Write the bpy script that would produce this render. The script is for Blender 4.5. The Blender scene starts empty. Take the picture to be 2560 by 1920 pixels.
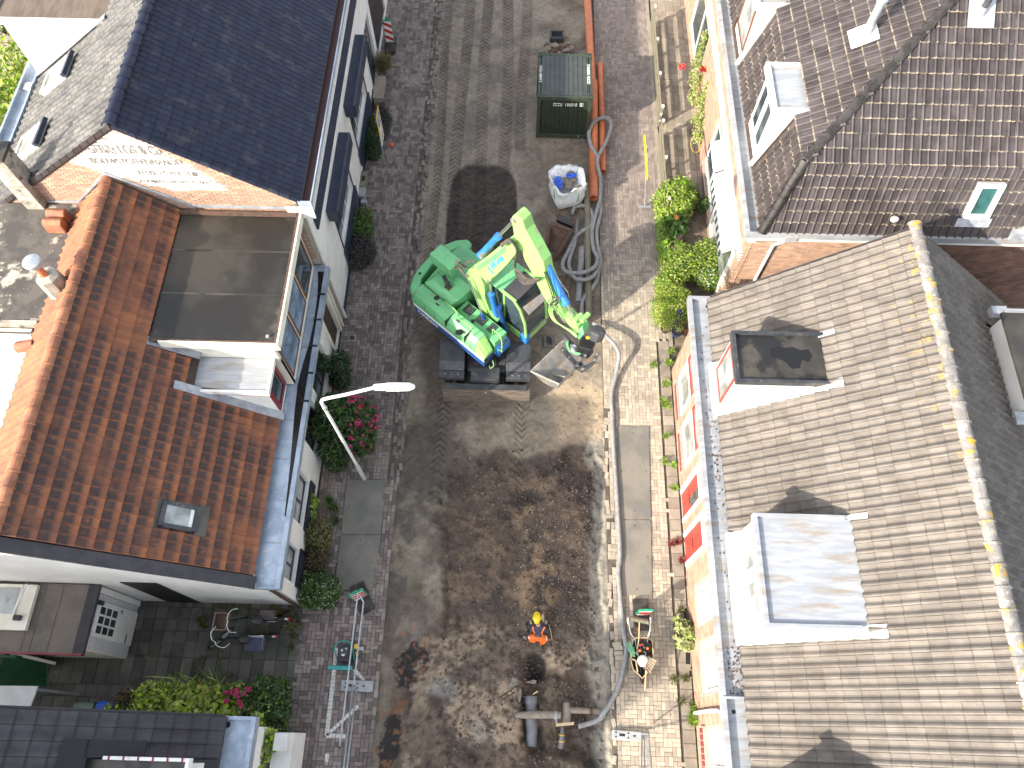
import bpy, math, random
import numpy as np
from mathutils import Vector, Matrix
random.seed(7); rng = np.random.default_rng(7)
S = bpy.context.scene
# ------------------------------------------------------------------ camera (drone, 20.5 m up, looking down and forward)
FPX, CX, CY = 1900., 1280., 960.            # focal length in photo pixels, photo centre
def _axes():
    n = np.array([1275-CX, -(1850-CY), -FPX]); n /= np.linalg.norm(n); up = -n
    s = np.array([1400-CX, -(-3096-CY), -FPX]); s -= s.dot(up)*up; s /= np.linalg.norm(s)
    return np.array([np.cross(s, up), s, up])
RW = _axes(); CAM = np.array([0, 0, 20.5])
def un(px, py, z):                           # photo pixel -> point at height z
    d = RW@np.array([px-CX, -(py-CY), -FPX]); return CAM+(z-CAM[2])/d[2]*d
def onx(px, py, x):
    d = RW@np.array([px-CX, -(py-CY), -FPX]); return CAM+(x-CAM[0])/d[0]*d
def ony(px, py, y):
    d = RW@np.array([px-CX, -(py-CY), -FPX]); return CAM+(y-CAM[1])/d[1]*d
def onp(px, py, P, n):
    d = RW@np.array([px-CX, -(py-CY), -FPX]); n = np.array(n, float); return CAM+(np.array(P)-CAM).dot(n)/d.dot(n)*d
def proj(p):
    c = RW.T@(np.asarray(p, float)-CAM); return CX+FPX*c[0]/-c[2], CY-FPX*c[1]/-c[2]
def zm(ox, oy, s): return lambda x, y: (ox+x/s, oy+y/s)
cd = bpy.data.cameras.new('camera'); cam = bpy.data.objects.new('camera', cd); S.collection.objects.link(cam)
M = Matrix.Identity(4)
for i in range(3):
    for j in range(3): M[i][j] = RW[i][j]
M.translation = Vector(CAM); cam.matrix_world = M
cd.sensor_width = 36; cd.lens = FPX/2560*36; cd.clip_end = 500; S.camera = cam
# ------------------------------------------------------------------ light
AZ, EL = math.radians(36), math.radians(27.5)     # the light travels towards +x +y
W = bpy.data.worlds.new('World'); S.world = W; W.use_nodes = True
nt = W.node_tree; bg = nt.nodes['Background']; sky = nt.nodes.new('ShaderNodeTexSky'); sky.sky_type = 'NISHITA'
sky.sun_disc = False; sky.sun_elevation = EL; sky.sun_rotation = math.atan2(-math.cos(AZ), -math.sin(AZ)); sky.air_density = 1; sky.dust_density = 2.5; sky.ozone_density = 1
hs = nt.nodes.new('ShaderNodeHueSaturation'); hs.inputs['Saturation'].default_value = .42; nt.links.new(sky.outputs[0], hs.inputs['Color']); nt.links.new(hs.outputs[0], bg.inputs[0]); bg.inputs[1].default_value = 0.15
sl = bpy.data.lights.new('sun', 'SUN'); sl.energy = 3.0; sl.angle = math.radians(.55); sl.color = (1, .89, .73)
so = bpy.data.objects.new('sun', sl); S.collection.objects.link(so)
so.rotation_euler = Vector((math.cos(AZ)*math.cos(EL), math.sin(AZ)*math.cos(EL), -math.sin(EL))).to_track_quat('-Z', 'Y').to_euler()
S.view_settings.view_transform = 'Standard'; S.view_settings.look = 'None'; S.view_settings.exposure = 1.72; S.view_settings.gamma = 1
S.view_settings.use_curve_mapping = False
# ------------------------------------------------------------------ materials
MATS = {}
def mat(name, c, c2=None, sc=3., rough=.85, bump=.0, bsc=40., rnd=.0, metal=0., c3=None, sc3=12., th3=.62, w3=.04, lo=.4, hi=.6, hue=0., stretch=None, spec=.5, trans=0., c4=None, sc4=2., th4=.62, w4=.05, coat=0., wear=None, wr1=(.22, .46), wr2=(.30, .52), c4mask=None):
    m = bpy.data.materials.new(name); m.use_nodes = True; t = m.node_tree; N = t.nodes; L = t.links; b = N['Principled BSDF']
    b.inputs['Roughness'].default_value = rough; b.inputs['Metallic'].default_value = metal
    b.inputs['Specular IOR Level'].default_value = spec
    if coat: b.inputs['Coat Weight'].default_value = coat; b.inputs['Coat Roughness'].default_value = .08
    g = N.new('ShaderNodeNewGeometry'); vec = g.outputs['Position']
    if stretch:
        mp = N.new('ShaderNodeMapping'); mp.inputs['Scale'].default_value = stretch; L.new(vec, mp.inputs[0]); vec = mp.outputs[0]
    def noise(s, det=6., off=0.):
        n = N.new('ShaderNodeTexNoise'); n.inputs['Scale'].default_value = s; n.inputs['Detail'].default_value = det; n.inputs['Roughness'].default_value = .62
        if off:
            a = N.new('ShaderNodeVectorMath'); a.operation = 'ADD'; a.inputs[1].default_value = (off, off*.7, off*1.3); L.new(vec, a.inputs[0]); L.new(a.outputs[0], n.inputs[0])
        else: L.new(vec, n.inputs[0])
        return n.outputs[0]
    def ramp(src, a, e):
        r = N.new('ShaderNodeMapRange'); r.interpolation_type = 'SMOOTHSTEP'; r.inputs[1].default_value = a; r.inputs[2].default_value = e; L.new(src, r.inputs[0]); return r.outputs[0]
    def mix(f, a, e):
        x = N.new('ShaderNodeMix'); x.data_type = 'RGBA'; L.new(f, x.inputs[0])
        if isinstance(a, tuple): x.inputs[6].default_value = (*a, 1)
        else: L.new(a, x.inputs[6])
        x.inputs[7].default_value = (*e, 1); return x.outputs[2]
    col = None
    if c2: col = mix(ramp(noise(sc), lo, hi), c, c2)
    else: col = mix(ramp(noise(sc*2+3), .3, .8), c, tuple(v*.86 for v in c))
    if c3: col = mix(ramp(noise(sc3, 5, 7.3), th3-w3, th3+w3), col, c3)
    if c4:
        f4 = ramp(noise(sc4, 8, 17.1), th4-w4, th4+w4)
        if c4mask:
            sx = N.new('ShaderNodeSeparateXYZ'); L.new(g.outputs['Position'], sx.inputs[0])
            for ax, a0, a1 in ((0, c4mask[0], c4mask[1]), (1, c4mask[2], c4mask[3])): q4 = N.new('ShaderNodeMath'); q4.operation = 'MULTIPLY'; L.new(f4, q4.inputs[0]); L.new(ramp(sx.outputs[ax], a0, a1), q4.inputs[1]); f4 = q4.outputs[0]
        col = mix(f4, col, c4)
    if wear:
        aw = N.new('ShaderNodeAttribute'); aw.attribute_name = 'wear'; mu = N.new('ShaderNodeMath'); mu.operation = 'MULTIPLY'; L.new(aw.outputs['Fac'], mu.inputs[0]); L.new(ramp(noise(5.5, 5, 31.), *wr1), mu.inputs[1]); m2 = N.new('ShaderNodeMath'); m2.operation = 'MULTIPLY'; L.new(mu.outputs[0], m2.inputs[0]); L.new(ramp(noise(.55, 3, 3.), *wr2), m2.inputs[1]); col = mix(m2.outputs[0], col, wear)
    if rnd or hue:
        at = N.new('ShaderNodeAttribute'); at.attribute_name = 'rnd'
        h = N.new('ShaderNodeHueSaturation'); L.new(col, h.inputs['Color'])
        r = N.new('ShaderNodeMapRange'); r.inputs[3].default_value = 1-rnd; r.inputs[4].default_value = 1+rnd; L.new(at.outputs['Fac'], r.inputs[0]); L.new(r.outputs[0], h.inputs['Value'])
        if hue:
            q = N.new('ShaderNodeMath'); q.operation = 'FRACT'; w_ = N.new('ShaderNodeMath'); w_.operation = 'MULTIPLY'; w_.inputs[1].default_value = 7.31
            L.new(at.outputs['Fac'], w_.inputs[0]); L.new(w_.outputs[0], q.inputs[0])
            r2 = N.new('ShaderNodeMapRange'); r2.inputs[3].default_value = .5-hue; r2.inputs[4].default_value = .5+hue; L.new(q.outputs[0], r2.inputs[0]); L.new(r2.outputs[0], h.inputs['Hue'])
            r4 = N.new('ShaderNodeMapRange'); r4.inputs[3].default_value = 1-hue*9; r4.inputs[4].default_value = 1+hue*5; L.new(q.outputs[0], r4.inputs[0]); L.new(r4.outputs[0], h.inputs['Saturation'])
        col = h.outputs[0]
    L.new(col, b.inputs['Base Color'])
    if rough < .95:
        rr = N.new('ShaderNodeMapRange'); rr.inputs[3].default_value = max(rough-.1, .02); rr.inputs[4].default_value = min(rough+.12, 1); L.new(noise(sc*1.7+2, 4, 3.1), rr.inputs[0]); L.new(rr.outputs[0], b.inputs['Roughness'])
    if bump:
        bp = N.new('ShaderNodeBump'); bp.inputs['Strength'].default_value = min(bump, 1); bp.inputs['Distance'].default_value = .02*max(bump, 1); L.new(noise(bsc, 5), bp.inputs['Height']); L.new(bp.outputs[0], b.inputs['Normal'])
    if trans: b.inputs['Transmission Weight'].default_value = trans
    MATS[name] = m; return m
def leafmat(name, c, hue=.03, rnd=.45, tr=.35):
    m = mat(name, c, tuple(v*.75 for v in c), sc=8, rough=.55, rnd=rnd, hue=hue); t = m.node_tree; N = t.nodes; L = t.links
    b = N['Principled BSDF']; o = N['Material Output']; tl = N.new('ShaderNodeBsdfTranslucent'); mx = N.new('ShaderNodeMixShader'); mx.inputs[0].default_value = tr
    src = b.inputs['Base Color'].links[0].from_socket; L.new(src, tl.inputs[0]); L.new(b.outputs[0], mx.inputs[1]); L.new(tl.outputs[0], mx.inputs[2]); L.new(mx.outputs[0], o.inputs[0]); return m
def glass(name, c=(.02, .03, .035), rough=.05):
    m = mat(name, c, tuple(v*2.2 for v in c), sc=1.3, rough=rough, spec=.9); return m
# clay, concrete and glazed roof tiles
mat('clay_red', (.285, .100, .048), (.18, .072, .042), sc=1.2, lo=.35, hi=.7, rough=.8, bump=.25, bsc=90, rnd=.16, hue=.01, wear=(.052, .034, .032), c4=(.45, .33, .12), sc4=16, th4=.77, w4=.02)
mat('clay_ridge', (.36, .15, .075), (.24, .10, .06), sc=4, rough=.75, bump=.25, bsc=90, rnd=.2, c3=(.5, .33, .06), sc3=9, th3=.7, w3=.03)
mat('navy_tile', (.010, .014, .033), (.015, .020, .042), sc=3, rough=.5, spec=.35, bump=.08, bsc=120, rnd=.12, c4=(.13, .14, .05), sc4=14, th4=.74, w4=.02, c3=(.04, .044, .055), sc3=2.2, th3=.60, w3=.08)
mat('grey_tile', (.065, .064, .064), (.098, .095, .088), sc=2.2, rough=.6, bump=.2, bsc=80, rnd=.3, c3=(.20, .18, .155), sc3=6, th3=.66, w3=.08, wear=(.03, .03, .03), wr1=(.1, .3), wr2=(0, .1))
mat('taupe_tile', (.118, .103, .090), (.152, .135, .119), sc=2.5, rough=.8, bump=.3, bsc=90, rnd=.15, wear=(.085, .076, .067), wr1=(.3, .6), wr2=(0, .1), c3=(.42, .39, .34), sc3=30, th3=.71, w3=.02, c4=(.40, .26, .035), sc4=4.5, th4=.585, w4=.02, c4mask=(8.0, 9.0, 3.0, 9.5))
mat('taupe_tile_rear', (.118, .103, .090), (.152, .135, .119), sc=2.5, rough=.8, bump=.3, bsc=90, rnd=.15, wear=(.085, .076, .067), wr1=(.3, .6), wr2=(0, .1), c3=(.2, .19, .17), sc3=20, th3=.72, w3=.02); mat('taupe_ridge', (.15, .14, .135), (.22, .205, .195), sc=5, rough=.65, bump=.2, rnd=.15, c3=(.30, .28, .245), sc3=9, th3=.57, w3=.04, c4=(.40, .255, .04), sc4=4, th4=.58, w4=.025)
mat('brown_tile', (.040, .033, .034), (.060, .051, .053), sc=2, rough=.45, wear=(.27, .23, .17), wr1=(.36, .6), wr2=(0, .1), bump=.12, bsc=100, rnd=.22, c3=(.33, .28, .2), sc3=40, th3=.71, w3=.02, c4=(.50, .48, .44), sc4=24, th4=.745, w4=.02)
mat('brown_ridge', (.024, .021, .020), (.042, .038, .036), sc=5, rough=.28, rnd=.2)
mat('moss_mortar', (.22, .19, .12), (.36, .32, .25), sc=20, rough=.95)
mat('slate_tile', (.036, .034, .040), (.050, .046, .052), sc=3, rough=.75, wear=(.021, .02, .023), wr1=(.2, .5), wr2=(0, .1), bump=.2, bsc=90, rnd=.14, c3=(.2, .2, .2), sc3=20, th3=.74, w3=.02)
# walls
mat('white_render', (.74, .73, .70), (.66, .65, .62), sc=1.2, rough=.9, bump=.15, bsc=60, c3=(.42, .40, .36), sc3=2.3, th3=.72, w3=.08)
mat('white_paint', (.74, .74, .72), (.66, .66, .63), sc=2, rough=.5, c3=(.47, .45, .40), sc3=4, th3=.66, w3=.09)
mat('cream_paint', (.74, .71, .62), (.66, .62, .52), sc=2, rough=.5)
mat('navy_paint', (.020, .030, .055), (.03, .04, .07), sc=3, rough=.4)
mat('dark_wood', (.045, .03, .024), (.07, .045, .035), sc=6, rough=.6)
mat('mortar', (.36, .32, .27), (.30, .26, .22), sc=6, rough=.95)
mat('brick_orange', (.40, .255, .185), (.33, .215, .16), sc=3, rough=.9, bump=.2, rnd=.2, hue=.01)
mat('brick_white', (.74, .72, .68), (.52, .47, .42), sc=7, lo=.5, hi=.62, rough=.9, bump=.3, rnd=.1)
mat('brick_brown', (.21, .115, .085), (.15, .09, .075), sc=3, rough=.9, bump=.2, rnd=.25, hue=.012)
mat('red_paint', (.42, .055, .04), (.36, .045, .035), sc=4, rough=.45)
mat('crimson_paint', (.20, .012, .022), (.16, .012, .02), sc=4, rough=.4)
mat('brown_frame', (.14, .055, .03), rough=.5)
mat('bitumen', (.030, .028, .024), (.062, .056, .046), sc=.7, rough=.42, bump=.2, bsc=50, c3=(.014, .014, .014), sc3=.7, th3=.55, w3=.03)
mat('bitumen_wet', (.017, .016, .014), (.040, .036, .029), sc=.55, rough=.36, bump=.2, bsc=50, c3=(.09, .08, .064), sc3=.8, th3=.64, w3=.05); mat('bitumen_brown', (.15, .115, .09), (.10, .08, .062), sc=1.4, rough=.85, bump=.2, stretch=(2.5, .6, 1))
mat('bitumen_lichen', (.060, .055, .052), (.10, .09, .08), sc=2, rough=.85, bump=.3, c3=(.40, .36, .30), sc3=1.4, th3=.60, w3=.04, c4=(.55, .52, .46), sc4=9, th4=.68, w4=.03)
mat('felt', (.155, .135, .115), (.12, .105, .09), sc=2, rough=.95, bump=.3, bsc=120)
mat('zinc', (.40, .47, .56), (.30, .36, .44), sc=2.5, rough=.42, metal=.35, bump=.05, bsc=8, c3=(.55, .57, .6), sc3=5, th3=.64, w3=.08)
mat('zinc_bright', (.40, .42, .45), (.32, .34, .37), sc=3, rough=.4, metal=.25, c3=(.30, .26, .215), sc3=1.5, th3=.60, w3=.1, stretch=(.5, 3, 1))
mat('lead', (.36, .385, .42), (.27, .295, .33), sc=6, rough=.5, metal=.2, bump=.3, bsc=14)
mat('wet_black', (.012, .012, .013), rough=.2)
mat('white_membrane', (.56, .56, .55), (.42, .40, .37), sc=1.5, rough=.6, c3=(.3, .27, .24), sc3=2, th3=.68, w3=.06)
glass('glass'); glass('glass_blue', (.10, .14, .2), .08); glass('glass_teal', (.012, .045, .045)); glass('glass_curtain', (.17, .18, .175), .18)
# ground
mat('paver_purple', (.172, .136, .126), (.205, .168, .152), sc=1.1, rough=.9, bump=.3, bsc=90, rnd=.42, hue=.018, c3=(.24, .215, .19), sc3=1.0, th3=.60, w3=.1)
mat('paver_tan', (.255, .215, .175), (.215, .180, .150), sc=1.1, rough=.9, bump=.3, bsc=90, rnd=.26, hue=.012, c3=(.17, .135, .12), sc3=.8, th3=.58, w3=.08)
mat('slab_grey', (.10, .095, .082), (.070, .068, .058), sc=1.6, rough=.92, bump=.3, bsc=70, rnd=.3, c3=(.045, .06, .02), sc3=2.2, th3=.64, w3=.06)
mat('slab_tan', (.29, .25, .20), (.225, .195, .16), sc=2, rough=.9, bump=.25, rnd=.2)
mat('joint_sand', (.075, .064, .052), (.11, .095, .078), sc=6, rough=1, bump=.4, c3=(.05, .08, .02), sc3=3, th3=.64, w3=.04)
mat('plate_steel', (.135, .130, .115), (.19, .175, .148), sc=1.1, rough=.7, bump=.12, bsc=60, c3=(.13, .13, .13), sc3=1.5, th3=.62, w3=.08)
mat('soil_garden', (.13, .10, .075), (.2, .165, .13), sc=5, rough=1, bump=.6)
mat('terrain', (.12, .10, .08), rough=1)
# machine and props
mat('xgreen_shaded', (.14, .44, .19), (.125, .39, .17), sc=2, rough=.42, c3=(.20, .27, .15), sc3=7, th3=.62, w3=.08, coat=.12)  # the machine's one green paint, with the cool tone of shade put in
mat('xlime_sunlit', (.25, .52, .14), (.225, .47, .13), sc=2, rough=.45, c3=(.26, .32, .15), sc3=6, th3=.61, w3=.07, coat=.1)  # same green paint, with the warm tone of sunlight put in
mat('xblue', (.018, .075, .26), (.016, .06, .22), sc=3, rough=.35, c3=(.1, .13, .2), sc3=14, th3=.7, w3=.03)
mat('xcyl', (.03, .20, .55), (.03, .16, .48), sc=4, rough=.3)
mat('chrome', (.6, .6, .6), rough=.18, metal=.9)
mat('black_steel', (.028, .032, .040), (.050, .052, .056), sc=4, rough=.45, bump=.1, c3=(.14, .12, .095), sc3=5, th3=.66, w3=.08)
mat('tyre', (.018, .018, .018), (.05, .045, .04), sc=5, rough=.85)
mat('rubber_hose', (.10, .085, .070), (.05, .045, .04), sc=9, rough=.6)
mat('black', (.012, .012, .013), rough=.45)
mat('grille', (.02, .022, .022), rough=.5)
mat('steel_worn', (.33, .31, .28), (.22, .215, .21), sc=3, rough=.45, metal=.4, c3=(.30, .22, .14), sc3=5, th3=.58, w3=.08)
mat('rust', (.12, .062, .04), (.075, .05, .04), sc=8, rough=.85, bump=.4, c3=(.03, .027, .025), sc3=5, th3=.6, w3=.08)
mat('blade_mud', (.15, .12, .09), (.075, .065, .055), sc=3, rough=.85, bump=.4, stretch=(1, 1, 5))
mat('olive_dark', (.018, .026, .017), (.024, .034, .022), sc=3, rough=.5)
mat('olive_top', (.040, .048, .046), (.052, .060, .056), sc=3, rough=.5, c3=(.04, .05, .045), sc3=4, th3=.64, w3=.04)
mat('olive_edge', (.040, .055, .034), (.028, .038, .026), sc=5, rough=.5)
mat('pvc_orange', (.52, .16, .06), (.42, .13, .055), sc=4, rough=.4)
mat('drain_pipe', (.25, .24, .225), (.19, .185, .175), sc=5, rough=.8, bump=.2)
mat('drain_coil', (.25, .255, .26), (.19, .195, .20), sc=8, rough=.8, bump=.5, bsc=120, c3=(.4, .4, .4), sc3=60, th3=.6)
mat('pvc_grey', (.16, .17, .19), (.12, .125, .135), sc=5, rough=.45, c3=(.2, .17, .13), sc3=5, th3=.64)
mat('asbestos', (.26, .22, .18), (.2, .17, .14), sc=7, rough=.9, bump=.3)
mat('wood_pole', (.20, .185, .13), (.14, .13, .095), sc=6, rough=.9, stretch=(6, .6, 6))
mat('wood_new', (.52, .40, .24), (.44, .33, .2), sc=8, rough=.8)
mat('bag_white', (.74, .76, .79), (.66, .68, .72), sc=3, rough=.75, bump=1.0, bsc=14)
mat('bag_green', (.12, .35, .2), rough=.7)
mat('blue_plastic', (.02, .11, .6), rough=.4)
mat('stone', (.20, .18, .15), (.13, .12, .1), sc=8, rough=.95, bump=.5)
mat('galv', (.42, .45, .48), (.35, .38, .41), sc=8, rough=.4, metal=.5)
mat('block_grey', (.33, .34, .35), (.27, .28, .29), sc=6, rough=.8, bump=.2)
mat('lamp_white', (.80, .81, .80), rough=.4); mat('lamp_pole', (.50, .52, .48), (.42, .45, .42), sc=3, rough=.5)
mat('traffic_green', (.02, .27, .15), rough=.5); mat('traffic_red', (.50, .02, .02), rough=.5); mat('sign_white', (.75, .75, .75), rough=.45)
mat('sign_yellow', (.72, .44, .02), rough=.45); mat('sign_blue', (.02, .09, .40), rough=.45); mat('orange', (.85, .16, .02), rough=.6)
mat('hivis', (.90, .19, .02), (.78, .14, .02), sc=12, rough=.7); mat('navy_cloth', (.035, .04, .075), (.05, .055, .09), sc=9, rough=.9)
mat('helmet', (.80, .58, .01), rough=.3); mat('skin', (.45, .26, .18), rough=.6); mat('boot', (.2, .2, .19), rough=.8); mat('glove', (.5, .42, .36), rough=.8)
mat('teal', (.03, .28, .27), (.02, .22, .2), sc=5, rough=.45); mat('paint_mark', (.60, .59, .56), (.42, .40, .37), sc=9, rough=.8, lo=.5, hi=.62)
mat('soffit_red', (.035, .012, .012), rough=.7); mat('bin_green', (.12, .18, .13), rough=.6); mat('bin_blue', (.02, .09, .42), rough=.5); mat('bike_green', (.012, .035, .028), rough=.3)
mat('wicker', (.12, .075, .055), (.2, .14, .1), sc=30, rough=.9); mat('saddle_grey', (.27, .28, .30), rough=.8); mat('bag_brown', (.07, .055, .055), rough=.85)
mat('door_green', (.012, .075, .028), (.01, .06, .022), sc=2, rough=.5); mat('panel_white', (.56, .57, .57), (.5, .5, .5), sc=2, rough=.7)
mat('terracotta', (.42, .16, .07), (.34, .12, .05), sc=5, rough=.8); mat('pot_blue', (.04, .05, .13), rough=.25); mat('pot_dark', (.06, .05, .04), rough=.6)
mat('plaster_old', (.40, .38, .32), (.26, .24, .2), sc=4, rough=.95, bump=.5, c3=(.08, .075, .07), sc3=3, th3=.6, w3=.07)
mat('fence_white', (.70, .68, .62), (.5, .47, .41), sc=4, rough=.7)
mat('letter_faded', (.14, .13, .12), (.40, .38, .35), sc=9, lo=.45, hi=.66, rough=.95)
mat('letter_white', (.74, .75, .74), rough=.6); mat('letter_blue', (.03, .25, .55), rough=.5)
mat('trunk', (.10, .075, .055), (.15, .12, .09), sc=9, rough=.95, bump=.5)
leafmat('leaf_lime', (.27, .40, .05)); leafmat('leaf_yellow', (.38, .46, .06)); leafmat('leaf_mid', (.10, .19, .035)); leafmat('leaf_dark', (.045, .095, .028))
leafmat('leaf_olive', (.13, .15, .035)); leafmat('leaf_brown', (.16, .10, .05)); leafmat('leaf_purple', (.065, .055, .06)); leafmat('leaf_pale', (.40, .44, .16))
leafmat('leaf_grey', (.10, .095, .085)); leafmat('grass_dry', (.24, .21, .10)); leafmat('flower_pink', (.60, .02, .16)); leafmat('flower_red', (.60, .008, .02)); leafmat('flower_white', (.75, .75, .70)); leafmat('flower_mauve', (.55, .25, .42)); leafmat('flower_sun', (.8, .3, .02))
leafmat('leaf_red', (.30, .06, .05))
# ------------------------------------------------------------------ mesh helpers
class MB:
    def __init__(s): s.v = []; s.f = []; s.r = []
    def add(s, vs, fs, r=.5):
        o = len(s.v); s.v += [tuple(map(float, v)) for v in vs]; s.f += [tuple(o+i for i in f) for f in fs]; s.r += [r]*len(fs); return s
    def box(s, a, b, r=.5):
        x0, y0, z0 = a; x1, y1, z1 = b
        return s.add([(x0,y0,z0),(x1,y0,z0),(x1,y1,z0),(x0,y1,z0),(x0,y0,z1),(x1,y0,z1),(x1,y1,z1),(x0,y1,z1)], [(0,3,2,1),(4,5,6,7),(0,1,5,4),(1,2,6,5),(2,3,7,6),(3,0,4,7)], r)
    def obox(s, c, ax, ay, az, r=.5):       # oriented box: centre and three half axes
        c, ax, ay, az = (np.array(k, float) for k in (c, ax, ay, az))
        vs = [c+i*ax+j*ay+k*az for k in (-1, 1) for i, j in ((-1,-1),(1,-1),(1,1),(-1,1))]
        return s.add(vs, [(0,3,2,1),(4,5,6,7),(0,1,5,4),(1,2,6,5),(2,3,7,6),(3,0,4,7)], r)
    def prism(s, poly, d, r=.5):
        n = len(poly); P = [np.array(p, float) for p in poly]; Q = [p+np.array(d, float) for p in P]
        return s.add(P+Q, [tuple(range(n))[::-1], tuple(range(n, 2*n))]+[(i, (i+1) % n, n+(i+1) % n, n+i) for i in range(n)], r)
    def tube(s, pts, rad, n=8, caps=True, r=.5):
        P = [np.array(p, float) for p in pts]; rads = rad if hasattr(rad, '__len__') else [rad]*len(P); vs = []; fs = []; prev = None
        for i, p in enumerate(P):
            t = P[min(i+1, len(P)-1)]-P[max(i-1, 0)]; t /= (np.linalg.norm(t)+1e-9)
            if prev is None: prev = np.cross(t, [0, 0, 1.] if abs(t[2]) < .9 else [1., 0, 0])
            u = prev-prev.dot(t)*t; u /= (np.linalg.norm(u)+1e-9); prev = u; w = np.cross(t, u)
            vs += [p+rads[i]*(math.cos(2*math.pi*k/n)*u+math.sin(2*math.pi*k/n)*w) for k in range(n)]
        for i in range(len(P)-1):
            for k in range(n): a = i*n+k; b = i*n+(k+1) % n; fs.append((a, b, b+n, a+n))
        if caps: fs += [tuple(range(n))[::-1], tuple(range((len(P)-1)*n, len(P)*n))]
        return s.add(vs, fs, r)
    def lathe(s, c, prof, n=16, axis=(0, 0, 1), r=.5, caps=True):
        a = np.array(axis, float); a /= np.linalg.norm(a); c = np.array(c, float)
        return s.tube_raw([c+a*h for _, h in prof], [q for q, _ in prof], a, n, caps, r)
    def tube_raw(s, P, R_, a, n, caps, r):
        u = np.cross(a, [0, 0, 1.] if abs(a[2]) < .9 else [1., 0, 0]); u /= np.linalg.norm(u); w = np.cross(a, u); vs = []; fs = []
        for p, q in zip(P, R_): vs += [p+q*(math.cos(2*math.pi*k/n)*u+math.sin(2*math.pi*k/n)*w) for k in range(n)]
        for i in range(len(P)-1):
            for k in range(n): x = i*n+k; y = i*n+(k+1) % n; fs.append((x, y, y+n, x+n))
        if caps: fs += [tuple(range(n))[::-1], tuple(range((len(P)-1)*n, len(P)*n))]
        return s.add(vs, fs, r)
    def ball(s, c, rad, n=12, m=8, r=.5, zmin=-1.):
        c = np.array(c, float); rad = np.array(rad if hasattr(rad, '__len__') else [rad]*3, float); vs = []; fs = []
        for i in range(m+1):
            ph = math.pi*i/m; z = max(math.cos(ph), zmin); q = math.sin(ph)
            vs += [c+rad*np.array([q*math.cos(2*math.pi*k/n), q*math.sin(2*math.pi*k/n), z]) for k in range(n)]
        for i in range(m):
            for k in range(n): a = i*n+k; b = i*n+(k+1) % n; fs.append((a, a+n, b+n, b))
        return s.add(vs, fs, r)
COL = S.collection
def setp(o, parent):
    if parent is not None:
        o.parent = parent; o.matrix_parent_inverse = WM(parent).inverted()
def WM(o):
    m = o.matrix_basis.copy()
    if o.parent: m = WM(o.parent) @ o.matrix_parent_inverse @ m
    return m
def tomesh(name, v, f, r, m, smooth=False, wear=None):
    me = bpy.data.meshes.new(name); me.from_pydata([tuple(x) for x in v], [], f)
    a = me.attributes.new('rnd', 'FLOAT', 'FACE'); a.data.foreach_set('value', np.array(r, dtype=np.float32))
    if wear is not None: a = me.attributes.new('wear', 'FLOAT', 'POINT'); a.data.foreach_set('value', np.array(wear, dtype=np.float32))
    if m: me.materials.append(MATS[m])
    if smooth: me.polygons.foreach_set('use_smooth', [True]*len(me.polygons))
    me.update(); return me
def obj(name, mb, m, parent=None, smooth=False, bevel=0, kind=None, label=None, ang=None):
    me = tomesh(name, mb.v, mb.f, mb.r, m, smooth); o = bpy.data.objects.new(name, me); COL.objects.link(o); setp(o, parent)
    if smooth and ang is not None:
        try: me.set_sharp_from_angle(angle=math.radians(ang))
        except Exception: pass
    if bevel:
        b = o.modifiers.new('bevel', 'BEVEL'); b.width = bevel; b.segments = 2; b.limit_method = 'ANGLE'; b.angle_limit = math.radians(40)
    if kind: o['kind'] = kind
    if label: o['label'] = label
    return o
def thing(name, label, cat, loc=(0, 0, 0), group=None):
    o = bpy.data.objects.new(name, None); COL.objects.link(o); o.location = loc; o.empty_display_size = .2
    o['label'] = label; o['category'] = cat
    if group: o['group'] = group
    return o
def tag(o, label, cat, group=None, kind=None):
    o['label'] = label
    if cat: o['category'] = cat
    if group: o['group'] = group
    if kind: o['kind'] = kind
    return o
def struct(name, mb, m, smooth=False, label=None):
    o = obj(name, mb, m, None, smooth); o['kind'] = 'structure'
    if label: o['label'] = label
    return o
def retag(root, label, loc=None, rotz=None, group=None):         # a copy of a thing with copies of its parts
    def cp(o, par):
        c = o.copy(); COL.objects.link(c)
        if par is not None: c.parent = par
        for ch in list(o.children): cp(ch, c)
        return c
    r = cp(root, None); r['label'] = label
    if loc is not None: r.location = loc
    if rotz is not None: r.rotation_euler[2] = rotz
    if group: r['group'] = group
    return r
NV = 7
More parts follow.
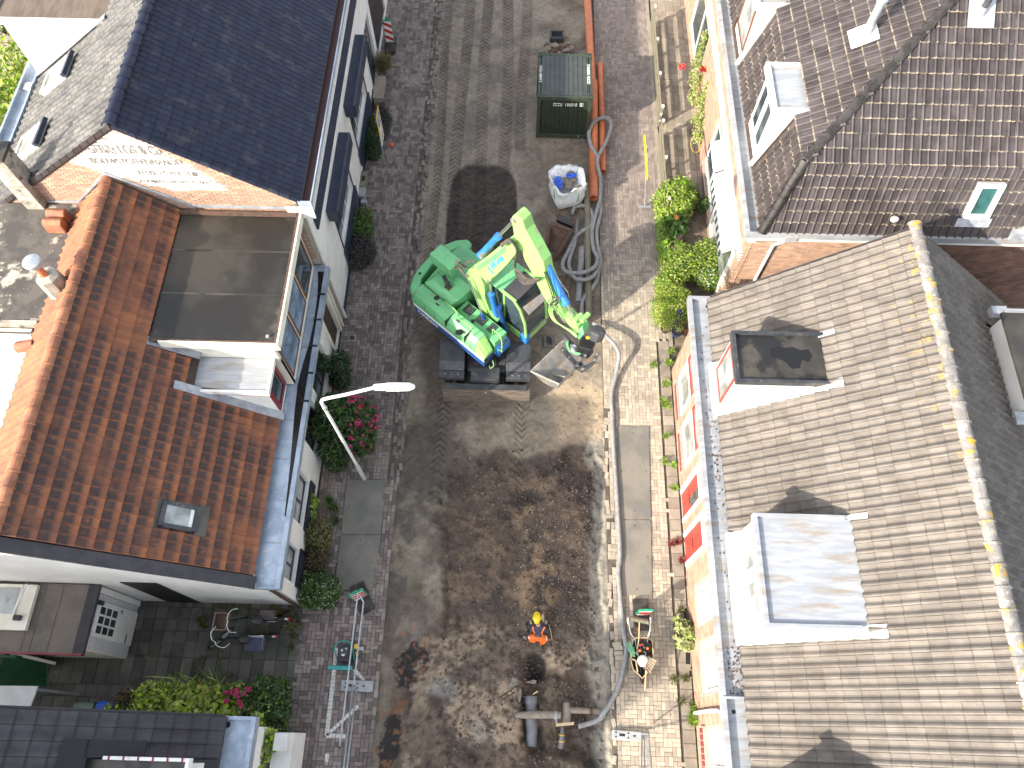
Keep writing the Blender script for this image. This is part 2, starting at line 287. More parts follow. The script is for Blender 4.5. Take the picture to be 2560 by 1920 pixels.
def pieces(parent, name, variants, places, m, nmax=300, smooth=False, jit=0., wear=None):
    """variants: [(verts, faces)]; places: [(4x4 numpy, variant index)]. Nearest nmax in view become objects, the rest one mesh."""
    info = []
    for M4, k in places:
        c = M4[:3, 3]; px, py = proj(c); vis = -60 < px < 2620 and -60 < py < 1980
        info.append((0 if vis else 1, np.linalg.norm(c-CAM), M4, k))
    order = sorted(range(len(info)), key=lambda i: (info[i][0], info[i][1]))
    top = [i for i in order[:nmax] if info[i][0] == 0]; ts = set(top); rest = [i for i in range(len(info)) if i not in ts]
    ms = [[tomesh(name, v, f, [(q+.5)/NV]*len(f), m, smooth, wear) for q in range(NV)] for v, f in variants]
    for i in top:
        M4, k = info[i][2:]; o = bpy.data.objects.new(name, ms[k][random.randrange(NV)]); COL.objects.link(o)
        o.matrix_basis = Matrix(M4.tolist()); setp(o, parent)
    if rest:
        V = []; F = []; R_ = []; off = 0
        arrs = [(np.array(v, float), f) for v, f in variants]
        for i in rest:
            M4, k = info[i][2:]; v, f = arrs[k]; V.append(v@M4[:3, :3].T+M4[:3, 3]); F += [tuple(off+j for j in t) for t in f]; R_ += [(random.randrange(NV)+.5)/NV]*len(f); off += len(v)
        me = tomesh(name+'s', np.vstack(V), F, R_, m, smooth, None if wear is None else np.tile(wear, len(rest))); o = bpy.data.objects.new(name+('_rest' if top else 's'), me); COL.objects.link(o); setp(o, parent); o['kind'] = 'stuff'
def mx(o, u, v, w):
    A = np.eye(4); A[:3, 0] = u; A[:3, 1] = v; A[:3, 2] = w; A[:3, 3] = o; return A
# ------------------------------------------------------------------ roof tiles
PROF = {'pan': [(0,.026),(.09,.040),(.2,.018),(.42,.0),(.68,.002),(.88,.012),(1,.026)],
        'flat': [(0,.012),(.06,.0),(.94,.0),(1,.012)],
        'wave': [(0,.030),(.14,.046),(.3,.032),(.5,.006),(.66,.0),(.84,.010),(1,.030)],
        'bigwave': [(0,.044),(.15,.068),(.3,.050),(.48,.012),(.64,.0),(.82,.012),(1,.044)],
        'roll': [(0,.0),(.05,.036),(.17,.05),(.29,.036),(.34,.004),(.66,.0),(1,.0)],
        'slate': [(0,.022),(.2,.034),(.45,.010),(.7,.0),(.9,.008),(1,.022)]}
def tile(w, L, prof, lift=.028, th=.02, gap=.008, rich=False):
    P = PROF[prof]; vs = []; fs = []; n = len(P)
    for u, h in P: vs.append((gap/2+u*(w-gap), 0, h+lift-th))
    for u, h in P: vs.append((gap/2+u*(w-gap), 0, h+lift))
    rows = (.22, .48, .92) if rich == 'top' else (.055, .10) if rich else ()
    for q in rows+(1.09,):
        for u, h in P: vs.append((gap/2+u*(w-gap), L*q, h+lift*(1-q/1.09)))
    for i in range(n-1):
        for k in range(2+len(rows)): fs.append((k*n+i, k*n+i+1, (k+1)*n+i+1, (k+1)*n+i))
    K = 2+len(rows); fs += [(0, n, K*n), (n-1, 2*n-1, (K+1)*n-1)]
    return vs, fs
def roof_tiles(parent, name, O, U, V, nu, nv, w, L, prof, m, inside=None, nmax=300, lift=.028, wob=.006, stagger=0., rich=False):
    O, U, V = (np.array(k, float) for k in (O, U, V)); V = V/np.linalg.norm(V); U = U/np.linalg.norm(U); N_ = np.cross(U, V)
    if N_[2] < 0: N_ = -N_
    vs, fs = tile(w, L, prof, lift, rich=rich); wr = None
    if rich == 'lip': n = len(PROF[prof]); wr = [1]*(3*n)+[0]*(2*n)
    if rich == 'top': n = len(PROF[prof]); wr = [0]*n+[0]*n+[v for q in (.1, 1., .9) for v in [q*(.25 if i in (0, n-1) else 1) for i in range(n)]]+[.7]*n
    pl = []
    for j in range(nv):
        for i in range(nu):
            p = O+U*(i*w+(stagger*w if j % 2 else 0))+V*j*L; c = p+U*w/2+V*L/2
            if inside and not inside(c): continue
            a = random.uniform(-wob, wob); u = U+V*a*1.2; v = V-U*a*1.2; n_ = N_+U*random.uniform(-wob, wob)*.7
            pl.append((mx(p+N_*random.uniform(0, wob*.5), u, v, n_), 0))
    pieces(parent, name, [(vs, fs)], pl, m, nmax, wear=wr)
def ridge_tiles(parent, name, P0, P1, r, L, m, flat=.6, n=9, lip=.02, lab=None):
    P0, P1 = np.array(P0, float), np.array(P1, float); D = P1-P0; tot = np.linalg.norm(D); k = max(1, round(tot/L)); D /= tot; L = tot/k
    side = np.cross(D, [0, 0, 1.]); side /= np.linalg.norm(side); up = np.cross(side, D)
    if up[2] < 0: up = -up
    vs = []; fs = []
    for yy, rr in ((0, r+lip), (.09*L, r+lip), (.095*L, r), (L*1.04, r*.96)):
        for q in range(n):
            a = math.pi*q/(n-1); vs.append((rr*math.cos(a), yy, rr*flat*math.sin(a)+(.0 if yy else 0)))
    vs += [((r-.02)*math.cos(math.pi*q/(n-1)), 0, (r-.02)*flat*math.sin(math.pi*q/(n-1))) for q in range(n)]
    for i in range(3):
        for q in range(n-1): a = i*n+q; fs.append((a, a+n, a+n+1, a+1))
    for q in range(n-1): fs.append((q, q+1, 4*n+q+1, 4*n+q))
    pieces(parent, name, [(vs, fs)], [(mx(P0+D*i*L+up*.0, side, D, up), 0) for i in range(k)], m, 300, smooth=False)
# ------------------------------------------------------------------ walls, windows
def wall_x(x, y0, y1, z0, z1, holes, th, mb=None):
    mb = mb or MB(); ys = sorted({y0, y1, *[h[0] for h in holes], *[h[1] for h in holes]}); zs = sorted({z0, z1, *[h[2] for h in holes], *[h[3] for h in holes]})
    for a, b in zip(ys[:-1], ys[1:]):
        for c, d in zip(zs[:-1], zs[1:]):
            my, mz = (a+b)/2, (c+d)/2
            if y0 <= my <= y1 and z0 <= mz <= z1 and not any(h[0] < my < h[1] and h[2] < mz < h[3] for h in holes): mb.box((min(x, x+th), a, c), (max(x, x+th), b, d))
    return mb
def window_x(parent, x, y0, y1, z0, z1, s, frame='white_paint', pane='glass', cols=1, rows=1, fw=.07, depth=.06, name='window', rec=.08, split=None):
    """window in a wall whose outer face is at x, outer normal s (+1/-1)"""
    xo = x-s*rec; xa, xb = sorted((xo, xo-s*depth)); mb = MB()
    mb.box((xa, y0, z0), (xb, y1, z0+fw)); mb.box((xa, y0, z1-fw), (xb, y1, z1)); mb.box((xa, y0, z0+fw), (xb, y0+fw, z1-fw)); mb.box((xa, y1-fw, z0+fw), (xb, y1, z1-fw))
    cs = [y0+fw+(y1-y0-2*fw)*i/cols for i in range(cols+1)]; zs = [z0+fw+(z1-z0-2*fw)*i/rows for i in range(rows+1)]
    if split: zs = [z0+fw, z0+fw+(z1-z0-2*fw)*split, z1-fw]
    for c in cs[1:-1]: mb.box((xa+.004, c-.025, z0+fw), (xb-.004, c+.025, z1-fw))
    for c in zs[1:-1]: mb.box((xa+.002, y0+fw, c-.025), (xb-.002, y1-fw, c+.025))
    f = obj(name, mb, frame, parent, bevel=.004)
    for i in range(len(cs)-1):
        for j in range(len(zs)-1):
            g = MB(); xm = xo-s*depth*.6; g.box((xm-.004, cs[i], zs[j]), (xm+.004, cs[i+1], zs[j+1])); obj('pane', g, pane, f)
    return f
def brick_wall(parent, name, O, U, w, h, ok, m, nmax=300, bl=.21, bh=.062, N_=None, proud=.012, gap=.010, off=0):
    O, U = np.array(O, float), np.array(U, float); Z = np.array([0, 0, 1.]); N_ = np.array(N_, float)
    def bx(L): 
        g = gap/2; a = [(g,g,0),(L-g,g,0),(L-g,bh-g,0),(g,bh-g,0)]; e = .002; return ([*a]+[(x+(e if x < L/2 else -e), y+(e if y < bh/2 else -e), proud) for x, y, _ in a], [(4,5,6,7),(0,1,5,4),(1,2,6,5),(2,3,7,6),(3,0,4,7)])
    pl = []
    for j in range(int(h/bh)):
        for i in range(-1, int(w/bl)+1):
            p = O+U*(i*bl+(bl/2 if j % 2 else 0))+Z*j*bh; c = p+U*bl/2+Z*bh/2
            if ok(c): pl.append((mx(p+N_*random.uniform(-.002, .002), U, Z, N_), 0))
    pieces(parent, name, [bx(bl)], pl, m, nmax)
def in_poly(p, poly):
    x, y = p; c = False; n = len(poly)
    for i in range(n):
        x0, y0 = poly[i]; x1, y1 = poly[i-1]
        if (y0 > y) != (y1 > y) and x < (x1-x0)*(y-y0)/(y1-y0)+x0: c = not c
    return c
def text_on(parent, name, s, O, U, V, size, m, depth=.004, shear=0, spacing=1., align='LEFT', bold=.012, fit=None):
    c = bpy.data.curves.new(name, 'FONT'); c.body = s; c.size = size; c.space_character = spacing; c.shear = shear; c.align_x = align; c.extrude = depth; c.offset = size*bold
    t = bpy.data.objects.new(name, c); COL.objects.link(t); dg = bpy.context.evaluated_depsgraph_get(); me = bpy.data.meshes.new_from_object(t.evaluated_get(dg)); bpy.data.objects.remove(t)
    if fit:
        k_ = fit/max(v.co.x for v in me.vertices)
        for v in me.vertices: v.co.x *= k_
    me.materials.clear(); me.materials.append(MATS[m]); o = bpy.data.objects.new(name, me); COL.objects.link(o)
    U, V = np.array(U, float), np.array(V, float); N_ = np.cross(U, V); o.matrix_basis = Matrix(mx(O, U, V, N_).tolist()); setp(o, parent); return o
# ------------------------------------------------------------------ foliage
def foliage(name, parent, blobs, m, n, size=.07, up=.35, long=1.6, kind=None, shell=.45):
    """n folded leaves spread through ellipsoid blobs [(centre, radii)]"""
    vols = np.array([b[1][0]*b[1][1]*b[1][2] if hasattr(b[1], '__len__') else b[1]**3 for b in blobs])**.67; vols = vols/vols.sum(); V = []; F = []; R_ = []
    ks = rng.choice(len(blobs), n, p=vols); cl = rng.normal(0, 1, (n, 3)); cl /= np.linalg.norm(cl, axis=1)[:, None]; rad = rng.random(n)**shell
    lump = rng.normal(0, 1, (9, 3)); lump /= np.linalg.norm(lump, axis=1)[:, None]
    for q in range(n):
        c, r = blobs[ks[q]]; r = np.array(r if hasattr(r, '__len__') else (r, r, r), float); d = cl[q]
        bumpy = 1+.22*max(0, float((lump@d).max())-.6)*2-.12+rng.normal(0, .05)
        p = np.array(c, float)+d*r*rad[q]*bumpy
        if p[2] < .02: p[2] = .02+rng.random()*.05
        nrm = d*.5+np.array([0, 0, up])+rng.normal(0, .55, 3); nrm /= np.linalg.norm(nrm); t = np.cross(nrm, rng.normal(0, 1, 3)); t /= np.linalg.norm(t); b = np.cross(nrm, t)
        s = size*(.6+.8*rng.random()); o = len(V); fold = nrm*s*.18
        V += [p-t*s*long/2, p-b*s*.5+fold, p+t*s*long/2, p+b*s*.5+fold]; F += [(o, o+1, o+2), (o, o+2, o+3)]; rr = rng.random(); R_ += [rr, rr]
    me = tomesh(name, V, F, R_, m); o = bpy.data.objects.new(name, me); COL.objects.link(o); setp(o, parent)
    if kind: o['kind'] = kind
    return o
def blades(name, parent, centres, m, n, h=.3, w=.012, spread=.18, kind=None):
    V = []; F = []; R_ = []
    for q in range(n):
        c = np.array(centres[q % len(centres)], float)+np.append(rng.normal(0, spread*.4, 2), 0); d = rng.normal(0, 1, 2); d /= np.linalg.norm(d); hh = h*(.5+.7*rng.random()); s = spread*(.3+rng.random())
        side = np.array([-d[1], d[0], 0])*w; D = np.array([d[0], d[1], 0]); o = len(V)
        V += [c-side, c+side, c+D*s*.5+np.array([0, 0, hh*.75])+side*.7, c+D*s*.5+np.array([0, 0, hh*.75])-side*.7, c+D*s*1.2+np.array([0, 0, hh])]
        F += [(o, o+1, o+2, o+3), (o+3, o+2, o+4)]; rr = rng.random(); R_ += [rr, rr]
    me = tomesh(name, V, F, R_, m); o = bpy.data.objects.new(name, me); COL.objects.link(o); setp(o, parent)
    if kind: o['kind'] = kind
    return o
def flowers(name, parent, pts, m, size=.05, petals=6):
    V = []; F = []; R_ = []
    for p in pts:
        p = np.array(p, float); tilt = rng.normal(0, .35, 3)+np.array([0, 0, 1]); tilt /= np.linalg.norm(tilt); t = np.cross(tilt, rng.normal(0, 1, 3)); t /= np.linalg.norm(t); b = np.cross(tilt, t); s = size*(.7+.6*rng.random())
        for k in range(petals):
            a = 2*math.pi*k/petals; d = t*math.cos(a)+b*math.sin(a); e = t*math.cos(a+.9)+b*math.sin(a+.9); e0 = t*math.cos(a-.9)+b*math.sin(a-.9); o = len(V)
            V += [p, p+e0*s*.5+tilt*s*.3, p+d*s+tilt*s*.25, p+e*s*.5+tilt*s*.3]; F += [(o, o+1, o+2, o+3)]; R_ += [rng.random()]
    me = tomesh(name, V, F, R_, m); o = bpy.data.objects.new(name, me); COL.objects.link(o); setp(o, parent); return o
# ================================================================== GROUND
def fnoise(nx, ny, cells, octs=5, seed=0, asp=1.):
    g = np.random.default_rng(seed); out = np.zeros((ny, nx)); amp = 1.; tot = 0
    for o in range(octs):
        cx, cy = max(2, int(cells*2**o)), max(2, int(cells*asp*2**o)); G = g.random((cy+2, cx+2)); X = np.linspace(0, cx, nx, endpoint=False); Y = np.linspace(0, cy, ny, endpoint=False)
        xi, yi = X.astype(int), Y.astype(int); xf, yf = X-xi, Y-yi; xf = xf*xf*(3-2*xf); yf = (yf*yf*(3-2*yf))[:, None]
        a = G[np.ix_(yi, xi)]*(1-xf)+G[np.ix_(yi, xi+1)]*xf; b = G[np.ix_(yi+1, xi)]*(1-xf)+G[np.ix_(yi+1, xi+1)]*xf
        out += amp*(a*(1-yf)+b*yf); tot += amp; amp *= .55
    return out/tot
def sst(x, a, b): t = np.clip((x-a)/(b-a), 0, 1); return t*t*(3-2*t)
struct('ground', MB().box((-70, -50, -1.6), (70, 90, -1.35)), 'terrain')
struct('pavement_bed', MB().box((-70, -50, -1.35), (-3.46, 90, -.045)), 'joint_sand')
struct('pavement_bed', MB().box((2.5, -50, -1.35), (70, 90, -.045)), 'joint_sand')
RX0, RX1, RY0, RY1, NX, NY = -3.5, 2.54, -3., 30., 216, 1150
gx = np.linspace(RX0, RX1, NX); gy = np.linspace(RY0, RY1, NY); X, Y = np.meshgrid(gx, gy)
n1 = fnoise(NX, NY, 5, 5, 1, 5.4); n2 = fnoise(NX, NY, 16, 5, 2, 5.4); n3 = fnoise(NX, NY, 3, 4, 3, 5.4); n4 = fnoise(NX, NY, 45, 3, 4, 5.4); n5 = fnoise(NX, NY, 8, 5, 9, 5.4)
wx = X+(n1-.5)*.9; wy = Y+(n3-.5)*1.6
wx2 = X+(n1-.5)*1.5+(n2-.5)*.5; wy2 = Y+(n3-.5)*2.2+(n5-.5)*.8; dig = sst(wx2, -2.2, -1.9)*sst(-wx, -2.42, -2.28)*sst(-wy2-.28*np.abs(X-.9), -8.0, -7.2)*sst(wy, 1.2, 2.8)
low = sst(-wy, -3.6, -1.8)*sst(wx, -3.2, -2.5)*sst(-wx, -2.45, -2.25)
pit = sst(wx, .25, .45)*sst(-wx, -2.2, -1.95)*sst(-wy, -1.75, -1.45)*sst(wy, -.6, -.3)
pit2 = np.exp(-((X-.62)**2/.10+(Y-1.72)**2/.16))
edge = sst(X, -3.45, -3.25)
LUMP = (n5-.5)*.32*low+(n1-.5)*.10*low
Z = LUMP+.16*np.exp(-(((X-1.3)/.7)**2+((Y-6.6)/1.2)**2))-.07-.26*dig-.22*low-.42*pit-.45*pit2-.05*edge + (n1-.5)*.10+(n2-.5)*.09*(1+2.6*low+1.2*dig)+(n4-.5)*.055*(1+low+dig)
hf = np.clip(1-dig-low, 0, 1)*sst(Y, 8.6, 10.)
Z = Z*(1-hf)+(-.07+(n1-.5)*.05+(n4-.5)*.03)*hf
bandm = np.zeros_like(Z); trk = np.zeros_like(Z); tcol = np.zeros_like(Z)
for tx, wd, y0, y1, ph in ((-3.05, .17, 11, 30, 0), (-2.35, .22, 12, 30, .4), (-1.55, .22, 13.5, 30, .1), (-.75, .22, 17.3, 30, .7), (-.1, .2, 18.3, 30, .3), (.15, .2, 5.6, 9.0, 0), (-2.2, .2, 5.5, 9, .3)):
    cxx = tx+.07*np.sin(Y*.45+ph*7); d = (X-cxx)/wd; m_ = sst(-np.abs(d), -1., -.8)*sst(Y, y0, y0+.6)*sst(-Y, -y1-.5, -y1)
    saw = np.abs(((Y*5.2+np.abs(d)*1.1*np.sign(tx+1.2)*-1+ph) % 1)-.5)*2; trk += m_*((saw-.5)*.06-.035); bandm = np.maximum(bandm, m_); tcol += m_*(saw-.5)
rip = np.abs(((Y*3.6+np.abs(X+3.)*1.5) % 1)-.5)*2; ripm = sst(-np.abs(X+2.95), -.5, -.3)*sst(Y, 9, 11)*.6
Z += trk-ripm*(rip-.5)*.045
def road_z(x, y):
    i = int(np.clip((x-RX0)/(RX1-RX0)*(NX-1), 0, NX-1)); j = int(np.clip((y-RY0)/(RY1-RY0)*(NY-1), 0, NY-1)); return float(Z[j, i])
def C3(*c): return np.array(c)[None, None, :]
col = np.ones((NY, NX, 3))*C3(.225, .190, .148)
def lay(m_, c, k=1.):
    global col
    m_ = np.clip(m_*k, 0, 1)[:, :, None]; col = col*(1-m_)+C3(*c)*m_
lay(sst(n5, .42, .62), (.155, .132, .108)); lay(sst(n1, .5, .7)*sst(-Y, -17, -12), (.12, .10, .085), .7)
up_brown = sst(wx, .1, .7)*sst(Y, 10, 12); lay(up_brown*sst(n1, .35, .6), (.125, .095, .07), .8)
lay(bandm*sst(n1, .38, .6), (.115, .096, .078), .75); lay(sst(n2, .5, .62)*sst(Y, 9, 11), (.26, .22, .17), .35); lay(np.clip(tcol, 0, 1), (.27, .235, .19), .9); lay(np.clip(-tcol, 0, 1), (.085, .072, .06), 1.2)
mid = sst(-Y, -11.5, -10.)*sst(Y, 6.8, 7.6)
lay(mid*sst(n5, .35, .6), (.24, .20, .14), .5)
lay(sst(np.abs(wx+.9), 3, 1.4)*sst(-np.abs(wy-7.6), -2.0, -.8)*sst(n1, .4, .6), (.075, .062, .052), .7)
# dark filled trench patch with rounded corners
dp = sst(-(np.abs(X+1.38)/1.16)**4-(np.abs(Y-15.5)/2.5)**4-.35*(n1-.5)-.3*(n2-.5), -1.1, -.82); Z += dp*(-.03+.05*(n2-.5)); lay(dp, (.038, .031, .027), .95)
lay(dp*sst(n2, .45, .6), (.070, .054, .044), .8); lay(dp*sst(np.abs(((Y*3.1+(n1-.5)*6+X*.3) % 1)-.5)*2, .6, .95), (.022, .018, .016), .6)
lay(sst(-np.abs(wx+2.3), -.75, -.35)*sst(-np.abs(wy-11.2), -3.2, -2.2), (.085, .067, .055), .8)
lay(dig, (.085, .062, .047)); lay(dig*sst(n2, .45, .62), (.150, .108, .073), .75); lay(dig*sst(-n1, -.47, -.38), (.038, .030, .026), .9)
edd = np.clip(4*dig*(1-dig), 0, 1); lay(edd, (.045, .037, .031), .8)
lay(dig*sst(-np.abs(wx-.55), -.65, -.25)*sst(-np.abs(wy-4.6), -2.2, -1)*sst(n2, .42, .6), (.30, .20, .11), .5)
lft = sst(-wx, 1.75, 2.2)*sst(-Y, -9, -8); lay(lft, (.170, .146, .112), .85); lay(lft*sst(n3, .46, .56), (.085, .068, .054), .7); lay(lft*sst(n5, .5, .6), (.23, .195, .15), .6); lay(lft*sst(-n2, -.44, -.36), (.085, .075, .062), .7); lay(lft*sst(n1, .52, .62), (.075, .068, .06), .8)
lay(low, (.14, .108, .080)); lay(low*sst(n3, .40, .5)*sst(-X, -1.2, .6), (.075, .056, .044), .75); lay(low*sst(n1, .48, .58), (.29, .225, .16), .9); lay(low*sst(-n4, -.42, -.33)*sst(n5, .4, .6), (.06, .045, .036), .7); lay(low*sst(-n5, -.45, -.38), (.062, .046, .038), .85); lay(low*sst(n3, .56, .66), (.21, .205, .19), .7)
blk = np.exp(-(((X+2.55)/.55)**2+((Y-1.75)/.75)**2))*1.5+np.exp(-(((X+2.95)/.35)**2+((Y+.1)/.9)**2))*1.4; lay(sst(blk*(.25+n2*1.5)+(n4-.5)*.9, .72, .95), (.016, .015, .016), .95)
lay(sst(blk, .3, .5)*sst(n4, .60, .68), (.20, .095, .045), .6)
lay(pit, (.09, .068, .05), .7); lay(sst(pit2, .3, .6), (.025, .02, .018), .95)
rt = sst(wx, 1.95, 2.15)*sst(-Y, -9.5, -8.5); lay(rt, (.21, .195, .165), .85)
lay(sst(wx, .75, 1.35)*sst(-np.abs(wy-8.9), -1.4, -.8), (.34, .265, .18), .8)
col *= (1+(n4-.5)*.55)[:, :, None]; col = np.clip(col, .008, .6)
idx = np.arange(NX*NY).reshape(NY, NX); q = np.stack([idx[:-1, :-1], idx[:-1, 1:], idx[1:, 1:], idx[1:, :-1]], -1).reshape(-1, 4)
me = bpy.data.meshes.new('road'); me.vertices.add(NX*NY); me.vertices.foreach_set('co', np.stack([X, Y, Z], -1).astype(np.float32).ravel())
me.loops.add(q.size); me.loops.foreach_set('vertex_index', q.ravel().astype(np.int32)); me.polygons.add(len(q)); me.polygons.foreach_set('loop_start', np.arange(0, q.size, 4, dtype=np.int32)); me.update(calc_edges=True)
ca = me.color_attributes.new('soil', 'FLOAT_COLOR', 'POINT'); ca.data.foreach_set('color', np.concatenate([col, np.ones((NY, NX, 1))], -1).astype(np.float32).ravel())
sm = mat('soil', (.2, .2, .2), rough=.97, bump=1.0, bsc=55); t = sm.node_tree; b = t.nodes['Principled BSDF']
at = t.nodes.new('ShaderNodeAttribute'); at.attribute_name = 'soil'; nz = t.nodes.new('ShaderNodeTexNoise'); nz.inputs['Scale'].default_value = 42; nz.inputs['Detail'].default_value = 8; nz.inputs['Roughness'].default_value = .75
gp = t.nodes.new('ShaderNodeNewGeometry'); t.links.new(gp.outputs['Position'], nz.inputs[0]); mr = t.nodes.new('ShaderNodeMapRange'); mr.inputs[1].default_value = .3; mr.inputs[2].default_value = .7; mr.inputs[3].default_value = .48; mr.inputs[4].default_value = 1.72
t.links.new(nz.outputs[0], mr.inputs[0]); vm = t.nodes.new('ShaderNodeVectorMath'); vm.operation = 'SCALE'; t.links.new(at.outputs['Color'], vm.inputs[0]); t.links.new(mr.outputs[0], vm.inputs['Scale']); t.links.new(vm.outputs[0], b.inputs['Base Color'])
me.materials.append(sm); ro = bpy.data.objects.new('road', me); COL.objects.link(ro); ro['kind'] = 'structure'; ro['label'] = 'dug up street of bare sand and soil with tyre tracks'
struct('road', MB().box((-3.46, 30, -1.35), (2.5, 90, -.09)).box((-3.46, -50, -1.35), (2.5, -3, -.3)), 'joint_sand')
# stones and clods scattered on the soil
def scatter(name, n, xs, ys, s0, s1, m, nz_=0.):
    V = []; F = []; R_ = []
    ico = [(0,0,1),(.9,0,.3),(.28,.85,.3),(-.72,.53,.3),(-.72,-.53,.3),(.28,-.85,.3),(.72,.5,-.4),(-.3,.85,-.4),(-.9,0,-.4),(-.3,-.85,-.4),(.72,-.5,-.4)]
    fc = [(0,1,2),(0,2,3),(0,3,4),(0,4,5),(0,5,1),(1,6,2),(2,7,3),(3,8,4),(4,9,5),(5,10,1),(2,6,7),(3,7,8),(4,8,9),(5,9,10),(1,10,6)]
    for _ in range(n):
        x, y = rng.uniform(*xs), rng.uniform(*ys); s = s0+(s1-s0)*rng.random()**3; z = road_z(x, y); o = len(V); sc = rng.uniform(.6, 1.2, 3)*s; a = rng.random()*6.28
        for p in ico:
            u = p[0]*math.cos(a)-p[1]*math.sin(a), p[0]*math.sin(a)+p[1]*math.cos(a); V.append((x+u[0]*sc[0]+rng.normal(0, .12)*s, y+u[1]*sc[1]+rng.normal(0, .12)*s, z+p[2]*sc[2]*.7+s*.15))
        F += [tuple(o+i for i in f) for f in fc]; R_ += [rng.random()]*15
    me = tomesh(name, V, F, R_, m); o = bpy.data.objects.new(name, me); COL.objects.link(o); return o
mat('clod', (.14, .105, .08), (.09, .07, .055), sc=5, rough=1, rnd=.5); mat('pebble', (.36, .33, .29), (.24, .2, .17), sc=9, rough=.9, rnd=.4)
tag(scatter('soil_clods', 5200, (-1.9, 2.25), (-1.2, 7.6), .008, .055, 'clod'), 'small clods of brown soil strewn over the dug out roadway', 'soil', kind='stuff')
tag(scatter('soil_clods', 5000, (-3.3, 2.4), (7.5, 27), .006, .03, 'clod'), 'small crumbs of sand on the tracked upper roadway', 'soil', kind='stuff')
tag(scatter('gravel', 2600, (.0, 2.1), (.6, 6.6), .006, .022, 'pebble'), 'pale gravel scattered around the kneeling worker', 'gravel', kind='stuff')
# ------------------------------------------------------------------ clinker pavements
def brickv(a, b, h=.06, c=.006):
    return ([(0,0,-h),(a,0,-h),(a,b,-h),(0,b,-h),(0,0,-.006),(a,0,-.006),(a,b,-.006),(0,b,-.006),(c,c,0),(a-c,c,0),(a-c,b-c,0),(c,b-c,0)], [(8,9,10,11),(4,5,9,8),(5,6,10,9),(6,7,11,10),(7,4,8,11),(0,1,5,4),(1,2,6,5),(2,3,7,6),(3,0,4,7)])
def clinkers(parent, x0, x1, y0, y1, m, L=.206, nmax=300, skip=None, seed=0, rough_edge=None):
    B = L/2; g = .006; vs = [brickv(L-g, B-g)]; pl = []; r = random.Random(seed)
    nx, ny = int((x1-x0)/B)+1, int((y1-y0)/B)+1; occ = {}
    def put(i, j, hz):
        cells = [(i, j), (i+1, j)] if hz else [(i, j), (i, j+1)]
        if any(c in occ for c in cells) or any(c[0] >= nx or c[1] >= ny for c in cells): return False
        for c in cells: occ[c] = 1
        x, y = x0+i*B, y0+j*B; cx_, cy_ = (x+B, y+B/2) if hz else (x+B/2, y+B)
        if skip and skip(cx_, cy_): return True
        a = r.uniform(-.018, .018)+(0 if hz else math.pi/2); dz = r.uniform(-.004, .003); dx = dy = 0; tl = r.uniform(-.01, .01)
        if rough_edge:
            k = rough_edge(cx_, cy_, r)
            if k is None: return True
            a += k[0]; dx = k[1]; dz += k[2]
        ca, sa = math.cos(a), math.sin(a); u = np.array([ca, sa, tl]); v = np.array([-sa, ca, r.uniform(-.012, .012)]); o = np.array([cx_+dx, cy_, dz])-u*(L-g)/2-v*(B-g)/2
        pl.append((mx(o, u, v, np.cross(u, v)), 0)); return True
    for j in range(ny):
        for i in range(nx):
            if (i, j) in occ: continue
            k = ((i//2)+(j//2)) % 2 == 0 if r.random() > .12 else r.random() < .5
            if not put(i, j, k): put(i, j, not k)
    pieces(parent, 'clinker', vs, pl, m, nmax)
lp = struct('left_pavement', MB().box((-5.5, -2, -.06), (-3.46, 28, -.035)), 'joint_sand', label='left pavement of purple clinkers along the white houses')
def edgeL(x, y, r):
    if x > -3.62 and y > 6.5: return (r.uniform(-.25, .25), r.uniform(-.02, .09), r.uniform(-.05, .01)) if r.random() > .22 else None
    return (0, 0, 0)
clinkers(lp, -5.5, -3.4, -1.5, 27.6, 'paver_purple', seed=1, rough_edge=edgeL, nmax=300)
rp = struct('right_pavement', MB().box((2.5, -2, -.06), (4.58, 28, -.035)), 'joint_sand', label='right pavement of tan clinkers beside the hose and the gardens')
def edgeR(x, y, r):
    if x < 2.66 and y < 9: return (r.uniform(-.2, .2), r.uniform(-.05, .01), r.uniform(-.05, .01)) if r.random() > .12 else None
    return (0, 0, 0)
def skR(x, y): return (x > 4.2 and y < 11.2)
mat('paver_mauve', (.200, .165, .150), (.235, .198, .175), sc=.9, rough=.9, bump=.3, bsc=90, c4=(.375, .322, .258), sc4=1.3, th4=.38, w4=.20, c4mask=(-10, -9, 16.0, 11.5), rnd=.24, hue=.015, c3=(.20, .165, .15), sc3=.5, th3=.53, w3=.12)  # sandy tan on the lower stretch, lightened to carry the full sun there
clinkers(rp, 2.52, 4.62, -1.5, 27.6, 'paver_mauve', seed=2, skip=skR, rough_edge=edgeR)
def slabs(parent, x0, x1, y0, y1, a, b, m, name='paving_slab', nmax=300, stag=0, skip=None):
    pl = []; j = 0; y = y0
    while y < y1-.01:
        x = x0-(a*.5 if (stag and j % 2) else 0)
        while x < x1-.01:
            if x > x0-.01 and not (skip and skip(x+a/2, y+b/2)):
                t_ = random.uniform(-.008, .008); pl.append((mx((x, y, random.uniform(-.006, .003)), (1, 0, t_), (0, 1, random.uniform(-.008, .008)), (0, 0, 1)), 0))
            x += a
        y += b; j += 1
    pieces(parent, name, [brickv(a-.009, b-.009, .05)], pl, m, nmax)
struct_strip = struct('slab_strip', MB().box((4.2, -2, -.042), (4.57, 11.2, -.036)), 'joint_sand'); slabs(struct_strip, 4.24, 4.56, -1.2, 11.2, .31, .31, 'slab_tan')
al = struct('alley', MB().box((-14, -.3, -.06), (-5.52, 3.06, -.036)), 'joint_sand', label='dark side alley of concrete slabs below the red roofed house')
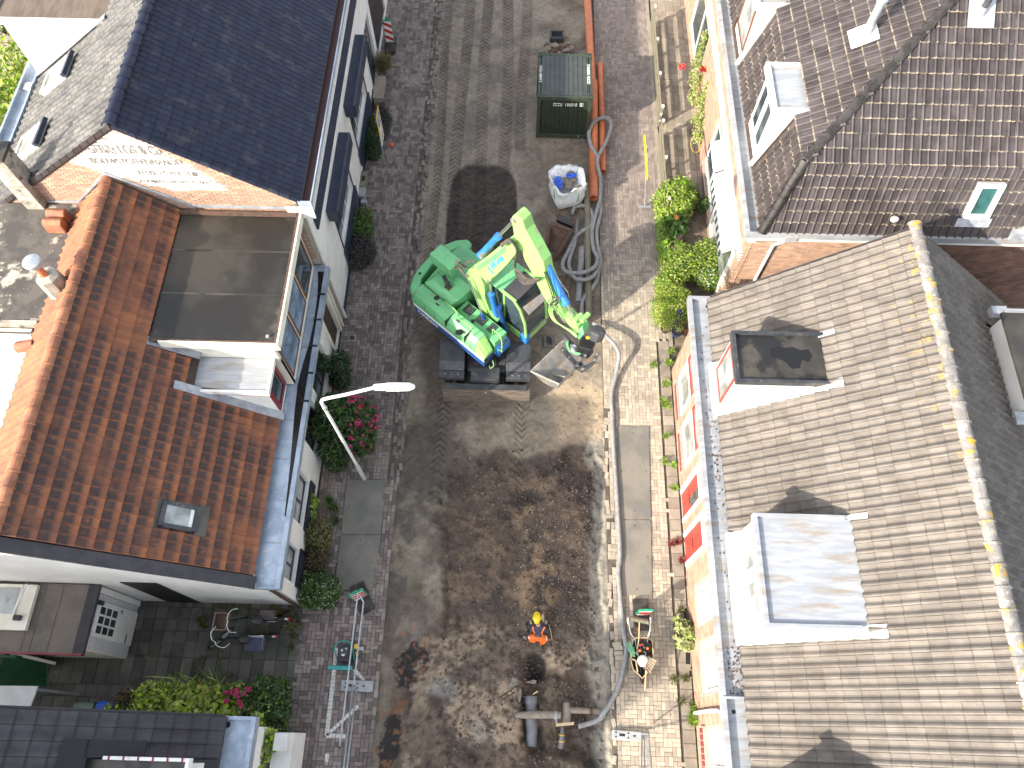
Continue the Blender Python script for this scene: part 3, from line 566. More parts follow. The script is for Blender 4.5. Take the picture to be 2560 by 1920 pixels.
slabs(al, -13.5, -5.56, 1.72, 3.0, .30, .30, 'slab_grey'); slabs(al, -13.5, -5.56, 1.28, 1.70, .30, .40, 'slab_grey', nmax=60); slabs(al, -13.5, -5.56, -.2, 1.26, .30, .30, 'slab_grey', stag=1)
yd = struct('front_yard', MB().box((4.66, 13.2, -.06), (6.1, 28, -.036)), 'joint_sand', label='paved front yard behind the low white fence'); slabs(yd, 4.72, 6.05, 16.4, 27.5, .30, .30, 'slab_tan')
struct('planting_bed', MB().box((4.62, 10.9, -.05), (6.4, 16.3, -.005)), 'soil_garden')
struct('rear_yard', MB().box((-40, 8, -.05), (-13.6, 40, -.02)), 'slab_tan')
# ================================================================== HOUSE A (dark tiled, upper left)
SA = .69; AX, AZr = -8.82, 8.27
A = thing('white_house', 'white rendered house with navy tiled roof and faded lettering on its gable', 'house', (-9.5, 19, 0))
AL, AE, AY0, AY1 = -13.5, -5.36, 11.6, 28.
holes = [(17.5, 20.0, .98, 2.75), (13.6, 15.95, .98, 2.8), (20.9, 22.3, .04, 2.55), (22.75, 25.3, .1, 2.5)]
y = 12.35
while y < 27: holes.append((y, y+1.02, 4.42, 5.38)); y += 1.14
w = obj('wall', wall_x(-5.5, AY0+.25, AY1, 0, 5.78, holes, -.25), 'white_render', A)
gb = MB(); gb.prism([(-13.5, AY0+.01, 0), (-5.5, AY0+.01, 0), (-5.5, AY0+.01, 5.92), (AX, AY0+.01, AZr-.08), (-13.5, AY0+.01, 5.0)], (0, .24, 0)); gb.box((-13.5, AY0+.26, 0), (-13.3, AY1, 4.95)); g_ = obj('gable_wall', gb, 'mortar', A)
z1 = zm(0, 0, 2.572); pp = [ony(*z1(*p), AY0)[[0, 2]] for p in [(700, 835), (640, 900), (420, 1035), (600, 1090), (740, 1130), (960, 1190), (1130, 1225), (1460, 1225), (1380, 1165), (1250, 1085), (1090, 1000), (930, 920), (800, 858)]]
def okg(c):
    return -13.4 < c[0] < -5.52 and c[2] > 3.4 and c[2] < AZr-.16-abs(c[0]-AX)*SA
brick_wall(g_, 'brick', (-13.5, AY0+.008, 3.4), (1, 0, 0), 8, 5, lambda c: okg(c) and not in_poly((c[0]+random.uniform(-.06, .06), c[2]), pp), 'brick_orange', 300, N_=(0, -1, 0))
brick_wall(g_, 'whitewashed_brick', (-13.5, AY0+.008, 3.4), (1, 0, 0), 8, 5, lambda c: okg(c) and in_poly((c[0]+random.uniform(-.04, .04), c[2]), pp), 'brick_white', 300, N_=(0, -1, 0))
def gp_(x, y): return ony(*z1(x, y), AY0-.012)
for s, a, b, sz in (("GEBRs LOS & Co", (575, 985), (1040, 985), .40), ('BOUWSTOFFENHANDEL', (590, 1050), (1190, 1058), .26), ('TELEF 15 XLF TUIL', (890, 1125), (1290, 1140), .21), ('ANDIJKERTEN DEN ROEFEL', (900, 1172), (1360, 1180), .13)):
    P, Q = gp_(*a), gp_(*b); t_ = text_on(g_, 'lettering', s, P, (1, 0, 0), (0, 0, 1), sz, 'letter_faded', .002); wdt = max(v.co.x for v in t_.data.vertices); k = (Q[0]-P[0])/wdt
    for v in t_.data.vertices: v.co.x *= k
rf = obj('roof', MB().prism([(AE+.02, AY0-.02, AZr-.09-(AE+.02-AX)*SA), (AX, AY0-.02, AZr-.09), (AL-.05, AY0-.02, AZr-.09-(AX-AL+.05)*SA), (AL, AY0-.02, AZr-.19-(AX-AL)*SA), (AX, AY0-.02, AZr-.19), (AE, AY0-.02, AZr-.19-(AE-AX)*SA)], (0, AY1-AY0+.02, 0)), 'dark_wood', A)
hyp = math.hypot(AE-AX, (AE-AX)*SA); nv = round(hyp/.262)
roof_tiles(rf, 'roof_tile', (AE, AY0-.03, AZr-.05-(AE-AX)*SA), (0, 1, 0), (-1, 0, SA), 100, nv, .163, hyp/nv, 'flat', 'navy_tile', nmax=300, lift=.026, wob=.003, rich='lip')
hyl = math.hypot(AX-AL, (AX-AL)*SA); nl = round(hyl/.33)
FX0, FX1, FY = -13.55, -10.9, 16.38; Lf = np.array([-1, 0, -SA])
def lefttile(c): return not (c[1] > FY-.05 and c[0] < FX1+.2)
roof_tiles(rf, 'roof_tile', (AL-.03, AY0-.03, AZr-.05-(AX-AL+.03)*SA), (0, 1, 0), (1, 0, SA), 90, nl, .215, hyl/nl, 'slate', 'grey_tile', inside=lefttile, nmax=300, lift=.03, rich='lip')
vg = MB()
for i in range(16):
    a = AE-(AE-AX)*i/16; b_ = AE-(AE-AX)*(i+.94)/16; za, zb = AZr+.0-(a-AX)*SA, AZr+.0-(b_-AX)*SA
    vg.prism([(a, AY0-.055, za), (a, AY0-.055, za-.13), (b_, AY0-.055, zb-.13), (b_, AY0-.055, zb)], (0, .03, 0), random.random())
obj('verge_tiles', vg, 'navy_tile', rf)
vg = MB()
for i in range(20):
    a = AL+(AX-AL)*i/20; b_ = AL+(AX-AL)*(i+.93)/20; za, zb = AZr+.0-(AX-a)*SA, AZr+.0-(AX-b_)*SA
    vg.prism([(a, AY0-.055, za), (a, AY0-.055, za-.13), (b_, AY0-.055, zb-.13), (b_, AY0-.055, zb)], (0, .10, 0), random.random())
obj('verge_tiles', vg, 'brown_tile', rf)
ridge_tiles(rf, 'ridge_tile', (AX, AY0-.08, AZr-.03), (AX, AY1, AZr-.03), .135, .335, 'navy_tile', flat=.8)
gt = MB(); gt.box((-5.42, AY0-.05, 5.70), (-5.10, AY1, 5.74)); gt.box((-5.12, AY0-.05, 5.74), (-5.09, AY1, 5.86)); gt.box((-5.42, AY0-.08, 5.62), (-5.09, AY0-.04, 5.86)); obj('gutter', gt, 'zinc', A)
obj('gutter_lining', MB().box((-5.40, AY0, 5.741), (-5.125, AY1, 5.752)), 'soffit_red', A)
obj('fascia', MB().box((-5.498, AY0+.26, 5.45), (-5.40, AY1, 5.69)).box((-5.75, AY0-.09, 5.25), (-5.1, AY0-.06, 5.66)), 'white_paint', A)
obj('band', MB().box((-5.498, AY0+.6, 3.86), (-5.44, AY1, 4.30)), 'navy_paint', A)
y = 12.35
while y < 27: window_x(A, -5.5, y, y+1.02, 4.42, 5.38, 1, cols=1, fw=.06, rec=.03); y += 1.14
for (a, b_, zt, c_, d_) in ((17.5, 20.0, 2.75, 17.1, 20.15), (13.6, 15.95, 2.8, 13.15, 16.05)):
    window_x(A, -5.5, a, b_, .98, zt, 1, cols=3, fw=.1, rec=.09)
    obj('sill', MB().box((-5.498, a-.15, .45), (-5.43, b_+.12, 1.0)), 'navy_paint', A)
    obj('window_surround', MB().box((-5.498, a-.05, .98), (-5.47, a-.005, zt+.1)).box((-5.498, b_+.005, .98), (-5.47, b_+.05, zt+.1)), 'navy_paint', A)
    ab = MB(); ab.box((-5.497, c_, zt+.12), (-5.14, d_, zt+.62)); obj('awning_box', ab, 'navy_paint', A, bevel=.05)
dr = obj('door', MB().box((-5.62, 20.98, .05), (-5.56, 22.22, 2.5)), 'navy_paint', A); obj('pane', MB().box((-5.555, 21.2, 1.2), (-5.55, 22.0, 2.3)), 'glass', dr)
obj('door_frame', MB().box((-5.58, 20.9, .05), (-5.47, 20.98, 2.55)).box((-5.58, 22.22, .05), (-5.47, 22.3, 2.55)).box((-5.58, 20.98, 2.5), (-5.47, 22.22, 2.55)), 'white_paint', A)
dk = MB()
for i in range(28): dk.box((-5.60, 22.76+i*.09, .1), (-5.55-.006*(i % 2), 22.76+i*.09+.082, 2.5), random.random())
obj('slatted_panel', dk, 'brown_tile', A)
obj('plinth', MB().box((-5.49, AY0+.3, 0), (-5.46, 20.85, .2)), 'navy_paint', A)
obj('downpipe', MB().tube([(-5.42, AY0+.12, 5.6), (-5.42, AY0+.12, .05)], .04), 'white_paint', A)
# left gutter, rear skylights
lg = MB(); lg.box((-13.85, AY0, 5.02), (-13.5, 28, 5.05)); lg.box((-13.86, AY0, 5.05), (-13.80, 28, 5.17)); lg.box((-13.54, AY0, 5.05), (-13.51, 28, 5.10)); obj('gutter', lg, 'zinc', A)
NS = np.array([-SA, 0, 1.])/math.hypot(SA, 1)
def on_left(px, py): return onp(px, py, (AX, 0, AZr), (-SA, 0, 1))
zb = zm(0, 0, 4.147)
for cs in ([(480, 975), (550, 810), (755, 580), (690, 810)], [(200, 1650), (260, 1490), (500, 1290), (400, 1540)]):
    P = [on_left(*zb(*c)) for c in cs]; c = sum(P)/4; s_ = MB(); yy0, yy1 = c[1]-.32, c[1]+.32; xx0, xx1 = c[0]-.38, c[0]+.38
    q_ = lambda x, y, h: np.array([x, y, AZr-(AX-x)*SA])+NS*h
    def ring(a, b, h0, h1):
        m_ = MB()
        for (u0, u1, v0, v1) in ((xx0-a, xx1+a, yy0-a, yy0), (xx0-a, xx1+a, yy1, yy1+a), (xx0-a, xx0, yy0, yy1), (xx1, xx1+a, yy0, yy1)):
            m_.add([q_(u0, v0, h0), q_(u1, v0, h0), q_(u1, v1, h0), q_(u0, v1, h0), q_(u0, v0, h1), q_(u1, v0, h1), q_(u1, v1, h1), q_(u0, v1, h1)], [(4,5,6,7),(0,1,5,4),(1,2,6,5),(2,3,7,6),(3,0,4,7)])
        return m_
    sf = obj('skylight', ring(.07, 0, 0, .14), 'cream_paint', rf); m_ = MB(); m_.add([q_(xx0, yy0, .10), q_(xx1, yy0, .10), q_(xx1, yy1, .10), q_(xx0, yy1, .10)], [(0, 1, 2, 3)]); obj('pane', m_, 'glass_curtain', sf)
    m_ = MB(); m_.obox(q_(xx1+.12, c[1], .12), np.array([.05, 0, .05*SA]), (0, .42, 0), NS*.05); obj('roller_blind_box', m_, 'navy_paint', sf)
# rear dormer of A: flat brown roof, white cheek
F_ = obj('rear_dormer', MB().prism([(FX0, FY, AZr-(AX-FX0)*SA-.3), (FX1, FY, AZr-(AX-FX1)*SA-.15), (FX1+.25, FY, 6.78), (FX0, FY, 6.78)], (0, 12, 0)), 'white_render', A)
obj('dormer_roof', MB().box((FX0-.12, FY-.08, 6.78), (FX1+.35, 28.4, 6.86)), 'bitumen_brown', F_); obj('roof_trim', MB().box((FX0-.14, FY-.11, 6.72), (FX1+.25, FY-.082, 6.93)).box((FX0-.15, FY-.11, 6.72), (FX0-.122, 28, 6.93)), 'white_paint', F_)
obj('flashing', MB().prism([(FX0, FY-.14, AZr-(AX-FX0)*SA+.03), (FX1+.2, FY-.14, AZr-(AX-FX1-.2)*SA+.03), (FX1+.2, FY-.14, AZr-(AX-FX1-.2)*SA+.07), (FX0, FY-.14, AZr-(AX-FX0)*SA+.07)], (0, .14, 0)), 'lead', F_)
gl = obj('gable_flashing', MB().prism([(-5.5, AY0-.03, 5.50), (-8.1, AY0-.03, 5.5), (AX-.85, AY0-.03, 6.62), (-10.85, AY0-.03, 5.56), (-11.6, AY0-.03, 5.56), (-11.6, AY0-.03, 5.62), (-10.82, AY0-.03, 5.64), (AX-.85, AY0-.03, 6.72), (-8.05, AY0-.03, 5.59), (-5.5, AY0-.03, 5.58)], (0, .02, 0)), 'lead', A)
# ================================================================== HOUSE RED
SR = .864; RXr, RZr, RE, REZ = -9.7, 6.52, -5.9, 3.22
SR = (RZr-REZ)/(RE-RXr); RYa, RYb = 3.06, 11.52
R_H = thing('red_roof_house', 'white house with red clay tiled roof, dark flat dormer and zinc gutter', 'house', (-8.5, 7, 0))
wh = [(3.42, 4.28, .92, 2.27), (4.88, 6.12, .9, 2.27), (6.95, 8.12, .55, 2.3), (8.45, 9.85, .5, 2.3), (10.35, 11.3, .05, 2.35)]
obj('wall', wall_x(-5.55, RYa, RYb, 0, 3.0, wh, -.25), 'white_render', R_H)
obj('gable_wall', MB().prism([(-14.2, RYa-.01, 0), (-5.55, RYa-.01, 0), (-5.55, RYa-.01, 3.0), (-5.9, RYa-.01, 3.05), (RXr, RYa-.01, RZr-.12), (-14.2, RYa-.01, RZr-.12-(RXr+14.2)*-1*SR*-1)], (0, .22, 0)) if False else MB().prism([(-13.9, RYa-.01, 0), (-5.8, RYa-.01, 0), (-5.8, RYa-.01, 3.0), (-5.95, RYa-.01, 3.1), (RXr, RYa-.01, RZr-.12), (-13.9, RYa-.01, RZr-.12-(13.9+RXr)*SR)], (0, .22, 0)), 'white_render', R_H)
rr_ = obj('roof', MB().prism([(RE, RYa-.02, REZ-.07), (RXr, RYa-.02, RZr-.07), (-14, RYa-.02, RZr-.07-(14+RXr)*SR), (-14, RYa-.02, RZr-.17-(14+RXr)*SR), (RXr, RYa-.02, RZr-.17), (RE, RYa-.02, REZ-.17)], (0, RYb-RYa, 0)), 'dark_wood', R_H)
BD = dict(x0=-8.42, x1=-5.5, y0=7.98, y1=11.5, z=5.42); SD = dict(x0=-7.62, x1=-5.86, y0=7.16, y1=7.96, z=4.55)
def redok(c): return not (c[0] > BD['x0']-.02 and c[1] > BD['y0']-.06) and not (c[0] > SD['x0']-.05 and SD['y0']-.12 < c[1] < 8.1) and not (-7.72 < c[0] < -7.0 and 3.93 < c[1] < 4.38)
hy = math.hypot(RE-RXr, RZr-REZ); nv = round(hy/.335)
roof_tiles(rr_, 'roof_tile', (RE+.04, RYa+.13, REZ), (0, 1, 0), (-1, 0, SR), 40, nv, .208, hy/nv, 'pan', 'clay_red', inside=redok, nmax=300, lift=.034, wob=.010, rich='top')
def redl(c): return c[2] > 5.36
roof_tiles(rr_, 'roof_tile', (-14, RYa+.13, RZr-.02-(14+RXr)*SR), (0, 1, 0), (1, 0, SR), 40, 17, .208, .335, 'pan', 'clay_red', inside=redl, nmax=160, lift=.034, wob=.012)
ridge_tiles(rr_, 'ridge_tile', (RXr, RYa+.02, RZr-.02), (RXr, RYb+.12, RZr-.02), .13, .335, 'clay_ridge', flat=.9)
vb = MB(); vb.prism([(RE+.1, RYa-.16, REZ-.08), (RE+.1, RYa-.16, REZ+.03), (RXr, RYa-.16, RZr+.04), (-14, RYa-.16, RZr+.04-(14+RXr)*SR), (-14, RYa-.16, RZr-.06-(14+RXr)*SR), (RXr, RYa-.16, RZr-.08)], (0, .27, 0)); obj('verge', vb, 'slate_tile', R_H)
vb = MB(); vb.prism([(RE+.1, RYa-.12, REZ-.16), (RE+.1, RYa-.12, REZ-.085), (RXr, RYa-.12, RZr-.085), (-14, RYa-.12, RZr-.085-(14+RXr)*SR), (-14, RYa-.12, RZr-.16-(14+RXr)*SR), (RXr, RYa-.12, RZr-.16)], (0, .10, 0)); obj('verge_board', vb, 'wood_new', R_H)
gu = MB(); gu.box((-5.98, RYa-.1, 3.02), (-5.36, RYb, 3.05)); gu.box((-5.36, RYa-.1, 2.9), (-5.25, RYb, 3.12)); gu.box((-5.98, RYa-.13, 2.9), (-5.25, RYa-.101, 3.12)); gu.box((-5.98, RYb+.001, 2.9), (-5.25, RYb+.03, 3.12)); gt_ = obj('gutter', gu, 'zinc', R_H)
for k in range(8): obj('gutter_seam', MB().box((-5.97, RYa+.9+k*1.02, 3.051), (-5.37, RYa+.93+k*1.02, 3.057)), 'lead', gt_)
for k in range(5): obj('gutter_bracket', MB().box((-5.44, 7.5+k*.78, 3.1), (-5.24, 7.55+k*.78, 3.135)), 'black', gt_)
obj('gutter_residue', MB().prism([(-5.41, 4.6, 3.056), (-5.364, 4.6, 3.056), (-5.364, 11.4, 3.056), (-5.55, 11.4, 3.056), (-5.50, 11.1, 3.056), (-5.45, 10.6, 3.056), (-5.44, 9.8, 3.056), (-5.47, 9.2, 3.056), (-5.55, 8.6, 3.056), (-5.60, 8.0, 3.056), (-5.57, 7.3, 3.056), (-5.52, 6.6, 3.056), (-5.47, 5.9, 3.056)], (0, 0, .006)), 'wet_black', gt_)
obj('gutter_outlet', MB().lathe((-5.92, RYa+.2, 3.051), [(.05, 0), (.05, .004)], 12), 'black', gt_)
obj('fascia', MB().box((-5.545, RYa, 2.75), (-5.40, RYb, 2.89)), 'white_paint', R_H)
obj('downpipe', MB().tube([(-5.6, RYa-.07, 2.9), (-5.6, RYa-.07, .02)], .045), 'dark_wood', R_H)
for h in wh[:2]:
    window_x(R_H, -5.55, h[0], h[1], h[2], h[3], 1, frame='navy_paint', pane='glass_curtain', fw=.06, rec=.10, cols=2)
    sl_ = obj('sill', MB().box((-5.548, h[0]-.05, .42), (-5.50, h[1]+.05, h[2]-.01)), 'black', R_H); n_ = int((h[1]-h[0]+.1)/.11)
    pieces(sl_, 'glazed_brick', [brickv(.215, .10, .02)], [(mx((-5.499, h[0]-.04+i*.11, .44+k*.225), (0, 0, 1), (0, 1, 0), (1, 0, 0)), 0) for i in range(n_) for k in range(2)], 'navy_paint', 60)
for h in wh[2:4]: window_x(R_H, -5.55, h[0], h[1], h[2], h[3], 1, frame='dark_wood', pane='glass', fw=.07, rec=.12, cols=2)
obj('door', MB().box((-5.68, 10.42, .05), (-5.62, 11.23, 2.3)), 'dark_wood', R_H); obj('door_frame', MB().box((-5.6, 10.3, .03), (-5.48, 10.42, 2.4)).box((-5.6, 11.23, .03), (-5.48, 11.34, 2.4)), 'cream_paint', R_H)
obj('downpipe', MB().tube([(-5.46, 11.42, 3.), (-5.46, 11.42, .05)], .035), 'cream_paint', R_H)
gd = obj('gable_door', MB().box((-9.05, RYa-.03, 0.02), (-8.2, RYa-.012, 2.75)), 'black', R_H)
# big dormer
bd = obj('large_dormer', MB().box((BD['x0']-.3, BD['y0'], 4.4), (-5.66, BD['y1'], BD['z']-.1)).box((-6.0, BD['y0']+.01, 3.1), (-5.66, BD['y1'], 4.4)).prism([(-5.66, BD['y0']+.004, 3.1), (-5.66, BD['y0']+.004, 4.41), (-7.4, BD['y0']+.004, 4.41)], (0, .1, 0)), 'cream_paint', R_H)
obj('dormer_roof', MB().box((BD['x0']-.18, BD['y0']-.08, BD['z']-.1), (-5.46, BD['y1'], BD['z'])), 'bitumen_wet', bd)
tr = MB(); tr.box((-5.46, BD['y0']-.12, BD['z']-.22), (-5.42, BD['y1'], BD['z']+.05)); tr.box((BD['x0']+.3, BD['y0']-.12, BD['z']-.22), (-5.461, BD['y0']-.081, BD['z']+.05)); obj('roof_trim', tr, 'cream_paint', bd)
tr = MB(); tr.box((-5.52, BD['y0']-.08, BD['z']+.001), (-5.461, BD['y1'], BD['z']+.04)); tr.box((BD['x0']+.1, BD['y0']-.08, BD['z']+.001), (-5.521, BD['y0']-.03, BD['z']+.04)); tr.box((BD['x0']-.1, BD['y1']-.1, BD['z']+.001), (-5.521, BD['y1'], BD['z']+.06)); obj('roof_edge', tr, 'rust', bd)
for yy in (9.15, 10.35): obj('felt_seam', MB().box((BD['x0'], yy, BD['z']+.001), (-5.53, yy+.05, BD['z']+.006)), 'bitumen', bd)
obj('roof_vent', MB().lathe((-5.68, BD['y0']+.1, BD['z']), [(.03, 0), (.03, .04), (.045, .05), (.02, .08)], 10), 'galv', bd)
for k in range(3): window_x(bd, -5.64, 8.1+k*1.13, 9.16+k*1.13, 3.3, 5.1, 1, frame='brown_frame', pane='glass_blue' if k < 2 else 'glass', fw=.06, rec=0, depth=.03)
obj('flashing', MB().prism([(BD['x0']-.25, BD['y0']-.16, 5.55), (BD['x0']+1.0, BD['y0']-.16, 4.72), (BD['x0']+1.0, BD['y0']-.16, 4.8), (BD['x0']-.25, BD['y0']-.16, 5.63)], (0, .2, 0)), 'lead', bd)
# small dormer with red window
zt = SD['z']; sx = lambda x: REZ+(RE-x)*SR
sd = obj('small_dormer', MB().prism([(SD['x0'], SD['y0'], sx(SD['x0'])-.1), (SD['x1'], SD['y0'], sx(SD['x1'])-.1), (SD['x1'], SD['y0'], zt-.08), (SD['x0'], SD['y0'], zt-.08)], (0, .78, 0)), 'white_paint', R_H)
obj('dormer_roof', MB().box((SD['x0']-.1, SD['y0']-.04, zt-.08), (SD['x1']+.06, SD['y1']+.0, zt)), 'zinc_bright', sd)
obj('roof_trim', MB().box((SD['x1']+.06, SD['y0']-.10, zt-.1), (SD['x1']+.11, SD['y1'], zt+.04)).box((SD['x0']+.2, SD['y0']-.10, zt-.1), (SD['x1']+.059, SD['y0']-.041, zt+.04)), 'white_paint', sd)
obj('red_trim', MB().box((SD['x0']+.25, SD['y0']-.085, zt-.16), (SD['x1']+.03, SD['y0']-.002, zt-.101)), 'crimson_paint', sd)
window_x(sd, SD['x1']+.05, SD['y0']+.01, SD['y1']-.02, 3.32, zt-.12, 1, frame='crimson_paint', fw=.12, rec=0, depth=.05)
fl = MB(); fl.prism([(SD['x1']+.1, SD['y0']-.2, sx(SD['x1']+.1)+.11), (SD['x0']-.15, SD['y0']-.2, sx(SD['x0']-.15)+.11), (SD['x0']-.15, SD['y0']-.2, sx(SD['x0']-.15)+.13), (SD['x1']+.1, SD['y0']-.2, sx(SD['x1']+.1)+.13)], (0, .2, 0)); obj('flashing', fl, 'lead', sd)
# roof window
NR = np.array([SR, 0, 1.])/math.hypot(SR, 1); VR = np.array([-1, 0, SR])/math.hypot(SR, 1); cR = np.array([-7.28, 4.16, 0]); cR[2] = sx(cR[0])
rw = MB()
for du, dv, a, b_ in ((0, .36, .36, .05), (0, -.36, .36, .06)): rw.obox(cR+VR*dv+NR*.09, VR*b_, (0, a*.75, 0), NR*.06)
for s_ in (-1, 1): rw.obox(cR+np.array([0, s_*.245, 0])+NR*.09, VR*.31, (0, .045, 0), NR*.058)
rw = obj('roof_window', rw, 'black_steel', rr_, bevel=.008); obj('pane', MB().obox(cR+NR*.10, VR*.30, (0, .2, 0), NR*.012), 'glass_curtain', rw)
obj('blind', MB().obox(cR+NR*.118-VR*.245, VR*.035, (0, .19, 0), NR*.004), 'white_paint', rw)
obj('flashing', MB().obox(cR+NR*.085-VR*.50, VR*.12, (0, .34, 0), NR*.012).obox(cR+NR*.04+VR*.44, VR*.05, (0, .34, 0), NR*.02), 'slab_grey', rw)
# ================================================================== flat roofs and chimneys behind RED
E_ = thing('flat_roof_annex', 'low flat roofed annex with lichen stained felt behind the red roof', 'annex', (-13, 10, 0))
obj('wall', MB().box((-18, 8.32, 0), (-10.7, 11.55, 5.3)), 'plaster_old', E_); obj('roof', MB().box((-18.1, 8.28, 5.3), (-10.6, 11.56, 5.52)), 'bitumen_lichen', E_)
obj('roof_edge', MB().box((-18.1, 8.2, 5.34), (-10.9, 8.279, 5.56)), 'plaster_old', E_); obj('edge_beam', MB().box((-18.1, 8.08, 5.1), (-11.1, 8.17, 5.36)), 'cream_paint', E_)
W_ = thing('white_annex', 'annex with pale weathered flat roof left of the red roof ridge', 'annex', (-13, 6, 0))
obj('wall', MB().box((-18, RYa+.25, 0), (-11.6, 7.9, 5.1)), 'white_render', W_); obj('roof', MB().box((-18.1, RYa+.25, 5.1), (-10.95, 7.93, 5.36)), 'white_membrane', W_)
obj('roof_trim', MB().box((-18.1, 7.931, 5.1), (-11, 7.98, 5.46)), 'white_paint', W_)
def vent_hood(name, label, c, d=(0, 0, 1)):
    t = thing(name, label, 'roof vent', c); c = np.array(c, float); vs = MB()
    for k in range(2): vs.tube_raw([c+np.array([-.24*0+k*.0, -.17+k*.34, 0])+np.array([0, 0, h]) for h in (0, .12, .3, .38)], [.2, .2, .15, .02], np.array([0, 0, 1.]), 10, True, .5)
    obj('hood', vs, 'clay_ridge', t, smooth=True, ang=50); return t
cz = un(140, 548, 5.75)
vt = thing('clay_roof_vent', 'double orange clay vent hood on the stained flat roof', 'roof vent', (cz[0], cz[1], 5.52))
for k in range(2):
    o = obj('hood', MB().prism([(cz[0]-.24, cz[1]-.26+k*.27, 5.52), (cz[0]-.24, cz[1]-.02+k*.27, 5.52), (cz[0]-.22, cz[1]-.03+k*.27, 5.86), (cz[0]-.22, cz[1]-.14+k*.27, 5.92), (cz[0]-.22, cz[1]-.25+k*.27, 5.86)], (.46, 0, 0)), 'clay_ridge', vt, bevel=.03)
b5 = un(112, 512, 5.55); t5 = hz = None
ch = thing('plaster_chimney', 'leaning tall plastered chimney with tall clay pot against the painted gable', 'chimney', (b5[0], b5[1], 5.5))
x_, y_ = b5[0]-.22, b5[1]+.12
obj('stack', MB().prism([(x_-.2, y_-.24, 5.5), (x_+.24, y_-.24, 5.5), (x_+.24, y_+.24, 5.5), (x_-.2, y_+.24, 5.5)], (0, 0, 1.75)), 'plaster_old', ch, bevel=.02)
obj('cap', MB().box((x_-.24, y_-.28, 7.22), (x_+.28, y_+.28, 7.30)), 'bitumen', ch)
obj('chimney_pot', MB().lathe((x_-.02, y_, 7.3), [(.10, 0), (.085, .6), (.12, .62), (.12, .70), (.09, .72), (.07, .66)], 16), 'terracotta', ch, smooth=True, ang=40)
cc = un(132, 705, 6.3); ch = thing('stub_chimney', 'short round plastered chimney with white metal cowl on the red ridge', 'chimney', (cc[0], cc[1], 6))
obj('stack', MB().lathe((cc[0], cc[1], 5.6), [(.30, 0), (.27, .5), (.25, .95), (.14, 1.0)], 8), 'plaster_old', ch); obj('flashing', MB().obox((cc[0]+.0, cc[1]-.28, 5.95), (.26, 0, .22), (0, .07, 0), (0, 0, .02)), 'white_paint', ch)
obj('chimney_pot', MB().lathe((cc[0]-.02, cc[1], 6.6), [(.085, 0), (.075, .35)], 14), 'pvc_orange', ch, smooth=True, ang=40)
cw = obj('cowl', MB().lathe((cc[0]-.02, cc[1], 6.92), [(.13, 0), (.16, .04), (.16, .10), (.19, .12), (.19, .18), (.15, .2)], 20), 'galv', ch, smooth=True, ang=30)
cq = un(60, 865, 5.5); vt = thing('clay_roof_hood', 'single orange clay hood beside the white flat roof', 'roof vent', (cq[0], cq[1], 5.36))
obj('hood', MB().prism([(cq[0]-.2, cq[1]-.12, 5.36), (cq[0]-.2, cq[1]+.12, 5.36), (cq[0]-.2, cq[1]+.11, 5.52), (cq[0]-.2, cq[1], 5.58), (cq[0]-.2, cq[1]-.11, 5.52)], (.42, .06, .04)), 'clay_ridge', vt, bevel=.02)
# ================================================================== HOUSE C (lower left) and the unseen tall house added to shade the street
SC = .615; CE, CZ, CYv, CXr = -5.95, 3.2, .28, -12.1
CZr = CZ+(CE-CXr)*SC
Ch = thing('dark_roof_house', 'house with dark slate coloured tiles and zinc gutter at the lower left', 'house', (-8, -3, 0))
obj('wall', MB().box((-18, -8, 0), (-5.6, .12, 2.9)), 'white_render', Ch); obj('gable_wall', MB().prism([(-18, .11, 3.04), (-5.95, .11, 3.04), (CXr, .11, CZr-.15), (-18, .11, CZr-.15-(18+CXr)*SC)], (0, -.2, 0)), 'white_render', Ch)
rc = obj('roof', MB().prism([(CE, CYv, CZ-.07), (CXr, CYv, CZr-.07), (-18, CYv, CZr-.07-(18+CXr)*SC), (-18, CYv, CZr-.17-(18+CXr)*SC), (CXr, CYv, CZr-.17), (CE, CYv, CZ-.17)], (0, -8.2, 0)), 'dark_wood', Ch)
def cok(c): return not (-8.2 < c[0] < -6.0 and c[1] < -.55) and c[1] < CYv
hc = math.hypot(CE-CXr, CZr-CZ); nv = round(hc/.345)
roof_tiles(rc, 'roof_tile', (CE+.05, CYv-.265*16, CZ), (0, 1, 0), (-1, 0, SC), 16, nv, .265, hc/nv, 'wave', 'slate_tile', inside=cok, nmax=200, lift=.026, wob=.003, rich='lip')
gc = MB(); gc.box((-6.02, -8, 2.98), (-5.42, CYv-.05, 3.02)); gc.box((-5.42, -8, 2.86), (-5.32, CYv+.02, 3.12)); gc.box((-6.0, CYv-.05, 2.86), (-5.42, CYv+.02, 3.12)); gcc = obj('gutter', gc, 'zinc', Ch)
obj('gutter_outlet', MB().lathe((-5.93, CYv-.15, 3.021), [(.06, 0), (.06, .005)], 12), 'black', gcc)
obj('roof_edge', MB().prism([(CE, CYv+.001, CZ-.05), (CXr, CYv+.001, CZr-.05), (CXr, CYv+.001, CZr+.02), (CE, CYv+.001, CZ+.02)], (0, .05, 0)), 'slate_tile', Ch)
dz = 4.40; cdm = obj('dormer', MB().prism([(-7.9, -.58, CZ+(CE+7.9)*SC-.1), (-6.12, -.58, CZ+(CE+6.12)*SC-.1), (-6.12, -.58, dz-.1), (-7.9, -.58, dz-.1)], (0, -3.5, 0)), 'white_paint', Ch)
obj('dormer_roof', MB().box((-8.05, -4.5, dz-.1), (-6.12, -.54, dz)), 'bitumen', cdm); obj('roof_trim', MB().box((-7.7, -.54, dz-.14), (-6.05, -.48, dz+.05)).box((-6.12, -4.5, dz-.14), (-6.05, -.541, dz+.05)), 'white_paint', cdm)
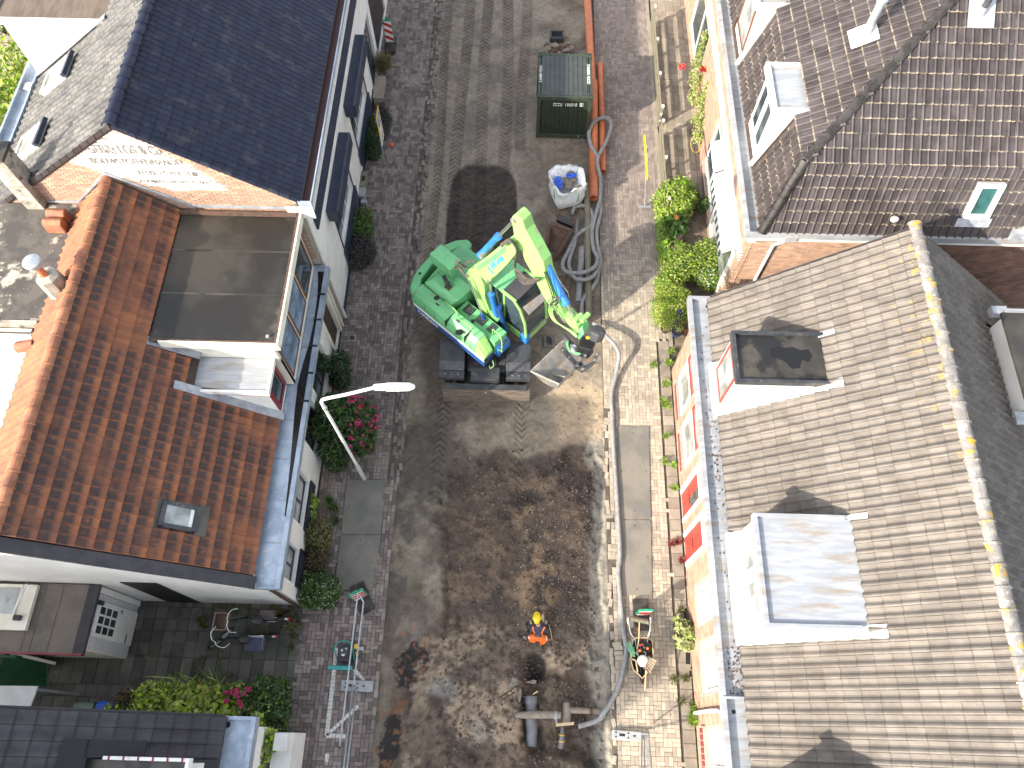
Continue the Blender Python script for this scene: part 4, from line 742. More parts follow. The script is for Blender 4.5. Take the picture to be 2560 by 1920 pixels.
obj('flashing', MB().obox((-7.55, -.36, CZ+(CE+7.55)*SC+.12), (.45, 0, -.45*SC), (0, .15, 0), (0, 0, .012)).obox((-6.1, -.62, CZ+(CE+6.1)*SC+.12), (.2, 0, -.2*SC), (0, .1, 0), (0, 0, .012)).obox((-8.15, -2.2, CZ+(CE+8.15)*SC+.12), (.2, 0, -.2*SC), (0, 2.0, 0), (0, 0, .012)), 'wet_black', cdm)
for k in range(6): obj('trim_clip', MB().box((-7.6+k*.28, -.56, dz+.05), (-7.57+k*.28, -.47, dz+.065)), 'crimson_paint', cdm)
TN = thing('unseen_shade_house', 'unseen tall brick house added to shade the street from the lower left', 'house', (-16, -8, 0))
obj('wall', MB().box((-20, -14, 0), (-13.1, -2.0, 9.2)), 'brick_brown', TN); obj('roof', MB().prism([(-20, -14, 9.2), (-13.1, -14, 9.2), (-13.4, -14, 9.9), (-19.5, -14, 9.9)], (0, 12, 0)), 'brown_tile', TN); obj('chimney', MB().box((-13.9, -10.9, 9.5), (-13.2, -9.2, 11.1)), 'brick_brown', TN)  # roof height and chimney shaped for the shade thrown on the right pavement
# white garden wall end with vine, lower left
gw = thing('garden_wall', 'white rendered garden wall with capped pier behind the grape vine', 'wall', (-4.9, -.6, 0)); p0 = un(655, 1890, 1.2)
obj('wall', MB().box((-5.45, -3, 0), (-5.0, .02, 1.15)), 'white_render', gw); pr_ = un(702, 1852, 1.5); obj('pier', MB().box((pr_[0]-.16, pr_[1]-.2, 0), (pr_[0]+.14, pr_[1]+.16, 1.5)), 'white_paint', gw, bevel=.01)
# ================================================================== garden shed
qs = zm(0, 1340, 3.771); sh = thing('garden_shed', 'grey boarded shed with felt roof and white nine pane door in the alley', 'shed', (-11.2, 2.4, 0))
X0, X1, Y0, Y1, HZ = -13.6, -9.78, 1.6, 3.0, 2.42
bd_ = MB(); n_ = 15
obj('frame', MB().box((X0, Y0+.03, 0), (X1-.03, Y1, HZ-.1)), 'panel_white', sh)
for i in range(22): obj('board', MB().box((X1-.029, Y0+.03+i*.0625, .05), (X1, Y0+.03+i*.0625+.056, HZ-.12)), 'panel_white', sh)
for i in range(13): obj('board', MB().box((X0, Y0, .06+i*.175), (X1-.03, Y0+.029, .06+i*.175+.165)), 'cream_paint', sh)
obj('roof', MB().box((X0-.1, Y0-.1, HZ-.1), (X1-.12, Y1+.02, HZ)), 'felt', sh); obj('roof_edge', MB().prism([(X1-.12, Y0-.1, HZ-.1), (X1-.12, Y0-.1, HZ+.012), (X1+.10, Y0-.1, HZ-.04), (X1+.10, Y0-.1, HZ-.14)], (0, Y1-Y0+.12, 0)), 'slate_tile', sh)
for a, b_ in ((-10.5, 1.55), (-11.1, 1.9), (-10.9, 2.6)): obj('felt_seam', MB().box((a, Y0-.08, HZ+.001), (a+.02, Y1, HZ+.008)), 'bitumen_brown', sh)
obj('roof_trim', MB().box((X0, Y0-.14, HZ-.13), (X1+.1, Y0-.101, HZ+.01)), 'crimson_paint', sh)
dr = obj('door', MB().box((X1+.002, 1.92, .06), (X1+.035, 2.72, 2.1)), 'white_paint', sh, bevel=.006)
for i in range(3):
    for j in range(3): obj('pane', MB().box((X1+.036, 2.01+i*.215, 1.12+j*.30), (X1+.042, 2.01+i*.215+.165, 1.12+j*.30+.23)), 'crimson_paint' if False else 'glass', dr)
obj('handle', MB().tube([(X1+.04, 2.64, 1.0), (X1+.09, 2.64, 1.0), (X1+.09, 2.56, 1.0)], .012), 'black', dr); obj('hinge', MB().box((X1+.036, 1.93, .4), (X1+.046, 2.15, .44)), 'black', dr)
obj('wall_lamp', MB().box((X1+.002, 2.62, 1.95), (X1+.09, 2.72, 2.12)), 'black_steel', sh); obj('corner_board', MB().box((X1+.001, 2.88, .1), (X1+.06, 3.02, HZ-.1)), 'white_paint', sh)
cf = thing('cold_frame', 'white framed glazed cold frame lying on the shed roof', 'cold frame', (-12, 2.4, HZ)); u0 = un(*qs(230, 890), HZ+.1); u1 = un(*qs(340, 460), HZ+.1)
obj('box', MB().box((-13.3, u0[1]+.0, HZ+.002), (u0[0]+.02, u1[1], HZ+.12)), 'cream_paint', cf, bevel=.01); obj('pane', MB().box((-13.2, u0[1]+.35, HZ+.121), (u0[0]-.35, u1[1]-.08, HZ+.135)), 'glass_curtain', cf)
obj('frame_bar', MB().tube([(u0[0]-.28, u0[1]+.25, HZ+.25), (u1[0]-.10, u1[1]-.02, HZ+.3)], .02).tube([(u0[0]-.32, u0[1]+.25, HZ+.14), (u1[0]-.28, u1[1]-.02, HZ+.14)], .02), 'white_paint', cf)
obj('weight', MB().box((u0[0]-.28, u0[1]+.2, HZ+.121), (u0[0]-.12, u0[1]+.32, HZ+.22)), 'slate_tile', cf, bevel=.02)
gdn = thing('green_gate', 'dark green boarded gate with white rail beside the shed', 'gate', (-12, 1.1, 0)); obj('panel', MB().prism([(-11.55, 1.42, .02), (-11.55, 1.48, .02), (-12.9, 1.48, .02), (-12.9, 1.42, .02)], (0, 0, 1.75)), 'door_green', gdn)
g0 = un(*qs(0, 1300), 1.4); g1 = un(*qs(440, 1300), .1)
obj('panel_side', MB().add([un(*qs(60, 1080), 1.8), un(*qs(440, 1200), .6), un(*qs(440, 1420), .05), un(*qs(-40, 1420), 1.3), un(*qs(-40, 1330), 1.6)], [(0, 1, 2, 3, 4)]), 'door_green', gdn)
obj('rail', MB().obox((un(*qs(110, 1105), 1.75)+un(*qs(515, 1200), .65))/2, (un(*qs(515, 1200), .65)-un(*qs(110, 1105), 1.75))/2, (0, .035, 0), (0, 0, .05)), 'cream_paint', gdn)
pn = thing('roof_panel', 'pale sheet roof of a lean to at the left edge behind the bins', 'canopy', (-11.2, .6, 2)); a_, b_, c_, d_ = (un(*qs(*p), 2.0) for p in ((-60, 1410), (355, 1415), (275, 1625), (-60, 1620)))
obj('sheet', MB().prism([a_, b_, c_, d_], (0, 0, -.05)), 'panel_white', pn); obj('post', MB().box((b_[0]-.08, b_[1]-.1, 0), (b_[0]-.02, b_[1]-.04, 1.94)), 'galv', pn)
for nm, lab, px, m_ in (('wheelie_bin', 'green wheelie bin behind the dark roofed house', (205, 1773), 'bin_green'), ('wheelie_bin', 'blue wheelie bin next to the green one, half under leaves', (262, 1770), 'bin_blue')):
    c = un(*px, 1.05); c[1] -= .12; t = thing(nm, lab, 'bin', (c[0], c[1], 0)); mb = MB(); mb.prism([(c[0]-.2, c[1]-.22, .06), (c[0]+.2, c[1]-.22, .06), (c[0]+.2, c[1]+.2, .06), (c[0]-.2, c[1]+.2, .06)], (0, 0, .9)); obj('body', mb, m_, t, bevel=.02)
    obj('lid', MB().prism([(c[0]-.24, c[1]-.28, .98), (c[0]-.24, c[1]-.22, 1.04), (c[0]-.24, c[1]+.2, 1.05), (c[0]-.24, c[1]+.28, .98)], (.48, 0, 0)), m_, t, bevel=.025)
    for s_ in (-1, 1): obj('wheel', MB().lathe((c[0]+s_*.2-.02, c[1]+.22, .1), [(.1, 0), (.1, .04)], 14, (1, 0, 0)), 'tyre', t)
# ================================================================== HOUSE H (taupe roof, lower right)
HX, HZe, HXr, HZr = 4.95, 3.34, 8.83, 6.52
SH = (HZr-HZe)/(HXr-HX); HY1 = 10.72; HY0 = -4.5
H_ = thing('taupe_roof_house', 'brick house with long taupe tiled roof, lichened ridge and two dormers', 'house', (8, 4, 0))
hh = [(8.38, 9.52, .8, 2.62), (6.85, 8.05, .8, 2.62), (5.5, 6.42, .06, 2.72), (4.32, 5.2, .06, 2.72), (2.66, 3.6, .93, 2.92), (1.1, 2.26, .93, 2.95), (-.5, .34, .93, 2.95), (-2.2, -1.2, .9, 2.9)]
hw = obj('wall', wall_x(4.585, HY0, 9.98, 0, 3.12, hh, .25).box((4.585, 9.73, 0), (13.2, 9.98, 3.12)), 'mortar', H_)
def hok(c): return not any(h[0]-.13 < c[1] < h[1]+.13 and h[2]-.12 < c[2] < h[3]+.1 for h in hh) and c[2] < 3.1
brick_wall(hw, 'brick', (4.583, 9.98, 0), (0, -1, 0), 13.5, 3.12, hok, 'brick_orange', 300, N_=(-1, 0, 0))
brick_wall(hw, 'brick', (4.59, 9.982, 0), (1, 0, 0), 4.0, 3.1, lambda c: 4.6 < c[0] < 8.6, 'brick_orange', 40, N_=(0, 1, 0))
def framed(h, m_='white_paint', pane='glass_curtain', cols=2, split=None):
    window_x(H_, 4.585, *h, -1, frame=m_, pane=pane, cols=cols, fw=.1, rec=.04, split=split)
for h in hh[:2]:
    window_x(H_, 4.585, h[0], h[1], h[2], h[2]+1.25, -1, pane='glass_curtain', fw=.1, rec=-.02, name='window'); window_x(H_, 4.585, h[0], h[1], h[2]+1.27, h[3], -1, frame='red_paint', pane='glass_curtain', fw=.08, rec=-.01, name='top_light')
    s_ = obj('sill', MB().box((4.52, h[0]-.05, h[2]-.36), (4.58, h[1]+.05, h[2]-.12)), 'mortar', H_); pieces(s_, 'glazed_tile', [brickv(.10, .13, .02)], [(mx((4.517, h[0]-.03+i*.14, h[2]-.35+k*.11), (0, 0, 1), (0, 1, 0), (-1, 0, 0)), 0) for i in range(int((h[1]-h[0]+.05)/.14)) for k in range(2)], 'crimson_paint', 60)
for k, h in enumerate(hh[2:4]):
    fr = MB(); fr.box((4.56, h[0], .06), (4.66, h[0]+.1, h[3])); fr.box((4.56, h[1]-.1, .06), (4.66, h[1], h[3])); fr.box((4.562, h[0]+.1, h[3]-.08), (4.66, h[1]-.1, h[3])); fr.box((4.562, h[0]+.1, 2.12), (4.66, h[1]-.1, 2.2)); f_ = obj('door_frame', fr, 'white_paint', H_)
    obj('pane', MB().box((4.60, h[0]+.1, 2.2), (4.61, h[1]-.1, h[3]-.08)), 'glass_curtain', f_)
    d_ = obj('door', MB().box((4.60, h[0]+.105, .07), (4.65, h[1]-.105, 2.115)), 'red_paint', H_)
    for z0_, z1_ in ((.2, .9), (1.05, 1.95)):
        for q_ in range(2): obj('door_panel', MB().box((4.588, h[0]+.17+q_*.30, z0_), (4.60, h[0]+.42+q_*.30, z1_)), 'glass' if (z0_ > 1 and k == 0 and q_ == 0) else 'red_paint', d_, bevel=.004)
    obj('letter_slot', MB().box((4.59, h[0]+.3, .95), (4.60, h[0]+.55, .99)), 'black', d_)
for h in hh[4:]: framed(h, cols=1); obj('blind', MB().box((4.64, h[0]+.15, h[2]+.1), (4.65, h[0]+.75, h[3]-.1)), 'white_render', H_)
s_ = obj('sill', MB().box((4.52, -.6, .55), (4.58, .42, .92)), 'mortar', H_); pieces(s_, 'glazed_tile', [brickv(.16, .13, .02)], [(mx((4.517, -.58+i*.14, .57+k*.17), (0, 0, 1), (0, 1, 0), (-1, 0, 0)), 0) for i in range(7) for k in range(2)], 'crimson_paint', 60)
obj('downpipe', MB().tube([(4.46, .62, 3.1), (4.48, .70, 2.6), (4.5, .72, 1.9), (4.5, .72, .1)], .045), 'white_paint', H_)
rh = obj('roof', MB().prism([(HX, HY1, HZe-.07), (HXr, HY1, HZr-.07), (13.5, HY1, HZr-.07-(13.5-HXr)*SH), (13.5, HY1, HZr-.17-(13.5-HXr)*SH), (HXr, HY1, HZr-.17), (HX, HY1, HZe-.17)], (0, HY0-HY1, 0)), 'dark_wood', H_)
D1 = dict(x0=4.9, x1=7.34, y0=7.5, y1=8.62, z=5.1); D2 = dict(x0=4.93, x1=7.0, y0=2.22, y1=4.30, z=5.12)
def hin(c):
    for D in (D1, D2):
        if c[0] < HX+(D['z']-.06-HZe)/SH+.02 and D['y0']-.12 < c[1] < D['y1']+.02: return False
    return True
hyh = math.hypot(HXr-HX, HZr-HZe); nv = round(hyh/.345)
roof_tiles(rh, 'roof_tile', (HX-.05, HY0, HZe), (0, 1, 0), (1, 0, SH), int((HY1-HY0)/.213), nv, .213, hyh/nv, 'bigwave', 'taupe_tile', inside=hin, nmax=300, lift=.030, wob=.006, rich='lip')
def hin2(c): return not (c[0] > 11.2 and 6.9 < c[1] < 9.3)
roof_tiles(rh, 'roof_tile', (13.5, HY0, HZr-.0-(13.5-HXr)*SH), (0, 1, 0), (-1, 0, SH), int((HY1-HY0)/.213), int(math.hypot(13.5-HXr, (13.5-HXr)*SH)/.345), .213, .345, 'bigwave', 'taupe_tile_rear', inside=hin2, nmax=200, lift=.026, wob=.006, rich='lip')
ridge_tiles(rh, 'ridge_tile', (HXr, HY1+.08, HZr), (HXr, HY0, HZr), .14, .40, 'taupe_ridge', flat=.8, lip=.022)
gh = MB(); gh.box((4.5, HY0, 3.18), (5.0, HY1, 3.21)); gh.box((4.40, HY0, 3.12), (4.50, HY1+.02, 3.34)); gh.box((4.50, HY1-.06, 3.12), (4.98, HY1+.02, 3.34)); gh_ = obj('gutter', gh, 'zinc_bright', H_)
for k in range(14): obj('gutter_seam', MB().box((4.505, HY1-1.3-k*.98, 3.211), (4.99, HY1-1.28-k*.98, 3.217)), 'lead', gh_)
obj('gutter_end', MB().box((4.42, .90, 3.211), (5.0, .95, 3.36)), 'zinc_bright', gh_)
obj('gutter_outlet', MB().lathe((4.92, HY1-.22, 3.211), [(.05, 0), (.05, .005)], 12).lathe((4.66, .66, 3.211), [(.045, 0), (.045, .005)], 12), 'black', gh_)
gd_ = MB()
for _ in range(240):
    yy = random.choice([random.uniform(.97, 1.9), random.gauss(6.3, .7), random.uniform(1, 10)]); xx = 4.62+random.random()**1.5*.34; s_ = random.uniform(.008, .03); gd_.box((xx, yy, 3.212), (xx+s_, yy+s_*1.3, 3.212+s_*.5))
o = obj('gutter_leaves', gd_, 'rust', gh_); o['kind'] = 'stuff'
obj('fascia', MB().box((4.50, HY0, 2.98), (4.57, HY1-.5, 3.119)), 'white_paint', H_)
obj('verge_board', MB().prism([(HX, HY1+.001, HZe-.2), (HXr, HY1+.001, HZr-.2), (HXr, HY1+.001, HZr-.02), (HX, HY1+.001, HZe-.02)], (0, .03, 0)), 'slate_tile', H_)
def dormerH(D, roofm, label, red=False, cols=1):
    hz = lambda x: HZe+(x-HX)*SH
    d = obj('dormer', MB().prism([(D['x0']+.04, D['y0'], hz(D['x0'])-.05), (D['x1']-.02, D['y0'], D['z']-.12), (D['x0']+.04, D['y0'], D['z']-.12)], (0, D['y1']-D['y0'], 0)), 'white_render', H_, label=label)
    obj('dormer_roof', MB().box((D['x0']+.06, D['y0']-.02, D['z']-.12), (D['x1']+.30, D['y1']+.02, D['z']-.05)), roofm, d)
    tm = MB(); tm.box((D['x0']-.02, D['y0']-.09, D['z']-.16), (D['x0']+.059, D['y1']+.09, D['z']+.03)); tm.box((D['x0']+.06, D['y0']-.09, D['z']-.16), (D['x1']-.2, D['y0']-.021, D['z']+.03)); tm.box((D['x0']+.06, D['y1']+.021, D['z']-.16), (D['x1']-.2, D['y1']+.09, D['z']+.03)); obj('roof_trim', tm, 'zinc_bright' if not red else 'black_steel', d)
    n_ = cols; w_ = (D['y1']-D['y0']-.14)/n_
    for i in range(n_): window_x(d, D['x0']+.003, D['y0']+.07+i*w_, D['y0']+.07+(i+1)*w_-.03, hz(D['x0'])+.22, D['z']-.2, -1, frame='red_paint' if red else 'white_paint', pane='glass_curtain', fw=.07 if red else .13, rec=-.004, depth=.03)
    for s_, yy in ((-1, D['y0']-.26), (1, D['y1'])):
        a = D['x0']-.12; e = min(D['x1']+.2, HX+(D['z']-.06-HZe)/SH+.16)
        obj('flashing', MB().prism([(a, yy, hz(a)+.10), (e, yy, hz(e)+.10), (e, yy, hz(e)+.12), (a, yy, hz(a)+.12)], (0, .26 if s_ < 0 else .12, 0)), 'white_membrane', d)
    obj('flashing', MB().box((D['x0']-.14, D['y0']-.1, hz(D['x0'])+.0), (D['x0']+.03, D['y1']+.1, hz(D['x0'])+.16)), 'white_membrane', d)
    return d
dd = dormerH(D1, 'bitumen', 'narrow dormer with red framed window and puddled black roof', red=True); dd2 = dormerH(D2, 'zinc_bright', 'wide white dormer with pale zinc roof', cols=2)
blob = [(0.0, .35), (.25, .42), (.5, .38), (.7, .42), (.95, .30), (1.2, .36), (1.3, .1), (1.15, -.1), (.95, -.02), (.85, -.32), (.6, -.36), (.45, -.15), (.2, .02), (.0, .05)]
cx_, cy_ = 5.75, 8.05
obj('puddle', MB().prism([(cx_+a*.72, cy_+b_*.72, D1['z']-.048) for a, b_ in blob][::-1], (0, 0, .004)), 'wet_black', dd)
D3 = dict(x0=4.95, x1=6.9, y0=-2.6, y1=-.62, z=5.15); dormerH(D3, 'zinc_bright', 'third dormer just below the frame', cols=2)
db = obj('rear_dormer', MB().box((11.2, 6.95, 4.2), (14.5, 9.2, 5.25)), 'white_render', H_); obj('dormer_roof', MB().box((11.1, 6.9, 5.25), (14.6, 9.25, 5.32)), 'bitumen', db); obj('roof_trim', MB().box((11.2, 9.251, 5.2), (14.6, 9.30, 5.42)), 'zinc_bright', db); obj('flashing', MB().box((11.0, 6.6, 4.95), (12.2, 6.899, 5.0)).box((11.0, 9.301, 5.0), (11.35, 9.5, 5.2)), 'lead', db)
# ================================================================== HOUSE G (mansard, upper right)
G_ = thing('mansard_house', 'brick corner house with brown glazed mansard roof and white dormers', 'house', (10, 19, 0))
GX, GY, GE, ZE, BX, BY, ZB = 6.08, 12.1, 6.02, 4.75, 6.55, 12.45, 6.6
gh_o = [(15.65, 17.9, .45, 2.35), (12.75, 15.4, .35, 2.4), (21.5, 24.5, .4, 2.4)]
gw = obj('wall', wall_x(GX, GY, 28, 0, 4.5, gh_o, .25).box((GX, GY, 0), (16, GY+.25, 4.5)), 'mortar', G_)
brick_wall(gw, 'brick', (GX-.002, 28, 0), (0, -1, 0), 16, 4.45, lambda c: c[1] > GY and not any(h[0]-.1 < c[1] < h[1]+.1 and h[2]-.1 < c[2] < h[3]+.1 for h in gh_o), 'brick_orange', 200, N_=(-1, 0, 0))
brick_wall(gw, 'brick', (GX, GY-.002, 0), (1, 0, 0), 9.5, 4.45, lambda c: c[0] < 9.3, 'brick_orange', 150, N_=(0, -1, 0)); brick_wall(gw, 'brick', (9.2, GY-.002, 0), (1, 0, 0), 6.5, 4.45, lambda c: c[0] > 9.3, 'brick_brown', 100, N_=(0, -1, 0))
window_x(G_, GX, 15.65, 17.9, .45, 2.35, -1, pane='glass', cols=2, fw=.1, rec=.02); window_x(G_, GX, 12.75, 15.4, .35, 2.4, -1, pane='glass_curtain', cols=2, fw=.12, rec=-.05); window_x(G_, GX, 21.5, 24.5, .4, 2.4, -1, pane='glass', cols=2, fw=.1, rec=.02)
s_ = obj('sill', MB().box((GX-.07, 15.6, .12), (GX-.015, 18.0, .34)), 'mortar', G_); pieces(s_, 'glazed_tile', [brickv(.20, .09, .02)], [(mx((GX-.071, 15.62+i*.1, .13), (0, 0, 1), (0, 1, 0), (-1, 0, 0)), 0) for i in range(23)], 'crimson_paint', 60)
obj('string_course', MB().box((GX-.10, GY-.1, 3.4), (GX-.015, 28, 3.75)).box((GX-.10, GY-.1, 3.4), (16, GY-.015, 3.75)) if False else MB().box((GX-.06, GY+.02, 2.75), (GX-.015, 28, 3.1)), 'white_render', G_)
aw = obj('awning', MB().prism([(GX-.02, 12.7, 2.75), (GX-.02, 15.5, 2.75), (GX-.42, 15.5, 2.5), (GX-.42, 12.7, 2.5)], (0, 0, .05)), 'white_paint', G_)
vl = MB()
for i in range(20):
    if i % 2 == 0: vl.box((GX-.44, 12.72+i*.14, 2.28), (GX-.425, 12.72+i*.14+.14, 2.5))
obj('valance', vl, 'navy_paint', aw); vl = MB()
for i in range(20):
    if i % 2: vl.box((GX-.44, 12.72+i*.14, 2.28), (GX-.425, 12.72+i*.14+.14, 2.5))
obj('valance', vl, 'white_paint', aw)
aw2 = obj('awning', MB().prism([(GX-.02, 15.75, 2.5), (GX-.02, 16.9, 2.5), (GX-.35, 16.9, 2.35), (GX-.35, 15.75, 2.35)], (0, 0, .04)), 'white_paint', G_)
vl = MB()
for i in range(0, 9, 2): vl.box((GX-.36, 15.76+i*.13, 2.12), (GX-.352, 15.76+i*.13+.13, 2.36))
obj('valance', vl, 'navy_paint', aw2)
obj('cornice', MB().box((GX-.36, GY-.33, 4.42), (GX+.02, 28, 4.6)).box((GX+.02, GY-.33, 4.42), (16, GY+.02, 4.6)).box((GX-.2, GY-.18, 4.1), (GX-.016, 28, 4.42)), 'white_paint', G_)
gg = MB(); gg.box((GX-.44, GY-.40, 4.6), (GX-.34, 28, 4.78)); gg.box((GX-.34, GY-.40, 4.6), (16, GY-.32, 4.78)); gg.box((GX-.34, GY-.32, 4.6), (GX+.05, 28, 4.63)); gg.box((GX+.05, GY-.32, 4.6), (16, GY+.02, 4.63)); obj('gutter', gg, 'zinc_bright', G_)
obj('downpipe', MB().tube([(6.9, GY-.25, 4.62), (6.85, GY-.2, 4.3), (6.62, GY-.08, 3.9), (6.62, GY-.08, .1)], .045), 'white_paint', G_); obj('gutter_hopper', MB().box((6.65, GY-.42, 4.5), (6.95, GY-.401, 4.72)), 'zinc_bright', G_)
ey, HT = 11.78, 9.6; SU = .60; dxy = (HT-ZB)/SU
rg = obj('roof', MB().add([(GE, ey, ZE-.08), (16, ey, ZE-.08), (16, BY, ZB-.08), (BX, BY, ZB-.08), (GE, 28, ZE-.08), (BX, 28, ZB-.08), (BX+dxy, BY+dxy, HT-.08), (16, BY+dxy, HT-.08), (BX+dxy, 28, HT-.08), (16, 28, HT-.08)], [(0, 1, 2, 3), (0, 3, 5, 4), (3, 2, 7, 6), (3, 6, 8, 5), (6, 7, 9, 8)]), 'dark_wood', G_)
DG1 = (13.95, 15.35); DG2 = (17.6, 19.0); DG3 = (20.9, 22.3); DGx, DGz, DGb = 6.06, 6.55, 6.75
def side_in(lo):
    def f(c):
        k = (c[2]-ZE)/(ZB-ZE) if lo else None
        if lo: return c[0] > GE+(BX-GE)*k and not (10.75 < c[0] < 11.45 and 5.15 < c[2] < 6.3) and not (c[0] > 12.35)
        return c[0]-BX > c[1]-BY and c[0] < 14.5
    return f
Vs = np.array([0, BY-ey, ZB-ZE]); Ls = np.linalg.norm(Vs); n_ = round(Ls/.335)
roof_tiles(rg, 'roof_tile', (GE, ey, ZE), (1, 0, 0), Vs, 48, n_, .20, Ls/n_, 'roll', 'brown_tile', inside=side_in(1), nmax=200, rich='lip')
Vu = np.array([0, 1, SU]); Lu = math.hypot(dxy, HT-ZB); n_ = round(Lu/.335)
roof_tiles(rg, 'roof_tile', (BX, BY-.06, ZB+.02), (1, 0, 0), Vu, 46, n_, .20, Lu/n_, 'roll', 'brown_tile', inside=side_in(0), nmax=300, rich='lip')
def fr_lo(c): return c[1]-ey > (BY-ey)*(c[2]-ZE)/(ZB-ZE) and not any(a-.1 < c[1] < b_+.1 for a, b_ in (DG1, DG2, DG3))
Vf = np.array([BX-GE, 0, ZB-ZE]); Lf_ = np.linalg.norm(Vf); n_ = round(Lf_/.335)
roof_tiles(rg, 'roof_tile', (GE, ey, ZE), (0, 1, 0), Vf, 80, n_, .20, Lf_/n_, 'roll', 'brown_tile', inside=fr_lo, nmax=150, rich='lip')
def fr_up(c): return c[1]-BY > c[0]-BX and not any(a-.05 < c[1] < b_+.05 and c[0] < BX+.25 for a, b_ in (DG1, DG2, DG3))
roof_tiles(rg, 'roof_tile', (BX-.06, BY, ZB+.02), (0, 1, 0), (1, 0, SU), 78, round(Lu/.335), .20, Lu/round(Lu/.335), 'roll', 'brown_tile', inside=fr_up, nmax=250, rich='lip')
ridge_tiles(rg, 'hip_tile', (GE, ey, ZE+.04), (BX, BY, ZB+.06), .12, .33, 'brown_ridge', flat=1.); ridge_tiles(rg, 'hip_tile', (BX, BY, ZB+.06), (BX+dxy, BY+dxy, HT+.06), .12, .36, 'brown_ridge', flat=.9)
for k, (a, b_) in enumerate((DG1, DG2, DG3)):
    zt_ = 6.75; xb = BX+.42
    d = obj('dormer', MB().prism([(DGx, a, ZE+.05), (DGx, a, zt_-.08), (xb, a, zt_-.08), (BX, a, ZB-.1)], (0, b_-a, 0)), 'white_paint', G_)
    obj('dormer_roof', MB().box((DGx-.02, a-.02, zt_-.08), (xb+.1, b_+.02, zt_-.02)), 'zinc_bright', d); obj('roof_trim', MB().box((DGx-.12, a-.09, zt_-.14), (DGx-.021, b_+.09, zt_+.05)).box((DGx-.02, a-.09, zt_-.14), (xb, a-.021, zt_+.05)).box((DGx-.02, b_+.021, zt_-.14), (xb, b_+.09, zt_+.05)), 'white_paint', d)
    if k == 1: window_x(d, DGx-.035, a+.08, b_-.08, ZE+.35, zt_-.25, -1, frame='brown_frame', pane='glass_curtain', fw=.06, rec=-.004, depth=.04)
    else:
        for q_ in range(2): window_x(d, DGx-.035, a+.1+q_*.62, a+.68+q_*.62, ZE+.35, zt_-.25, -1, pane='glass', fw=.08, rec=-.004, depth=.04)
    obj('flashing', MB().prism([(GE-.12, a-.1, ZE+.08), (GE-.02, a-.1, ZE+.08), (BX+.0, a-.1, ZB+.10), (BX-.1, a-.1, ZB+.10)], (0, .09, 0)), 'white_membrane', d)
# roof window and vent on the side slope
Ns = np.cross(np.array([1, 0, 0]), Vs/Ls); vv = Vs/Ls; cW = np.array([11.1, ey+(BY-ey)*.55, ZE+(ZB-ZE)*.55])
m_ = MB(); m_.obox(cW+Ns*.06+vv*.42, (.32, 0, 0), vv*.06, Ns*.06); m_.obox(cW+Ns*.06-vv*.42, (.32, 0, 0), vv*.06, Ns*.06)
for s_ in (-1, 1): m_.obox(cW+Ns*.06+np.array([s_*.26, 0, 0]), (.06, 0, 0), vv*.36, Ns*.058)
rw = obj('roof_window', m_, 'panel_white', rg); obj('pane', MB().obox(cW+Ns*.05, (.2, 0, 0), vv*.36, Ns*.01), 'glass_teal', rw); obj('flashing', MB().obox(cW-vv*.6+Ns*.09, (.42, 0, 0), vv*.12, Ns*.01), 'lead', rw)
cb = obj('side_dormer', MB().box((12.45, ey-.05, ZE+.05), (16, BY+1.2, 6.7)), 'white_paint', G_); obj('dormer_roof', MB().box((12.35, ey-.15, 6.7), (16, BY+1.3, 6.78)), 'bitumen_brown', cb); obj('flashing', MB().box((12.2, ey-.1, ZE+.02), (12.44, ey+.3, ZE+.3)), 'lead', cb)
obj('vent_cap', MB().lathe((9.15, ey+.12, ZE+.5), [(.09, 0), (.06, .16), (.02, .2)], 8, (0, -.6, .8)), 'white_membrane', rg)
# flues on the upper slopes
def flue(px, py, zg, label, r=.11, h=.9, m_='galv', plate='white_membrane', V=(1, 0, SU), N_=(-SU, 0, 1)):
    P = onp(px, py, (BX, BY, ZB+.04), N_); t = thing('flue_pipe', label, 'flue', tuple(P)); N_ = np.array(N_, float)/np.linalg.norm(N_); V = np.array(V, float)/np.linalg.norm(V); U = np.cross(V, N_)
    obj('base_plate', MB().obox(P+N_*.085, U*.30, V*.32, N_*.012), plate, t); obj('collar', MB().lathe(P+np.array([0, 0, .02]), [(r*1.9, 0), (r*1.5, .08), (r*1.1, .2)], 18), 'galv', t, smooth=True, ang=50)
    obj('pipe', MB().lathe(P, [(r, 0), (r, h), (r*1.25, h+.01), (r*1.25, h+.1), (r*.6, h+.16)], 18), m_, t, smooth=True, ang=30)
zz3 = zm(1600, 0, 2.304); flue(*zz3(1290, 215), 0, 'shiny steel flue on square white plate on the brown roof', .10, .95)
flue(*zz3(1955, 85), 0, 'black flue pipe on lead plate at the top of the brown roof', .07, .5, 'black_steel', 'lead', (0, 1, SU), (0, -SU, 1))
# ================================================================== EXCAVATOR
ez = zm(980, 500, 3.19); i1 = zm(1020, 590, 6.143); i2 = zm(1160, 520, 6.143); i3 = zm(1260, 700, 6.143); i4 = zm(1080, 780, 6.914)
XO = np.array([-.97, 11.08, 0]); XF = np.array([.7593, -.6508, 0]); XL = np.array([.6508, .7593, 0]); UZ = np.array([0, 0, 1.])
def xp(x, y, z): return XO+XF*x+XL*y+UZ*z
def pl_(p, off): return onp(*p, XO+XL*off, XL)                   # point on the vertical plane along the machine, off metres to its left
EX = thing('excavator', 'green and blue wheeled excavator with raised boom and tilting bucket on the dug up street', 'excavator', tuple(XO))
def xpr(poly, z0, z1): return MB().prism([xp(a, b_, z0) for a, b_ in poly], (0, 0, z1-z0))
def xbox(x0, x1, y0, y1, z0, z1): return xpr([(x0, y0), (x1, y0), (x1, y1), (x0, y1)], z0, z1)
